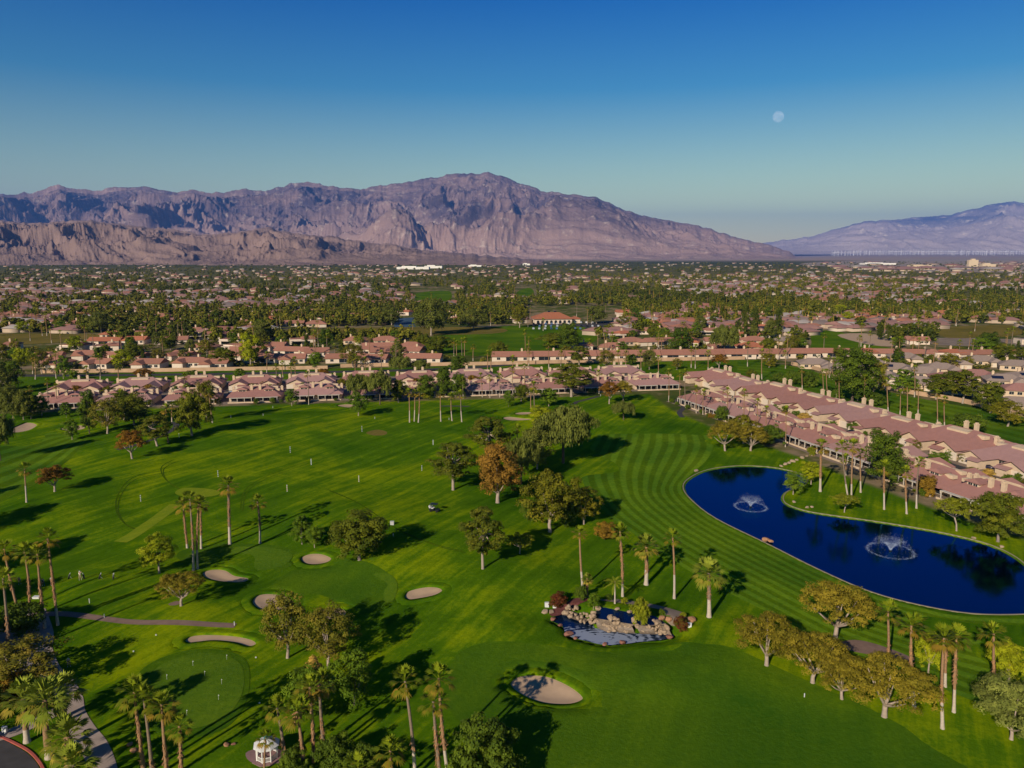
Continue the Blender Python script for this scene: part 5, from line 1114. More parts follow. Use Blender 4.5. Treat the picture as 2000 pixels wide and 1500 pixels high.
road('street', [(1550, 706), (1700, 738), (1860, 768), (2050, 796)], 7, M_asph, 0.05); road('street', [(1640, 718), (1820, 742), (2050, 760)], 7, M_asph, 0.05); road('street', [(1200, 692), (1500, 688), (1800, 700), (2050, 716)], 6, M_asph, 0.04)
# tan block walls along the far fairways
def wall_line(pts, lab):
    P = [P0(*q) for q in smooth(pts, 6, False)]; a, b = band(P, 0.3); mb = MB(); h = 1.9
    for i in range(len(P) - 1):
        A, B_, C, D = a[i], a[i + 1], b[i + 1], b[i]
        mb.quad((*A, h), (*D, h), (*C, h), (*B_, h)); mb.quad((*A, -.3), (*A, h), (*B_, h), (*B_, -.3)); mb.quad((*D, -.3), (*C, -.3), (*C, h), (*D, h))
    tag(mb.build('boundary_wall', W_tan), lab, 'wall')
wall_line([(80, 729), (250, 727), (440, 724), (640, 721)], 'tan block wall along the far fairway behind the left villas')
wall_line([(665, 718), (720, 716), (800, 715), (950, 713), (1180, 707), (1455, 702)], 'tan block wall along the far fairway in the middle')
wall_line([(1545, 713), (1590, 722), (1640, 738), (1700, 753), (1780, 770), (1860, 783), (1920, 796), (2050, 826)], 'tan block wall curving beside the right fairway')

# ------------------------------------------------------------------ town houses
def house_a(long=False):
    p = Proto(); w, d, H = (21, 10, 2.7) if long else (14, 10.5, 2.8)
    def wall(mb):
        mb.box(-w / 2, -d / 2, -.3, w / 2, d / 2, H)
        for s in (-1, 1): mb.poly([(s * w / 2, -d / 2, H), (s * w / 2, d / 2, H), (s * w / 2, 0, H + 1.9)])
        if not long: mb.box(-w / 2 + .6, -d / 2 - 4, -.3, -w / 2 + 6.6, -d / 2 - .004, H); mb.tri((-w / 2 + .6, -d / 2 - 4, H), (-w / 2 + 6.6, -d / 2 - 4, H), (-w / 2 + 3.6, -d / 2 - 4, H + 1.5))
    def roof(mb):
        hip(mb, -w / 2 - .5, -d / 2 - .7, w / 2 + .5, d / 2 + .7, H + .2, H + 2.3, w / 2 + .5)
        if not long: hip(mb, -w / 2 + .1, -d / 2 - 4.5, -w / 2 + 7.1, 0, H + .16, H + 1.9, d / 4 + 2.25, 'y')
    p.add('wall', mesh_of(wall, 'wall', W_white)); p.add('roof', mesh_of(roof, 'roof', R_pink)); p.add('chimney', me_chim, None, (w / 4, .8, H + .3))
    if long:
        for x in (-7, 0, 7): p.add('window', me_door if x == 0 else me_win, None, (x, -d / 2 - .02, .3 if x == 0 else 1.0))
    else: p.add('garage_door', me_gar, None, (-w / 2 + 3.6, -d / 2 - 4.02, .02)); p.add('window', me_win, None, (2.0, -d / 2 - .02, 1.0)); p.add('window', me_win, None, (5.0, -d / 2 - .02, 1.0))
    return p
def house_hip(solar=False):
    p = Proto(); w, d, H = 16, 12, 2.7
    p.add('wall', mesh_of(lambda mb: (mb.box(-w / 2, -d / 2, -.3, w / 2, d / 2, H), mb.box(2, -d / 2 - 4.4, -.3, 8, -d / 2 - .004, H)), 'wall', W_cream))
    p.add('roof', mesh_of(lambda mb: (hip(mb, -w / 2 - .7, -d / 2 - .7, w / 2 + .7, d / 2 + .7, H + .2, H + 2.6, 3.0), hip(mb, 1.4, -d / 2 - 5, 8.6, 1, H + .18, H + 1.9, 3.4, 'y')), 'roof', R_tan))
    p.add('chimney', me_chim, None, (-4.5, 1.5, H + .2)); p.add('garage_door', me_gar, None, (5, -d / 2 - 4.42, .02)); p.add('window', me_win, None, (-5, -d / 2 - .02, 1.0)); p.add('window', me_win, None, (-2, -d / 2 - .02, 1.0))
    if solar: p.add('solar_panel', mesh_of(lambda mb: (mb.quad((-6.0, -5.0, 3.72), (-1.2, -5.0, 3.72), (-1.2, -2.6, 4.62), (-6.0, -2.6, 4.62)), mb.quad((-6.0, -5.0, 3.6), (-1.2, -5.0, 3.6), (-1.2, -5.0, 3.72), (-6.0, -5.0, 3.72))), 'solar_panel', W_solar))
    return p
def house_flat():
    p = Proto(); w, d, H = 17, 11, 3.0
    p.add('wall', mesh_of(lambda mb: (mb.box(-w / 2, -d / 2, -.3, w / 2, d / 2, H + .5), mb.box(-w / 2 + 1, -d / 2 - 3.5, H - .5, w / 2 - 6, -d / 2 - .004, H - .25)), 'wall', W_white))
    p.add('roof', mesh_of(lambda mb: (mb.box(-w / 2 + .4, -d / 2 + .4, H + .5, w / 2 - .4, d / 2 - .4, H + .53), hip(mb, -1, -d / 2 - .7, w / 2 + .6, d / 2 + .5, H + .75, H + 2.2, 3.0)), 'roof', R_pink))
    p.add('patio_door', me_door, None, (-4, -d / 2 - .02, .1)); p.add('window', me_win, None, (4, -d / 2 - .02, 1.0)); p.add('chimney', me_chim, None, (3, 0, H + .6)); return p
HP = [house_a(), house_a(True), house_hip(), house_hip(True), house_flat()]
def with_mat(p, part, mat):
    for n, me, *_ in p.parts:
        if n == part: c = me.copy(); c.materials.clear(); c.materials.append(mat); return c
ROOFS = [[with_mat(p, 'roof', m) for m in (R_pink, R_mauve, R_terra, R_tan)] for p in HP]
def inside(poly, x, y):
    c = False
    for i in range(len(poly)):
        (ax, ay), (bx, by) = poly[i - 1], poly[i]
        if (ay > y) != (by > y) and x < (bx - ax) * (y - ay) / (by - ay) + ax: c = not c
    return c
OPEN_PX = [[(815, 672), (880, 646), (1000, 632), (1165, 636), (1168, 672), (1060, 694), (960, 700), (850, 694)], [(1020, 598), (1215, 598), (1215, 648), (1020, 648)], [(1575, 646), (1700, 646), (1775, 672), (1770, 692), (1580, 690)],
           [(-60, 652), (215, 650), (215, 668), (-60, 678)], [(530, 640), (970, 634), (970, 660), (530, 662)], [(765, 615), (815, 615), (815, 645), (765, 645)], [(800, 562), (890, 562), (890, 594), (800, 594)], [(1005, 558), (1048, 558), (1048, 584), (1005, 584)], [(1840, 632), (2000, 632), (2000, 680), (1815, 680)],
           [(-300, 800), (-300, 726), (440, 719), (1180, 703), (1460, 697), (1560, 706), (1650, 730), (1790, 768), (2200, 830), (2200, 1000), (1200, 800)]]
def is_open(px, py): return any(inside(q, px, py) for q in OPEN_PX)
def zone(px, py):
    if px < 480: a = 'at the left of the town'
    elif px < 1000: a = 'left of the clubhouse'
    elif px < 1330: a = 'behind the clubhouse' if py < 612 else 'in front of the clubhouse'
    elif px < 1640: a = 'right of the clubhouse'
    else: a = 'at the right of the town'
    return a + (', nearer rows' if py > 672 else ', middle rows' if py > 636 else ', farther rows')
HOUSES = []; hr = random.Random(11)
def town_house(px, py, k, roof, rz, lab, sc=1.0):
    x, y = P0(px, py); x, y = float(x), float(y)
    if any((x - a) ** 2 + (y - b) ** 2 < (13 if k in (1,) else 11.5) ** 2 * 1.5 for a, b in HOUSES): return None
    HOUSES.append((x, y)); col_ = ('pink', 'mauve', 'terracotta', 'taupe')[roof]
    shp = ('gabled', 'long low', 'hipped', 'hipped', 'flat and tile roofed')[k]
    ex = ' with solar panels' if k == 3 else ''
    return HP[k].place('house', (x, y, 0.0), rz, lab or f'{col_} roofed {shp} house{ex}, {zone(px, py)}', 'house', 'town houses ' + zone(px, py), (sc, sc, sc), {'roof': ROOFS[k][roof]})
# the rows that can be told one by one: along the wall, then the taupe roofed estate on the right
for px in range(110, 500, 45): town_house(px + hr.uniform(-6, 6), 716 + hr.uniform(-2, 2), 0 if hr.random() < .8 else 2, 0, hr.uniform(-.5, .3), None)
for px in range(90, 520, 44): town_house(px + hr.uniform(-8, 8), 702 + hr.uniform(-2, 2), 0, 0, hr.uniform(-.5, .4), None)
for px in range(520, 880, 52): town_house(px + hr.uniform(-6, 6), 708 + hr.uniform(-2, 2), hr.choice((0, 1, 4)), 0, hr.uniform(-.15, .15), None)
for px in range(480, 860, 46): town_house(px + hr.uniform(-8, 8), 693 + hr.uniform(-3, 3), hr.choice((0, 1, 4)), 0, hr.uniform(-.3, .3), None)
for px in list(range(1000, 1560, 62)): town_house(px, 704 - (px - 1000) * .012, 1, 0, hr.uniform(-.04, .04), None, 1.08)
for px in range(1565, 2040, 56): town_house(px, 695 + (px - 1565) * .012, hr.choice((1, 4)), hr.choice((0, 2)), hr.uniform(-.1, .1), None)
for px, py in ((1590, 718), (1640, 728), (1695, 716), (1748, 728), (1800, 736), (1852, 748), (1905, 742), (1960, 752), (1720, 744), (1790, 756), (1880, 768), (1945, 776), (1998, 772), (1765, 706), (1850, 716), (1915, 712), (1985, 722), (1985, 800), (2010, 745), (1955, 790), (1835, 728)):
    town_house(px, py, hr.choice((2, 2, 3)), 3 if hr.random() < .8 else 1, hr.uniform(-.5, -.1), None)
for py in (684, 672, 660, 652, 644, 636, 628, 621, 614):
    dpt = 60 * F_PX / (py - 498); px = -60 + hr.uniform(0, 30)
    while px < 2060:
        wpx = 15.5 / dpt * F_PX
        if hr.random() < (0.62 if px < 1000 else 0.50) and not is_open(px, py) and len(HOUSES) < 300:
            town_house(px, py + hr.uniform(-1.5, 1.5), hr.choice((0, 1, 2, 4, 4, 2)), hr.choice((0, 0, 0, 2)) if px < 1500 else hr.choice((0, 2, 3)), hr.uniform(-.35, .35), None)
        px += wpx * hr.uniform(1.15, 1.5)
# ------------------------------------------------------------------ clubhouse, courts, towers far off
cx, cy = P0(1078, 631); p = Proto()
def cw(mb):
    mb.box(-18, -9, -.3, 18, 12, 5.0); mb.box(18.003, -4, -.3, 27, 10, 4.2)
p.add('wall', mesh_of(cw, 'wall', W_white)); p.add('roof', mesh_of(lambda mb: (hip(mb, -19.5, -10.5, 19.5, 13.5, 5.25, 11.0, 7.0), hip(mb, 19.51, -5, 28, 11, 4.4, 6.6, 2.0, 'y')), 'roof', R_orange))
def arch(mb):
    pts = [(-1.3, -.03, 0), (1.3, -.03, 0), (1.3, -.03, 2.2)] + [(1.3 * math.cos(a), -.03, 2.2 + 1.3 * math.sin(a)) for a in (.5, 1.05, 1.57, 2.09, 2.64)] + [(-1.3, -.03, 2.2)]
    mb.poly(pts); n = len(pts)
    for i in range(n): a, b = pts[i], pts[(i + 1) % n]; mb.quad(a, (a[0], .3, a[2]), (b[0], .3, b[2]), b)
am = mesh_of(arch, 'arch_opening', W_glass)
for k in range(8): p.add('arch_opening', am, None, (-15 + k * 4.3, -9.01, .2))
for x in (-2.5, 3.5): p.add('roof_vent', mesh_of(lambda mb: (mb.box(-1.2, -1, 0, 1.2, 1, 2.0), hip(mb, -1.5, -1.3, 1.5, 1.3, 2.15, 2.7, .3, 'x', .1)), 'roof_vent', W_glass), None, (x, 3, 9.6))
p.place('clubhouse', (cx, cy, 0), 0.12, 'clubhouse with a broad orange tile hip roof and arcaded white walls', 'clubhouse', sc=(.92, .92, .88))
patch('car_park', px_poly([(1035, 634), (1120, 633), (1200, 628), (1235, 634), (1225, 646), (1130, 648), (1040, 642)], 3), M_asph, 0.05, None)
M_court = simple('blue_sport_court', (0.045, 0.085, 0.13), 0.8, 0.1, 0.3)
patch('sport_court', px_poly([(772, 622), (808, 620), (812, 643), (768, 644)], 1), M_court, 0.06, None)
FB = simple('far_white_building', (0.78, 0.74, 0.66), 0.9, 0.1, 0.01); FT = simple('far_sandstone_building', (0.60, 0.47, 0.31), 0.9, 0.1, 0.01)
def far_block(px, py, wpx, hpx, lab, mat, tower=False):
    x, y = P0(px, py); s = y / F_PX; w, h = wpx * s, hpx * s; e = empty('far_building', (x, y, 0)); mb = MB(); mb.box(-w / 2, 0, -1, w / 2, w * .4, h * (.75 if not tower else 1))
    mb.build('wall', mat, e); mb = MB()
    if tower: mb.box(-w * .2, w * .05, h, w * .2, w * .3, h * 1.18)
    else: mb.box(-w * .35, w * .05, h * .75, w * .1, w * .35, h)
    mb.build('roof_block', mat, e); tag(e, lab, 'building')
far_block(806, 526, 62, 6, 'long white store building on the plain below the foothills, left one', FB); far_block(846, 524, 34, 6, 'white store building on the plain, right of the long one', FB)
far_block(928, 521, 26, 4, 'low white building on the plain right of the stores', FB); far_block(1028, 518, 14, 4, 'tiny white building far off on the plain under the mountain', FB)
far_block(1901, 521, 18, 13, 'sandstone hotel tower far off on the right of the plain', FT, True); far_block(1932, 521, 26, 7, 'sandstone hall beside the far hotel tower', FT); far_block(1720, 517, 60, 4, 'long pale warehouse far off at right of the plain', FB); far_block(1800, 521, 40, 4, 'pale warehouse far off between the long one and the hotel tower', FT)
patch('desert_flat', px_poly([(1560, 516), (1680, 509), (1850, 507), (2250, 507), (2250, 531), (1900, 532), (1720, 525)], 3), simple('desert_soil', (0.30, 0.23, 0.17), 0.95, 0.4, 0.004, coord='Object'), 0.3, None)
# wind turbines on the alluvial fan far to the right
mb = MB(); mb.tube([(0, 0, 0), (0, 0, 80)], [3.2, 1.8], 6); mb.box(-2, -5, 79, 2, 4, 83)
for k in range(3):
    a = math.pi / 2 + k * 2.0944; c, s = math.cos(a), math.sin(a); mb.quad((c * 2 - s * 2, -5.5, 81 + s * 2 + c * 2), (c * 2 + s * 2, -5.5, 81 + s * 2 - c * 2), (c * 40 + s * .6, -5.5, 81 + s * 40 - c * .6), (c * 40 - s * .6, -5.5, 81 + s * 40 + c * .6)); mb.quad((c * 2 + s * 2, -5.2, 81 + s * 2 - c * 2), (c * 2 - s * 2, -5.2, 81 + s * 2 + c * 2), (c * 40 - s * .6, -5.2, 81 + s * 40 + c * .6), (c * 40 + s * .6, -5.2, 81 + s * 40 - c * .6))
tmesh = mb.mesh('wind_turbine', simple('turbine_white_paint', (0.85, 0.85, 0.85), 0.6, 0.05)); tr_ = random.Random(5)
for k in range(120):
    px = 1608 + 400 * (k + tr_.random()) / 120; y = tr_.choice((17500, 18500, 19500, 21500)) + tr_.uniform(-300, 300); x = (px - 1000) / F_PX * y * 1.01
    o = link('wind_turbine', tmesh); o.location = (x, y, gz1(x, y) - 2); o.rotation_euler = (0, 0, tr_.uniform(-.4, .4)); o.scale = (1.15,) * 3
    tag(o, 'white wind turbine in the distant wind farm below the right mountains', 'wind turbine', 'wind farm')
# ------------------------------------------------------------------ trees and palms of the town, near ones one by one
tr2 = random.Random(23); TPOS = []
MIDK = [('ficus', 'dark round evergreen'), ('olive', 'olive green tree'), ('ash', 'bright green tree'), ('darktall', 'tall dark tree'), ('eucalyptus', 'grey green eucalyptus'), ('pine', 'dark pine'), ('lime', 'yellow green tree'), ('sycamore', 'tawny tree'), ('bush', 'large green shrub'), ('cypress', 'narrow dark cypress')]
NFG = len(TREES); tries = 0
# a few big ones that read singly
for kind, bx, by, ty, w, lab in [('ficus', 855, 692, 655, 46, 'dense round dark tree at the edge of the middle fairway'), ('eucalyptus', 842, 655, 585, 60, 'very tall eucalyptus clump left of the clubhouse'), ('eucalyptus', 765, 635, 595, 36, 'tall dark eucalyptus beside the blue court'), ('eucalyptus', 925, 645, 604, 44, 'wind bent dark tree left of the clubhouse'), ('olive', 1015, 640, 596, 30, 'yellow green tree directly left of the clubhouse'),
    ('ficus', 1090, 680, 650, 66, 'broad dark tree clump right of the middle fairway'), ('darktall', 1110, 690, 632, 40, 'tall dark tree on the right of the middle fairway'), ('eucalyptus', 1165, 632, 598, 36, 'tall tree by the clubhouse car park'), ('cypress', 1455, 650, 592, 15, 'dark cypress, left one of the pair right of the clubhouse'), ('cypress', 1475, 655, 600, 14, 'dark cypress, right one of the pair right of the clubhouse'), ('cypress', 1520, 655, 602, 14, 'dark cypress near the far green at right'),
    ('cypress', 1718, 664, 636, 12, 'dark cypress at the sandy ground, left one'), ('cypress', 1734, 666, 634, 12, 'dark cypress at the sandy ground, right one'), ('lime', 490, 716, 650, 42, 'tall yellow green tree among the left houses'), ('ficus', 438, 716, 680, 44, 'large dark clipped tree among the left houses'), ('eucalyptus', 198, 650, 610, 36, 'tall eucalyptus among the left rows'), ('weeping', 1415, 696, 640, 50, 'pale grey tree among the houses right of the clubhouse'), ('darktall', 1330, 690, 640, 40, 'dark tree mass right of the clubhouse'),
    ('sycamore', 690, 718, 672, 40, 'tawny tree among the houses behind the tan wall'), ('ash', 618, 720, 688, 24, 'bright green tree at the tan wall'), ('ficus', 260, 706, 672, 34, 'dark round tree between the left gabled houses'), ('olive', 1850, 720, 690, 30, 'olive tree among the taupe roofs'), ('darktall', 1930, 690, 650, 40, 'big dark tree at the right edge of the town')]:
    plant(kind, bx, by, ty, w, 'tree', lab); TPOS.append(P0(bx, by))
while len(TREES) < 296 and tries < 4000:
    tries += 1; py = 604 + 116 * tr2.random() ** 0.9; px = tr2.uniform(-80, 2080)
    if is_open(px, py) and tr2.random() > 0.05: continue
    x, y = P0(px, py)
    if any((x - a) ** 2 + (y - b) ** 2 < 70 for a, b in HOUSES) or any((x - a) ** 2 + (y - b) ** 2 < 49 for a, b in TPOS): continue
    i = tr2.choices(range(10), (5, 4, 4, 4, 3, 2, 2.5, 2, 3, .8 if px < 1350 else 2.5))[0]; kind, adj = MIDK[i]; hm = tr2.uniform(6, 11) * (1.25 if kind in ('eucalyptus', 'darktall', 'cypress') else .45 if kind == 'bush' else 1); wm = hm * {'cypress': .3, 'darktall': .62, 'bush': 1.5, 'eucalyptus': .62}.get(kind, tr2.uniform(.8, 1.05))
    plant(kind, 0, 0, 0, 0, 'shrub' if kind == 'bush' else 'tree', f'{adj} among the houses, {zone(px, py)}', 'shrub' if kind == 'bush' else 'tree', f'{adj}s {zone(px, py)}', x=x, y=y, hm=hm, wm=wm); TPOS.append((x, y))
tries = 0
while len(PALMS) < 292 and tries < 3000:
    tries += 1; py = 612 + 108 * tr2.random(); px = tr2.uniform(-60, 2060); x, y = P0(px, py)
    if any((x - a) ** 2 + (y - b) ** 2 < 60 for a, b in HOUSES): continue
    if is_open(px, py) and tr2.random() > 0.35: continue
    n = 1 if tr2.random() < .6 else 2
    for _ in range(n):
        xx, yy = x + tr2.uniform(-5, 5) * (n > 1), y + tr2.uniform(-4, 4) * (n > 1)
        if any((xx - a) ** 2 + (yy - b) ** 2 < 60 for a, b in HOUSES): continue
        palm(0, 0, 0, 0, f'fan palm among the houses, {zone(px, py)}', x=xx, y=yy, hm=tr2.uniform(8, 15), pale=.2, cr=1.8, tr=.25, group='fan palms ' + zone(px, py), simplep=True)
# ------------------------------------------------------------------ the rest of the town: masses nobody could count
g2 = np.random.default_rng(31)
def scatter(protos, X, Y, S, SZ, rot, tint0, name, mat):
    VV, FF, TT = [], [], []; off = 0; Z = gz(X, Y)
    for i in range(len(X)):
        V, F, T = protos[i % len(protos)]; c, s = math.cos(rot[i]), math.sin(rot[i]); v = np.empty_like(V)
        v[:, 0] = (V[:, 0] * c - V[:, 1] * s) * S[i] + X[i]; v[:, 1] = (V[:, 0] * s + V[:, 1] * c) * S[i] + Y[i]; v[:, 2] = V[:, 2] * SZ[i] + Z[i]
        VV.append(v); FF.append(F + off); TT.append(np.clip(T + tint0[i], 0, 1) if tint0 is not None else T); off += len(V)
    return tag(link(name, np_mesh(name, np.concatenate(VV), np.concatenate(FF), mat, np.concatenate(TT))), kind='stuff')
def lowcrown(seed, fn, n, size): return crown_arrays(fn(random.Random(seed)), n, size, seed, clump=0.6, nclump=4, shell=0.4)
lc = [lowcrown(s, lambda r: blob(7, 0.36, 0.22, 0.85, 0.24, r), 130, 0.16) for s in (1, 2, 3)] + [lowcrown(s, lambda r: blob(7, 0.26, 0.2, 0.9, 0.2, r), 120, 0.15) for s in (4, 5)] + [lowcrown(6, lambda r: dome(8, 0.42, 0.45, 0.38, 0.2, r, 2), 130, 0.15)]
def sample(n, y0, y1, pw, occ=None, hsel=None):
    py = y0 + (y1 - y0) * g2.random(n) ** pw; px = g2.uniform(-130, 2130, n); out = [(a, b) for a, b in zip(px, py) if not is_open(a, b)]; q = np.array([P0(a, b) for a, b in out]); return np.array(out), q[:, 0], q[:, 1]
HN = lambda X, Y: fbm(X / 170, Y / 170, 3, 77)
H_ = np.array(HOUSES)
def fhouse(w, d):
    V = [(-w, -d, -.3), (w, -d, -.3), (w, d, -.3), (-w, d, -.3), (-w, -d, 1), (w, -d, 1), (w, d, 1), (-w, d, 1), (-w - .05, -d - .06, 1), (w + .05, -d - .06, 1), (w + .05, d + .06, 1), (-w - .05, d + .06, 1), (-w * .5, 0, 1.75), (w * .5, 0, 1.75)]
    F = [(0, 1, 5, 4), (1, 2, 6, 5), (2, 3, 7, 6), (3, 0, 4, 7), (8, 9, 13, 12), (10, 11, 12, 13), (9, 10, 13, 13), (11, 8, 12, 12)]
    return np.array(V, float), np.array(F), np.array([0., 0, 0, 0, .5, .5, .5, .5])
fh = []
for w, d in ((.5, .36), (.7, .34), (.42, .4), (.5, .5)):
    V, F, T = fhouse(w, d); F[6][3] = F[6][2]; F[7][3] = F[7][2]; fh.append((V, np.array([list(f) for f in F[:6]]), T[:6]))
for k, (V, F, T) in enumerate(fh):       # hips as thin quads (no degenerate faces)
    n = len(V); V = np.concatenate([V, [V[13] + [0, .02, -.01], V[12] + [0, -.02, -.01]]]); F = np.concatenate([F, [[9, 10, n, 13], [11, 8, 12, n + 1]]]); fh[k] = (V, F, np.concatenate([T, [.5, .5]]))
m, N, L, B = nodes_of('far_house_paint'); at = N.new('ShaderNodeAttribute'); at.attribute_name = 'tint'
r = ramp(N, [(0.0, (0.46, 0.35, 0.25)), (0.22, (0.54, 0.44, 0.34)), (0.30, (0.26, 0.19, 0.15)), (0.5, (0.37, 0.185, 0.14)), (0.72, (0.40, 0.16, 0.09)), (0.8, (0.50, 0.42, 0.34))]); r.color_ramp.interpolation = 'CONSTANT'; L.new(at.outputs['Fac'], r.inputs[0]); L.new(r.outputs[0], B.inputs['Base Color']); B.inputs['Roughness'].default_value = .9
pq, X, Y = sample(6800, 513, 655, 0.95); ok = HN(X, Y) + g2.normal(0, .07, len(X)) > 0.47
for i in range(len(X)):
    if ok[i] and Y[i] < 950 and ((H_[:, 0] - X[i]) ** 2 + (H_[:, 1] - Y[i]) ** 2).min() < 260: ok[i] = False
X, Y, pq = X[ok], Y[ok], pq[ok]; cell = set(); keep = []
for i in range(len(X)):
    c = (int(X[i] // 17), int(Y[i] // 17))
    if c not in cell: cell.add(c); keep.append(i)
X, Y, pq = X[keep], Y[keep], pq[keep]; big = np.where((pq[:, 0] > 1600) & (pq[:, 1] < 530), g2.uniform(1.5, 4, len(X)), 1.0)
def hs_tint(n): return g2.choice([-.18, 0, 0, 0, .23, .31], n)
VV = fh
class _T: pass
S = g2.uniform(13, 19, len(X)) * big; SZ = g2.uniform(2.7, 3.6, len(X)) * np.minimum(big, 2.2)
off = hs_tint(len(X)); protos = fh
# walls keep tint 0, roofs take their own colour
VVs, FFs, TTs = [], [], []; o_ = 0; Z = gz(X, Y); rot = g2.normal(0, .35, len(X))
for i in range(len(X)):
    V, F, T = fh[i % 4]; c, s = math.cos(rot[i]), math.sin(rot[i]); VVs.append(np.column_stack([(V[:, 0] * c - V[:, 1] * s) * S[i] + X[i], (V[:, 0] * s + V[:, 1] * c) * S[i] + Y[i], V[:, 2] * SZ[i] + Z[i]])); FFs.append(F + o_); TTs.append(np.where(T > .4, T + off[i], 0.05 + .2 * g2.random())); o_ += len(V)
tag(link('far_houses', np_mesh('far_houses', np.concatenate(VVs), np.concatenate(FFs), m, np.concatenate(TTs))), kind='stuff')
FC = {(int(a // 20), int(b // 20)) for a, b in zip(X, Y)}
pq, X, Y = sample(14500, 512, 668, 1.12)
ok = HN(X, Y) + g2.normal(0, .10, len(X)) < 0.68
for i in range(len(X)):
    if ok[i] and Y[i] < 2200 and ((int(X[i] // 20), int(Y[i] // 20)) in FC): ok[i] = False
    if ok[i] and Y[i] < 900 and ((H_[:, 0] - X[i]) ** 2 + (H_[:, 1] - Y[i]) ** 2).min() < 70: ok[i] = False
pq, X, Y = pq[ok], X[ok], Y[ok]; hgt = g2.uniform(4.5, 9.5, len(X)); wid = hgt * g2.uniform(.75, 1.15, len(X)) * np.clip(Y / 2500, 1, 1.8)
M_fart = leafmat('far_tree_leaves', [(0.018, 0.028, 0.006), (0.050, 0.060, 0.013), (0.090, 0.092, 0.020), (0.135, 0.115, 0.034)], 0.0)
scatter(lc, X, Y, wid, hgt, g2.random(len(X)) * 6.28, np.clip((fbm(X / 260, Y / 260, 3, 5) - .5) * 0.9 + g2.normal(0, .14, len(X)), -.5, .5), 'far_trees', M_fart)
# low hedges and garden shrubs between the nearer houses
pq, X, Y = sample(1700, 604, 722, 0.9); ok = np.array([((H_[:, 0] - a) ** 2 + (H_[:, 1] - b) ** 2).min() > 75 for a, b in zip(X, Y)]); X, Y = X[ok], Y[ok]
scatter([lowcrown(s, lambda r: blob(8, 0.5, 0.1, 0.75, 0.3, r), 150, 0.14) for s in (8, 9)], X, Y, g2.uniform(2, 5.5, len(X)), g2.uniform(1.0, 3.2, len(X)), g2.random(len(X)) * 6.28, g2.normal(0, .2, len(X)), 'garden_shrubs', M_fart)
# distant palms
def fpalm(seed):
    r = random.Random(seed); V, F, T = [], [], []
    for k in range(2):
        a = k * 1.57; dx, dy = .018 * math.cos(a), .018 * math.sin(a); i = len(V); V += [(-dx, -dy, 0), (dx, dy, 0), (dx * .7, dy * .7, .93), (-dx * .7, -dy * .7, .93)]; F.append((i, i + 1, i + 2, i + 3)); T.append(1.0)
    for k in range(14):
        az = 2.4 * k; el = R(70 - 120 * k / 14); d = np.array([math.cos(az) * math.cos(el), math.sin(az) * math.cos(el), math.sin(el)]); s = np.array([-math.sin(az), math.cos(az), 0]); o = np.array([0, 0, .92]); i = len(V); V += [tuple(o), tuple(o + d * .09 + s * .055), tuple(o + d * .16 - [0, 0, .03]), tuple(o + d * .09 - s * .055)]; F.append((i, i + 1, i + 2, i + 3)); T.append(.25 + .45 * r.random())
    return np.array(V), np.array(F), np.array(T)
m = leafmat('far_palm_paint', [(0.03, 0.045, 0.010), (0.085, 0.10, 0.022), (0.10, 0.10, 0.03), (0.22, 0.14, 0.09)], 0.0)
pq, X, Y = sample(1500, 540, 640, 0.85); scatter([fpalm(1), fpalm(2)], X, Y, g2.uniform(9, 15, len(X)), g2.uniform(9, 15, len(X)), g2.random(len(X)) * 6.28, None, 'far_palms', m)
print('HOUSES', len(HOUSES), 'TREES', len(TREES), 'PALMS', len(PALMS))
# ------------------------------------------------------------------ rock falls and pools
def rock_mesh(seed, mat, flat=.75, sub=2):
    bm = bmesh.new(); bmesh.ops.create_icosphere(bm, subdivisions=sub, radius=1.0); r = np.random.default_rng(seed); pl = unit(r.normal(size=(9, 3))); ds = r.uniform(.50, .86, 9)
    for v in bm.verts:
        p = np.array(v.co)
        for n, d in zip(pl, ds):
            k = p @ n
            if k > d: p = p - n * (k - d) * 1.0
        p = p * (1 + .10 * (r.random() - .5)); p[2] *= flat; v.co = p
    me = bpy.data.meshes.new('boulder'); bm.to_mesh(me); bm.free(); me.materials.append(mat); return me
M_rock = simple('tan_boulder', (0.33, 0.24, 0.155), 0.95, 0.30, 2.5, 0.05, 0.4); M_rrock = simple('red_boulder', (0.26, 0.12, 0.08), 0.95, 0.3, 2.5, 0.05, 0.4); M_orock = simple('orange_boulder', (0.36, 0.19, 0.10), 0.95, 0.3, 2.5, 0.05, 0.4)
ROCKS = [rock_mesh(s, M_rock, .8) for s in range(6)]; RR = [rock_mesh(s, M_rrock, .6) for s in (11, 12)]; OR = [rock_mesh(s, M_orock, .65) for s in (21, 22)]
rr = random.Random(4); c0 = PG(1190, 1225)
falls = empty('rock_waterfall', c0); tag(falls, 'tan boulder wall with low falls between the two small pools', 'rock waterfall')
low = resample([P0(*q) for q in [(1098, 1194), (1112, 1203), (1130, 1209), (1155, 1215), (1185, 1229), (1222, 1230), (1268, 1232), (1297, 1233), (1317, 1238)]], 100)
low[:, 1] -= 0.9
top = resample([P0(a, b, UPZ) for a, b in [(1112, 1180), (1126, 1184), (1142, 1192), (1158, 1207), (1182, 1211), (1205, 1215), (1238, 1220), (1268, 1222), (1300, 1218)]], 100)
def add_rock(x, y, z, s, shape=None):
    o = link('boulder', (shape or ROCKS)[rr.randrange(len(shape or ROCKS))], falls); o.location = (x - c0.x, y - c0.y, z - c0.z); o.rotation_euler = (rr.uniform(-.5, .5), rr.uniform(-.5, .5), rr.random() * 6.28); o.scale = (s * rr.uniform(.8, 1.25), s * rr.uniform(.8, 1.2), s * rr.uniform(.7, 1.15))
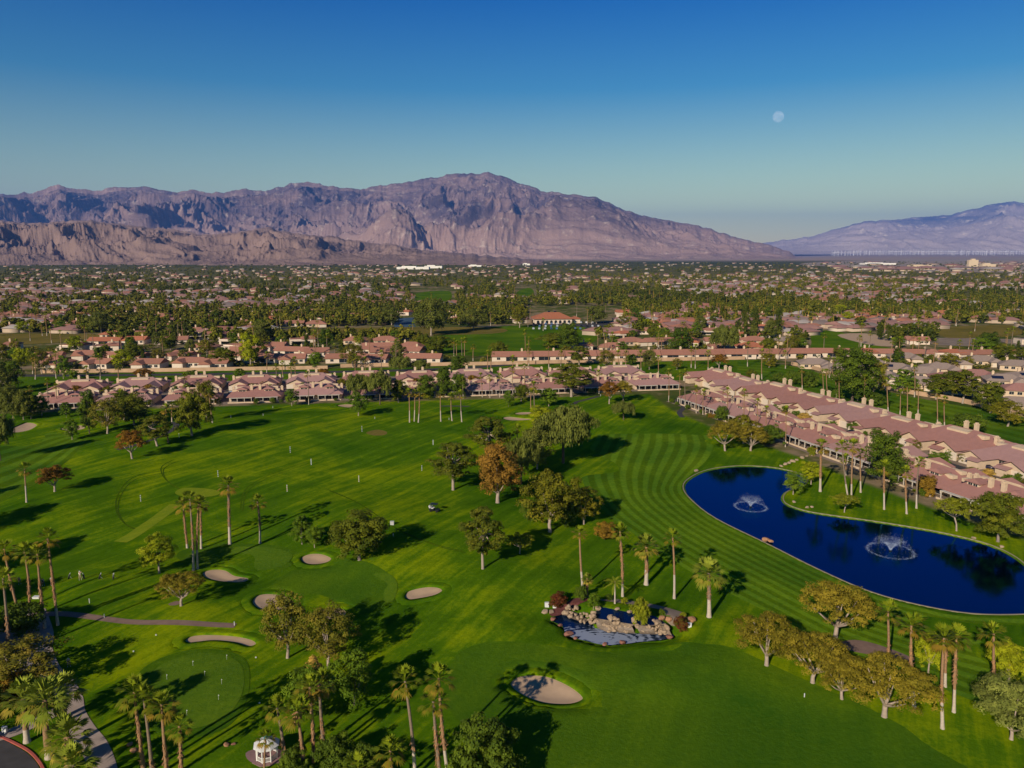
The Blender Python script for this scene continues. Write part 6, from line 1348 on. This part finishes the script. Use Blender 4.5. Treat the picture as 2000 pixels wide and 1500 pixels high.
for k in range(82):
    u = rr.random(); i = int(u * 99); t = rr.random(); x = low[i][0] + (top[i][0] - low[i][0]) * t; y = low[i][1] + (top[i][1] - low[i][1]) * t
    add_rock(x, y, -.05 + UPZ * t * .95, rr.uniform(.26, .50))
for u in (.28, .30, .33, .36, .52, .54, .57, .50, .55, .70, .72, .88, .92, .95):      # taller heaps on the crest
    i = int(u * 99); add_rock(top[i][0] + rr.uniform(-.6, .6), top[i][1] + rr.uniform(-.5, .7), UPZ + rr.uniform(.1, .75), rr.uniform(.32, .68))
patch('rock_bed', [tuple(p_) for p_ in low[::6]] + [tuple(p_) for p_ in top[::-6]], simple('wet_rubble', (0.20, 0.15, 0.10), .9, .4, 2.0, .1, .5), .10, .7)
M_weir = simple('wet_weir_stone', (0.17, 0.125, 0.085), 0.5, 0.35, 3.0, 0.3, 0.5)
for u0, u1 in ((.37, .49), (.56, .69), (.73, .86)):
    mb = MB(); n = 10
    for k in range(n):
        for j in range(4):
            def pt(uu, t):
                i = min(99, int(uu * 99)); bulge = .35 * math.sin(math.pi * t); x = low[i][0] + (top[i][0] - low[i][0]) * (t * .85 + .1); y = low[i][1] + (top[i][1] - low[i][1]) * (t * .85 + .1); return (x - c0.x, y - c0.y - bulge, -.2 + (UPZ + .12) * t - c0.z)
            a, b = u0 + (u1 - u0) * k / n, u0 + (u1 - u0) * (k + 1) / n; mb.quad(pt(a, j / 4), pt(b, j / 4), pt(b, (j + 1) / 4), pt(a, (j + 1) / 4))
    mb.build('weir', M_weir, falls, True)
def boulder(px, py, s, shape, lab, z=0):
    p = PG(px, py); o = link('boulder', shape[rr.randrange(len(shape))]); o.location = (p.x, p.y, p.z + s * .25 + z); o.rotation_euler = (rr.uniform(-.2, .2), rr.uniform(-.2, .2), rr.random() * 6.28); o.scale = (s * 1.2, s, s * .9); tag(o, lab, 'boulder')
for a in [(1065, 1196, .62, ROCKS, 'tan boulder at the left tip of the small pool'), (1076, 1197, .55, ROCKS, 'tan boulder second from the left tip of the small pool'), (1080, 1210, .55, RR, 'flat red boulder on the left bank of the small pool'), (1094, 1222, .45, RR, 'flat red boulder on the grass edge left of the small pool'),
          (1111, 1240, .75, RR, 'red boulder on the front left bank of the small pool'), (1124, 1247, .4, RR, 'small red boulder right of the red front bank boulder'), (1181, 1259, .4, RR, 'small red boulder at the front bank of the small pool'), (1215, 1256, .65, RR, 'dark red boulder standing at the front bank of the small pool'),
          (1307, 1246, .65, RR, 'flat red boulder at the right bank of the small pool'), (1350, 1212, .85, OR, 'orange boulder at the right end near the red bush'), (1292, 1209, .7, OR, 'orange boulder behind the right pool, left of two'), (1304, 1208, .75, OR, 'orange boulder behind the right pool, right of two'), (1104, 1199, .8, ROCKS, 'tan boulder at the left shoulder of the falls'), (1168, 1190, .6, ROCKS, 'tan boulder at the left end of the upper pool'), (1205, 1190, .45, ROCKS, 'tan boulder on the back rim of the upper pool'), (1230, 1196, .45, ROCKS, 'small tan boulder on the back rim of the upper pool'),
          (254, 1455, .45, OR, 'brown rock beside the tall palms at the putting green'), (262, 1467, .55, OR, 'flat brown rock in front of the other near the tall palms'), (442, 1456, .4, OR, 'brown rock on the lawn left of the gazebo'), (456, 1454, .3, RR, 'small dark rock on the lawn left of the gazebo'),
          (1360, 921, .7, ROCKS, 'pale rock pair at the upper left pond bank'), (1496, 1055, .8, OR, 'tan rock on the near pond bank'), (1505, 1058, .6, OR, 'small tan rock right of the tan rock on the near pond bank'), (1551, 981, .5, ROCKS, 'pale rock on the lawn tip by the pond'), (1576, 992, .5, ROCKS, 'pale rock on the far pond bank, left of two'), (1586, 991, .45, ROCKS, 'pale rock on the far pond bank, right of two'), (1902, 1052, .5, ROCKS, 'pale rock below the crooked dark tree'), (1956, 1069, .5, ROCKS, 'pale rock at the right of the far pond bank')]: boulder(*a)
for k, (px, py) in enumerate([(1526, 911), (1534, 908), (1541, 905), (1548, 902), (1556, 899), (1566, 895), (1576, 892), (1588, 890)]): boulder(px, py, .55 + .2 * (k % 2), ROCKS, 'pale stone in the dry rock line running from pond to patios')
M_gcover = simple('red_brown_ground_cover', (0.15, 0.055, 0.045), 0.95, 0.4, 2.0, 0.05, 0.3)
patch('planting_bed', px_poly([(1078, 1204), (1074, 1194), (1100, 1184), (1128, 1172), (1152, 1178), (1140, 1186), (1112, 1194), (1100, 1200)], 4), M_gcover, 0.06, .8)
patch('planting_bed', px_poly([(1172, 1183), (1205, 1178), (1260, 1184), (1310, 1196), (1340, 1206), (1330, 1226), (1305, 1222), (1290, 1203), (1240, 1192)], 4), M_soil, 0.05, .8)
for k, bx, by, ty, w, lab in [('redbush', 1092, 1183, 1158, 34, 'dark red bush at the left of the rock falls'), ('redbush', 1329, 1230, 1205, 28, 'bright crimson bush at the right end of the rock falls'), ('bush', 1135, 1173, 1145, 20, 'grey green shrub at the foot of the small stubby palm'), ('ash', 1159, 1188, 1159, 24, 'spiky green shrub on the falls left of the upper pool'),
                              ('limebush', 1252, 1218, 1166, 34, 'tall yellow green spiky plant between the two upper pools'), ('limebush', 1219, 1179, 1167, 13, 'small yellow green shrub behind the upper pool'), ('bush', 1188, 1172, 1161, 14, 'small green shrub behind the stubby palm'), ('limebush', 1334, 1205, 1195, 11, 'small yellow shrub above the crimson bush'), ('bush', 1292, 1200, 1190, 12, 'low green shrub behind the orange boulders')]: plant(k, bx, by, ty, w, 'shrub', lab, 'shrub')
# ------------------------------------------------------------------ pond fountains
M_spray = bpy.data.materials.new('fountain_spray'); M_spray.use_nodes = True; nt = M_spray.node_tree; B = nt.nodes['Principled BSDF']; B.inputs['Base Color'].default_value = (.50, .58, .70, 1); B.inputs['Roughness'].default_value = .6; B.inputs['Alpha'].default_value = .32
def fountain(px, py, Rr, apex, lab):
    x, y = P0(px, py, -.2); e = empty('fountain', (x, y, -.22)); g = np.random.default_rng(int(px)); th = math.atan(4 * apex / Rr); n = 7000; t = g.random(n) ** 1.4; az = g.random(n) * 6.283; R1 = Rr * g.normal(1, .05, n); th_ = th + g.normal(0, .05, n)
    r_ = R1 * t; z = r_ * np.tan(th_) * (1 - t); pos = np.column_stack([r_ * np.cos(az), r_ * np.sin(az), np.maximum(z, .02)]); keep = (t < .62) | (g.random(n) < .35); pos = pos[keep]; sz = .045
    def drops(pos, sz, name):
        V, F = leaf_quads(pos, rdir(len(pos), g), sz, g, 1.8); link(name, np_mesh(name, V, F, M_spray), e)
    drops(pos, .058, 'spray'); n = 1800; az = g.random(n) * 6.283; rr_ = Rr * (1 + g.normal(0, .055, n)); drops(np.column_stack([rr_ * np.cos(az), rr_ * np.sin(az), np.abs(g.normal(0, .08, n))]), .062, 'splash_ring')
    mb = MB(); mb.tube([(0, 0, -.2), (0, 0, .15), (0, 0, .25)], [.35, .3, .12], 10); mb.build('nozzle', W_glass, e); tag(e, lab, 'fountain')
fountain(1466, 990, 3.7, 2.0, 'smaller fountain with white spray in the far end of the pond'); fountain(1739, 1076, 4.4, 2.3, 'larger fountain with white spray and foam ring in the middle of the pond')
# ------------------------------------------------------------------ gazebo
M_gz = simple('white_gazebo_paint', (0.78, 0.76, 0.70), 0.6, 0.05, 2.0); M_gzr = simple('grey_white_shingles', (0.56, 0.55, 0.52), 0.8, 0.15, 3.0); M_teal = simple('teal_cap_paint', (0.05, 0.22, 0.26), 0.6, 0.1, 2.0); M_gfl = simple('mauve_pavers', (0.24, 0.14, 0.13), 0.9, 0.2, 2.0)
gp = PG(522, 1479); gzb = empty('gazebo', gp, .25, (.74, .74, .80)); Rg = 1.72
def ngon(R_, z, n=8, ph=math.pi / 8): return [(R_ * math.cos(ph + 2 * math.pi * k / n), R_ * math.sin(ph + 2 * math.pi * k / n), z) for k in range(n)]
a, b = ngon(2.5, .10), ngon(2.5, -.4); mb = MB(); mb.poly(a)
for k in range(8): mb.quad(b[k], b[(k + 1) % 8], a[(k + 1) % 8], a[k])
mb.build('floor', M_gfl, gzb)
for k, (x, y, z) in enumerate(ngon(Rg, 0)): mb = MB(); mb.box(x - .07, y - .07, .1, x + .07, y + .07, 2.25); mb.build('post', M_gz, gzb)
q = ngon(Rg, 0)
for k in range(8):
    if k == 3: continue
    (x0, y0, _), (x1, y1, _) = q[k], q[(k + 1) % 8]; mb = MB()
    for z0, z1 in ((.18, .28), (.82, .92)): mb.tube([(x0, y0, (z0 + z1) / 2), (x1, y1, (z0 + z1) / 2)], [.045, .045], 4)
    for s in range(1, 9): t = s / 9; mb.tube([(x0 + (x1 - x0) * t, y0 + (y1 - y0) * t, .25), (x0 + (x1 - x0) * t, y0 + (y1 - y0) * t, .86)], [.028, .028], 4)
    mb.build('railing', M_gz, gzb)
    mb = MB(); mb.quad((x0, y0, 2.02), (x1, y1, 2.02), (x1, y1, 2.26), (x0, y0, 2.26)); mb.build('frieze', M_gz, gzb)
r0, r1_ = ngon(2.15, 2.25), ngon(.35, 3.25); mb = MB()
for k in range(8): mb.quad(r0[k], r0[(k + 1) % 8], r1_[(k + 1) % 8], r1_[k]); mb.quad((r0[k][0], r0[k][1], 2.15), (r0[(k + 1) % 8][0], r0[(k + 1) % 8][1], 2.15), r0[(k + 1) % 8], r0[k])
mb.build('roof', M_gzr, gzb); mb = MB(); c_ = ngon(.42, 3.24)
for k in range(8): mb.tri(c_[k], c_[(k + 1) % 8], (0, 0, 3.75))
mb.build('roof_cap', M_teal, gzb); tag(gzb, 'white octagonal gazebo with shingled roof on mauve pavers at the bottom', 'gazebo')
patch('pavers', px_poly([(480, 1474), (500, 1466), (505, 1480), (548, 1484), (545, 1492), (515, 1496), (488, 1490)], 3), M_gfl, .05, .8)
# ------------------------------------------------------------------ golf cart, cars
M_blk = simple('black_cart_paint', (0.012, 0.013, 0.014), 0.35, 0.2, 2, 0.5); M_seat = simple('white_vinyl_seat', (0.6, 0.58, 0.55), 0.6, 0.1, 2); M_tyre = simple('black_tyre', (0.015, 0.015, 0.015), 0.9, 0.2, 4)
def wheel(r_=.26, w=.18):
    mb = MB(); mb.tube([(0, -w / 2, 0), (0, w / 2, 0)], [r_, r_], 14); mb.poly([(r_ * math.cos(-k * .449), -w / 2, r_ * math.sin(-k * .449)) for k in range(14)]); return mb.mesh('wheel', M_tyre)
pc_ = PG(849, 999); cart = empty('golf_cart', pc_, -.35); mb = MB()
mb.poly([(-1.2, -.55, .35), (1.2, -.55, .35), (1.25, -.55, .62), (.55, -.55, .72), (.35, -.55, .42), (-.05, -.55, .42), (-.1, -.55, .78), (-1.2, -.55, .78)]); pr = [(v[0], .55, v[2]) for v in mb.v]; fr = list(mb.v); mb.poly(pr[::-1])
for k in range(8): j = (k + 1) % 8; mb.quad(fr[k], pr[k], pr[j], fr[j])
mb.build('body', M_blk, cart); mb = MB(); mb.box(-.75, -.5, .79, -.15, .5, .9); mb.box(-.8, -.5, .9, -.68, .5, 1.3); mb.build('seat', M_seat, cart)
mb = MB(); mb.box(-1.0, -.6, 1.80, .75, .6, 1.88); mb.build('roof', M_blk, cart)
for x in (-.9, .6):
    for y in (-.5, .5): mb = MB(); mb.tube([(x, y, .7), (x * .9, y, 1.8)], [.025, .025], 5); mb.build('roof_post', M_blk, cart)
wm_ = wheel()
for x in (-.8, .8):
    for y in (-.55, .55): o = link('wheel', wm_, cart); o.location = (x, y, .26)
mb = MB(); mb.tube([(-1.15, -.2, .6), (-1.3, -.2, 1.35)], [.16, .18], 8); mb.tube([(-1.15, .2, .6), (-1.3, .2, 1.35)], [.16, .18], 8); mb.build('golf_bags', M_seat, cart); tag(cart, 'black golf cart driving alone across the middle of the course', 'golf cart')
def carproto(col_, suv):
    p = Proto(); H = .95 if suv else .82; T = 1.75 if suv else 1.42; M = simple('car_paint', col_, .25, .05, 1, .6)
    def body(mb):
        pr = [(-2.25, .32), (2.2, .32), (2.28, .6), (2.1, H - .12), (1.15, H), (-2.2, H), (-2.3, .6)]; a = [(x, -.88, z) for x, z in pr]; b = [(x, .88, z) for x, z in pr]; mb.poly(a); mb.poly(b[::-1])
        for k in range(len(pr)): j = (k + 1) % len(pr); mb.quad(a[k], b[k], b[j], a[j])
    p.add('body', mesh_of(body, 'body', M))
    def cab(mb):
        lo = [(-2.1 if suv else -1.7, H), (1.15, H)]; hi = [(-1.95 if suv else -1.0, T), (.35, T)]; A = [(lo[0][0], -.82, H), (lo[1][0], -.82, H), (hi[1][0], -.66, T), (hi[0][0], -.66, T)]; Bq = [(x, -y, z) for x, y, z in A]; mb.quad(*A); mb.quad(*Bq[::-1])
        for k in (1, 3): j = (k + 1) % 4; mb.quad(A[k], Bq[k], Bq[j], A[j])
    p.add('windows', mesh_of(cab, 'windows', W_glass)); p.add('roof', mesh_of(lambda mb: mb.box(-1.93 if suv else -.98, -.65, T, .33, .65, T + .05), 'roof', M)); w = wheel(.33, .22)
    for x in (-1.4, 1.4):
        for y in (-.82, .82): p.add('wheel', w, None, (x, y, .33))
    hm_ = mesh_of(lambda mb: mb.box(-.03, -.2, -.08, .03, .2, .08), 'headlight', M_seat)
    for y in (-.6, .6): p.add('headlight', hm_, None, (2.24, y, .68))
    return p
CB, CW, CN, CS = carproto((.012, .013, .016), True), carproto((.62, .62, .62), True), carproto((.012, .016, .06), False), carproto((.25, .26, .27), False)
def car(p, px, py, rz, lab, grp=None): x, y = P0(px, py); p.place('parked_car', (x, y, .06), rz, lab, 'car', grp)
car(CB, 1577, 808, Z3 + 2.6, 'black car parked at a garage, topmost in the villa street'); car(CB, 1609, 817, Z3 + 2.9, 'long black car parked left of the white one'); car(CW, 1637, 826, Z3 + 2.8, 'white car parked in the villa street'); car(CN, 1664, 849, Z3, 'dark car half hidden by roofs in the villa street'); car(CN, 1924, 914, Z3 + .1, 'dark blue car parked by a hedge at lower villa street'); car(CS, 1500, 786, Z3 + 2.8, 'grey car parked at the upper villa street'); car(CW, 455, 772, 1.2, 'white car in the court behind the left villas')
mb = MB(); mb.poly([(-2.2, -.85, .2), (2.2, -.85, .2), (2.2, -.85, .85), (1.1, -.8, .9), (.5, -.7, 1.4), (-1.2, -.7, 1.4), (-2.0, -.8, .9), (-2.2, -.85, .85)]); a = list(mb.v); b = [(x, -y, z) for x, y, z in a]; mb.poly(b[::-1])
for k in range(8): j = (k + 1) % 8; mb.quad(a[k], b[k], b[j], a[j])
tiny = [mb.mesh('parked_car', m_) for m_ in (M_seat, M_blk, simple('silver_car_paint', (.4, .41, .43), .3, .05, 1, .6), simple('blue_car_paint', (.08, .14, .25), .3, .05, 1, .6))]
for k in range(44):
    row_ = k % 3; px = 1042 + (k // 3) * 11.5; py = (633.5, 638, 643)[row_] + .0
    if px > 1118 and row_ == 0: py = 631
    x, y = P0(px + rr.uniform(-1, 1), py); o = link('parked_car', tiny[rr.randrange(4)]); o.location = (x, y, .06); o.rotation_euler = (0, 0, 1.57 + rr.uniform(-.1, .1)); tag(o, 'small parked car in the crowded car park before the clubhouse', 'car', 'cars in the clubhouse car park')
# ------------------------------------------------------------------ range markers, posts, pins, lamps
M_wp = simple('white_post_paint', (.60, .59, .56), .6, .05, 2); M_bk = simple('black_post_band', (.03, .035, .03), .6, .1, 2); M_yl = simple('yellow_post_band', (.62, .36, .05), .6, .1, 2)
def marker(px, py, hpx, lab, band=M_bk):
    p = PG(px, py); h = z_at(p.y, py - hpx) - z_at(p.y, py); e = empty('range_marker', p); mb = MB(); mb.tube([(0, 0, -.2), (0, 0, h)], [.09, .09], 8); mb.build('post', M_wp, e)
    for k in range(3): z = h * (.16 + .28 * k); mb = MB(); mb.tube([(0, 0, z), (0, 0, z + h * .12)], [.095, .095], 8); mb.build('band', band, e)
    tag(e, lab, 'range marker')
for px, py, hp, lab, bd in [(275, 979, 12, 'black banded range post nearest the tees on the left', M_bk), (426, 931, 12, 'black banded range post above the pale target green', M_bk), (567, 884, 12, 'black banded range post in the centre of the range', M_bk), (608, 908, 12, 'range post right of the centre one, nearly all white', M_wp), (561, 960, 13, 'yellow banded range post', M_yl), (701, 941, 12, 'white and yellow range post right of the middle', M_yl),
                            (707, 843, 11, 'far black banded range post above the worn turf', M_bk), (846, 869, 10, 'white range post beyond the leaning pine', M_wp), (894, 892, 11, 'black banded range post left of the dark pine', M_bk), (824, 919, 10, 'black banded range post touching the leaning pine', M_bk)]: marker(px, py, hp, lab, bd)
def post(px, py, hpx, lab, name='white_post', r_=.07):
    p = PG(px, py); h = max(.5, z_at(p.y, py - hpx) - z_at(p.y, py)); mb = MB(); mb.tube([(0, 0, -.2), (0, 0, h * .9), (0, 0, h)], [r_, r_, r_ * .6], 7); o = mb.build(name, M_wp); o.location = p; tag(o, lab, 'post')
for a in [(175, 1178, 9, 'short white post above the brown path near the leaning palms'), (204, 1207, 8, 'white post on the brown path'), (458, 1222, 8, 'white post at the right end of the brown path'), (367, 1070, 7, 'white post beside the group of four palms'), (1571, 1362, 8, 'white post at the edge of the smooth fairway'), (768, 1047, 5, 'thin white post right of the big dark tree'), (451, 816, 4, 'white post at the far end of the range, left one'), (514, 812, 4, 'yellowish white post at the far end of the range'), (533, 797, 4, 'tiny white post before the front villas'), (732, 818, 4, 'tiny white post before the weeping pair'), (877, 820, 4, 'tiny white post between the range end palms'), (1173, 774, 4, 'tiny white post at the cart path end'), (350, 855, 9, 'white post beside the cart path bend')]: post(*a)
for k, (px, py, lab) in enumerate([(443, 1289, 'uppermost white pin on the putting green'), (377, 1301, 'white pin near the top left of the putting green'), (400, 1321, 'white pin in the middle of the putting green'), (433, 1337, 'white pin at the right of the putting green in palm shade'), (427, 1368, 'white pin at the lower right of the putting green'), (365, 1398, 'lowest white pin on the putting green'), (326, 1328, 'white pin at the left of the putting green')]):
    p = PG(px, py); e = empty('practice_pin', p); mb = MB(); mb.tube([(0, 0, -.1), (0, 0, .85)], [.015, .015], 5); mb.build('pole', M_wp, e); mb = MB(); mb.box(.015, -.008, .72, .11, .008, .82); mb.build('flag', M_wp, e); tag(e, lab, 'golf pin')
for px, py, lab in [(305, 1241, 'white ball light below the brown path'), (261, 1273, 'white ball light in the tree shadow'), (500, 1285, 'white ball light below the long bunker'), (507, 1374, 'white ball light at the right of the putting green'), (1281, 1451, 'white ball light on the smooth fairway'), (1247, 1460, 'dim white ball light left of the other on the smooth fairway'), (1371, 1094, 'small white ball light on the striped fairway')]:
    p = PG(px, py); mb = MB(); prof = [(.03, -.05), (.09, 0), (.13, .07), (.12, .14), (.07, .19), (.01, .21)]; mb.tube([(0, 0, z) for r_, z in prof], [r_ for r_, z in prof], 10); o = mb.build('lawn_light', M_wp, None, True); o.location = p; tag(o, lab, 'lawn light')
def boxy(px, py, w, h, lab, name, m_, post_=False):
    p = PG(px, py); mb = MB(); z = .35 if post_ else -.1
    mb.box(-w / 2, -w * .3, z, w / 2, w * .3, h); mb.box(-w / 2 - .03, -w * .3 - .03, h, w / 2 + .03, w * .3 + .03, h + .05)
    if post_: mb.box(-.06, -.06, -.2, .06, .06, z)
    o = mb.build(name, m_); o.location = p; tag(o, lab, 'box')
boxy(10, 1434, .55, 1.0, 'white box sign on a post at the left edge by the concrete path', 'box_sign', M_wp, True); boxy(766, 1025, .8, .8, 'grey utility box on the lawn right of the round dark tree', 'utility_box', simple('grey_box_paint', (.42, .42, .40), .7, .1, 2)); boxy(1068, 1185, .7, .75, 'white floodlight box at the left end of the rock falls, left one', 'floodlight', M_wp); boxy(1083, 1187, .6, .6, 'white floodlight box at the left end of the rock falls, right one', 'floodlight', M_wp); boxy(1347, 1224, .55, .6, 'white floodlight box beside the crimson bush', 'floodlight', M_wp); boxy(72, 1168, 1.2, .25, 'flat white tee box between the leaning palms', 'tee_box', M_wp)
# ------------------------------------------------------------------ people at the tees
SK, HAIR, SHOE = simple('skin', (.50, .28, .18), .7, .05, 3), simple('brown_hair', (.05, .03, .02), .9, .2, 5), simple('shoe_white', (.5, .5, .5), .7, .1, 3)
def person(px, py, rz, shirt, trousers, lab, pose, cap=None):
    J = {'pel': (0, 0, .95), 'sp': (0, .0, 1.18), 'ch': (0, 0, 1.38), 'nk': (0, 0, 1.50), 'hd': (0, -.02, 1.64), 'hl': (-.10, 0, .90), 'kl': (-.15, -.03, .50), 'al': (-.17, .03, .09), 'tl': (-.19, -.13, .04), 'hr': (.10, 0, .90), 'kr': (.15, -.03, .50), 'ar': (.17, .03, .09), 'tr': (.19, -.13, .04), 'sl': (-.19, 0, 1.42), 'el': (-.26, -.05, 1.16), 'wl': (-.20, -.22, .95), 'gl': (-.17, -.27, .89), 'sr': (.19, 0, 1.42), 'er': (.26, -.05, 1.16), 'wr': (.20, -.22, .95), 'gr': (.17, -.27, .89)}
    J.update(pose); nm = list(J); E = [('pel', 'sp'), ('sp', 'ch'), ('ch', 'nk'), ('nk', 'hd'), ('pel', 'hl'), ('hl', 'kl'), ('kl', 'al'), ('al', 'tl'), ('pel', 'hr'), ('hr', 'kr'), ('kr', 'ar'), ('ar', 'tr'), ('ch', 'sl'), ('sl', 'el'), ('el', 'wl'), ('wl', 'gl'), ('ch', 'sr'), ('sr', 'er'), ('er', 'wr'), ('wr', 'gr')]
    rad = {'pel': (.16, .12), 'sp': (.145, .105), 'ch': (.17, .115), 'nk': (.055, .055), 'hd': (.095, .11), 'hl': (.095, .1), 'hr': (.095, .1), 'kl': (.062, .062), 'kr': (.062, .062), 'al': (.045, .045), 'ar': (.045, .045), 'tl': (.042, .035), 'tr': (.042, .035), 'sl': (.065, .065), 'sr': (.065, .065), 'el': (.045, .045), 'er': (.045, .045), 'wl': (.032, .032), 'wr': (.032, .032), 'gl': (.042, .03), 'gr': (.042, .03)}
    me = bpy.data.meshes.new('body_cage'); me.from_pydata([J[k] for k in nm], [(nm.index(a), nm.index(b)) for a, b in E], []); o = bpy.data.objects.new('tmp', me); col.objects.link(o); sm = o.modifiers.new('s', 'SKIN'); sm.use_smooth_shade = True
    for k, v in enumerate(nm): me.skin_vertices[0].data[k].radius = rad[v]
    me.skin_vertices[0].data[0].use_root = True; ss = o.modifiers.new('u', 'SUBSURF'); ss.levels = 2; ss.render_levels = 2
    dg = bpy.context.evaluated_depsgraph_get(); m2 = bpy.data.meshes.new_from_object(o.evaluated_get(dg)); bpy.data.objects.remove(o); m2.materials.clear()
    for m_ in (shirt, trousers, SK, SHOE): m2.materials.append(m_)
    jn = [(Vector(J[k]), k) for k in nm]
    for f in m2.polygons:
        k = min(jn, key=lambda q: (q[0] - f.center).length)[1]; f.material_index = 3 if k in ('tl', 'tr', 'al', 'ar') and f.center.z < .12 else 1 if k in ('pel', 'hl', 'hr', 'kl', 'kr', 'al', 'ar') else 2 if k in ('hd', 'nk', 'wl', 'wr', 'gl', 'gr', 'el', 'er') else 0; f.use_smooth = True
    p = PG(px, py); e = empty('person', p, rz); link('body', m2, e); h = J['hd']; mb = MB(); n = 5
    mb.tube([(h[0], h[1] + .02, h[2] + .0), (h[0], h[1] + .02, h[2] + .06), (h[0], h[1] + .01, h[2] + .115), (h[0], h[1], h[2] + .135)], [.108, .110, .085, .03], 10); mb.build('cap' if cap else 'hair', cap or HAIR, e, True); tag(e, lab, 'person'); return e
C1, C2, C3, C4 = simple('cream_shirt', (.66, .55, .42), .8, .05, 4), simple('khaki_trousers', (.40, .29, .18), .8, .05, 4), simple('teal_shirt', (.03, .12, .14), .8, .05, 4), simple('dark_trousers', (.03, .035, .05), .8, .05, 4); C5 = simple('blue_shirt', (.06, .16, .28), .8, .05, 4)
swing = {'el': (-.02, -.22, 1.42), 'wl': (.16, -.22, 1.62), 'gl': (.22, -.20, 1.68), 'er': (.32, -.08, 1.50), 'wr': (.20, -.18, 1.66), 'gr': (.25, -.16, 1.72), 'hd': (-.02, -.05, 1.65)}
bend = {'sp': (0, -.10, 1.14), 'ch': (0, -.28, 1.28), 'nk': (0, -.38, 1.36), 'hd': (0, -.47, 1.44), 'sl': (-.18, -.28, 1.30), 'sr': (.18, -.28, 1.30), 'el': (-.16, -.38, 1.02), 'er': (.16, -.38, 1.02), 'wl': (-.05, -.46, .80), 'wr': (.05, -.46, .80), 'gl': (-.02, -.48, .74), 'gr': (.02, -.48, .72)}
e = person(157, 1133, .6, C1, C2, 'golfer in cream shirt and khaki trousers finishing a swing at the tees', swing, M_wp); mb = MB(); mb.tube([(.23, -.18, 1.70), (-.25, .35, 1.95), (-.42, .55, 1.85)], [.012, .010, .008], 5); mb.build('golf_club', M_blk, e)
e = person(39, 1141, .4, C3, C4, 'golfer in teal shirt bending at the tees, farthest left', bend); mb = MB(); mb.tube([(0, -.48, .72), (0, -.95, .02), (0.02, -1.05, .03)], [.012, .01, .02], 5); mb.build('golf_club', M_blk, e)
e = person(85, 1144, .4, C5, C4, 'golfer in blue shirt bending between two leaning palms', bend); mb = MB(); mb.tube([(0, -.48, .72), (0, -.95, .02), (0.02, -1.05, .03)], [.012, .01, .02], 5); mb.build('golf_club', M_blk, e)
person(102, 1143, 1.0, M_wp, C4, 'person in white shirt standing right of the blue shirted golfer', {}); person(135, 1302, .5, simple('grey_shirt', (.36, .40, .46), .8, .05, 4), C4, 'person in grey shirt bending in the tree shadow by the putting green', bend, M_wp)
for px, py, lab in [(133, 1131, 'dark golf bag left of the swinging golfer'), (165, 1131, 'dark golf bag right beside the swinging golfer'), (193, 1131, 'dark golf bag, second to the right of the swinging golfer'), (221, 1132, 'dark golf bag farthest right on the tee line')]:
    p = PG(px, py); e = empty('golf_bag', p, rr.uniform(0, 3)); mb = MB(); mb.tube([(0, 0, 0), (.05, 0, .05), (.32, 0, .78), (.34, 0, .84)], [.10, .14, .15, .13], 9); mb.build('bag', M_blk, e, True); mb = MB(); mb.tube([(.25, .05, .6), (.55, .28, 0)], [.014, .014], 4); mb.tube([(.25, -.05, .6), (.55, -.28, 0)], [.014, .014], 4); mb.build('stand', M_wp, e)
    mb = MB()
    for k in range(6): mb.tube([(.32 + rr.uniform(-.06, .06), rr.uniform(-.07, .07), .8), (.42 + rr.uniform(-.08, .08), rr.uniform(-.1, .1), 1.1)], [.012, .025], 5)
    mb.build('clubs', M_seat, e); tag(e, lab, 'golf bag')
# ------------------------------------------------------------------ shrubs and small trees round the villas
sr = random.Random(9)
def villa_green(A, D, N, length, off0, off1, n, group, lab, kinds, hm, first=0):
    for k in range(n):
        s = sr.uniform(-4, length); o_ = sr.uniform(off0, off1); c = A + D * s + N * o_; kd = sr.choice(kinds); h = sr.uniform(*hm)
        plant(kd, 0, 0, 0, 0, 'shrub' if h < 2.6 else 'small_tree', lab, 'shrub' if h < 2.6 else 'tree', group, x=c.x, y=c.y, hm=h, wm=h * sr.uniform(.8, 1.3))
villa_green(A1, D1, N1, 255, -.2, 2.6, 34, 'patio shrubs of the left villas', 'small green shrub at the lawn edge of the left villas', ['bush', 'bush', 'limebush', 'ash', 'brownbush'], (1.0, 2.4))
villa_green(A1, D1, N1, 255, 27, 38, 26, 'court trees of the left villas', 'small loose tree in the court behind the left villas', ['sycamore', 'ash', 'olive', 'brownbush'], (2.8, 4.5))
villa_green(A3, D3, N3, 175, -.2, 2.4, 26, 'patio shrubs of the pond villas', 'small shrub at the patio edge of the villas above the pond', ['bush', 'bush', 'brownbush', 'limebush'], (0.8, 2.0))
villa_green(A3, D3, N3, 175, 25.0, 27.0, 8, 'street trees of the pond villas', 'small street tree between the two villa rows', ['sycamore', 'ash', 'plume'], (3.0, 5.0)); villa_green(A3, D3, N3, 175, 33.5, 36.5, 22, 'garage hedges of the second villa row', 'clipped shrub beside a garage of the second villa row', ['bush', 'bush', 'ash', 'sycamore'], (1.0, 3.6))
# ------------------------------------------------------------------ labels that came out alike and are not in a group: told apart from the left
from collections import defaultdict
by = defaultdict(list)
for o in scene.objects:
    if o.parent is None and 'label' in o and 'group' not in o: by[o['label']].append(o)
WORDS = ['leftmost', 'second from the left', 'third from the left', 'fourth from the left', 'fifth from the left', 'sixth from the left', 'seventh from the left', 'eighth from the left', 'ninth from the left']
for lab, os_ in by.items():
    if len(os_) > 1:
        os_.sort(key=lambda o: proj(*o.location)[0])
        for k, o in enumerate(os_): o['label'] = lab + ', ' + ('rightmost' if k == len(os_) - 1 else WORDS[min(k, 8)])
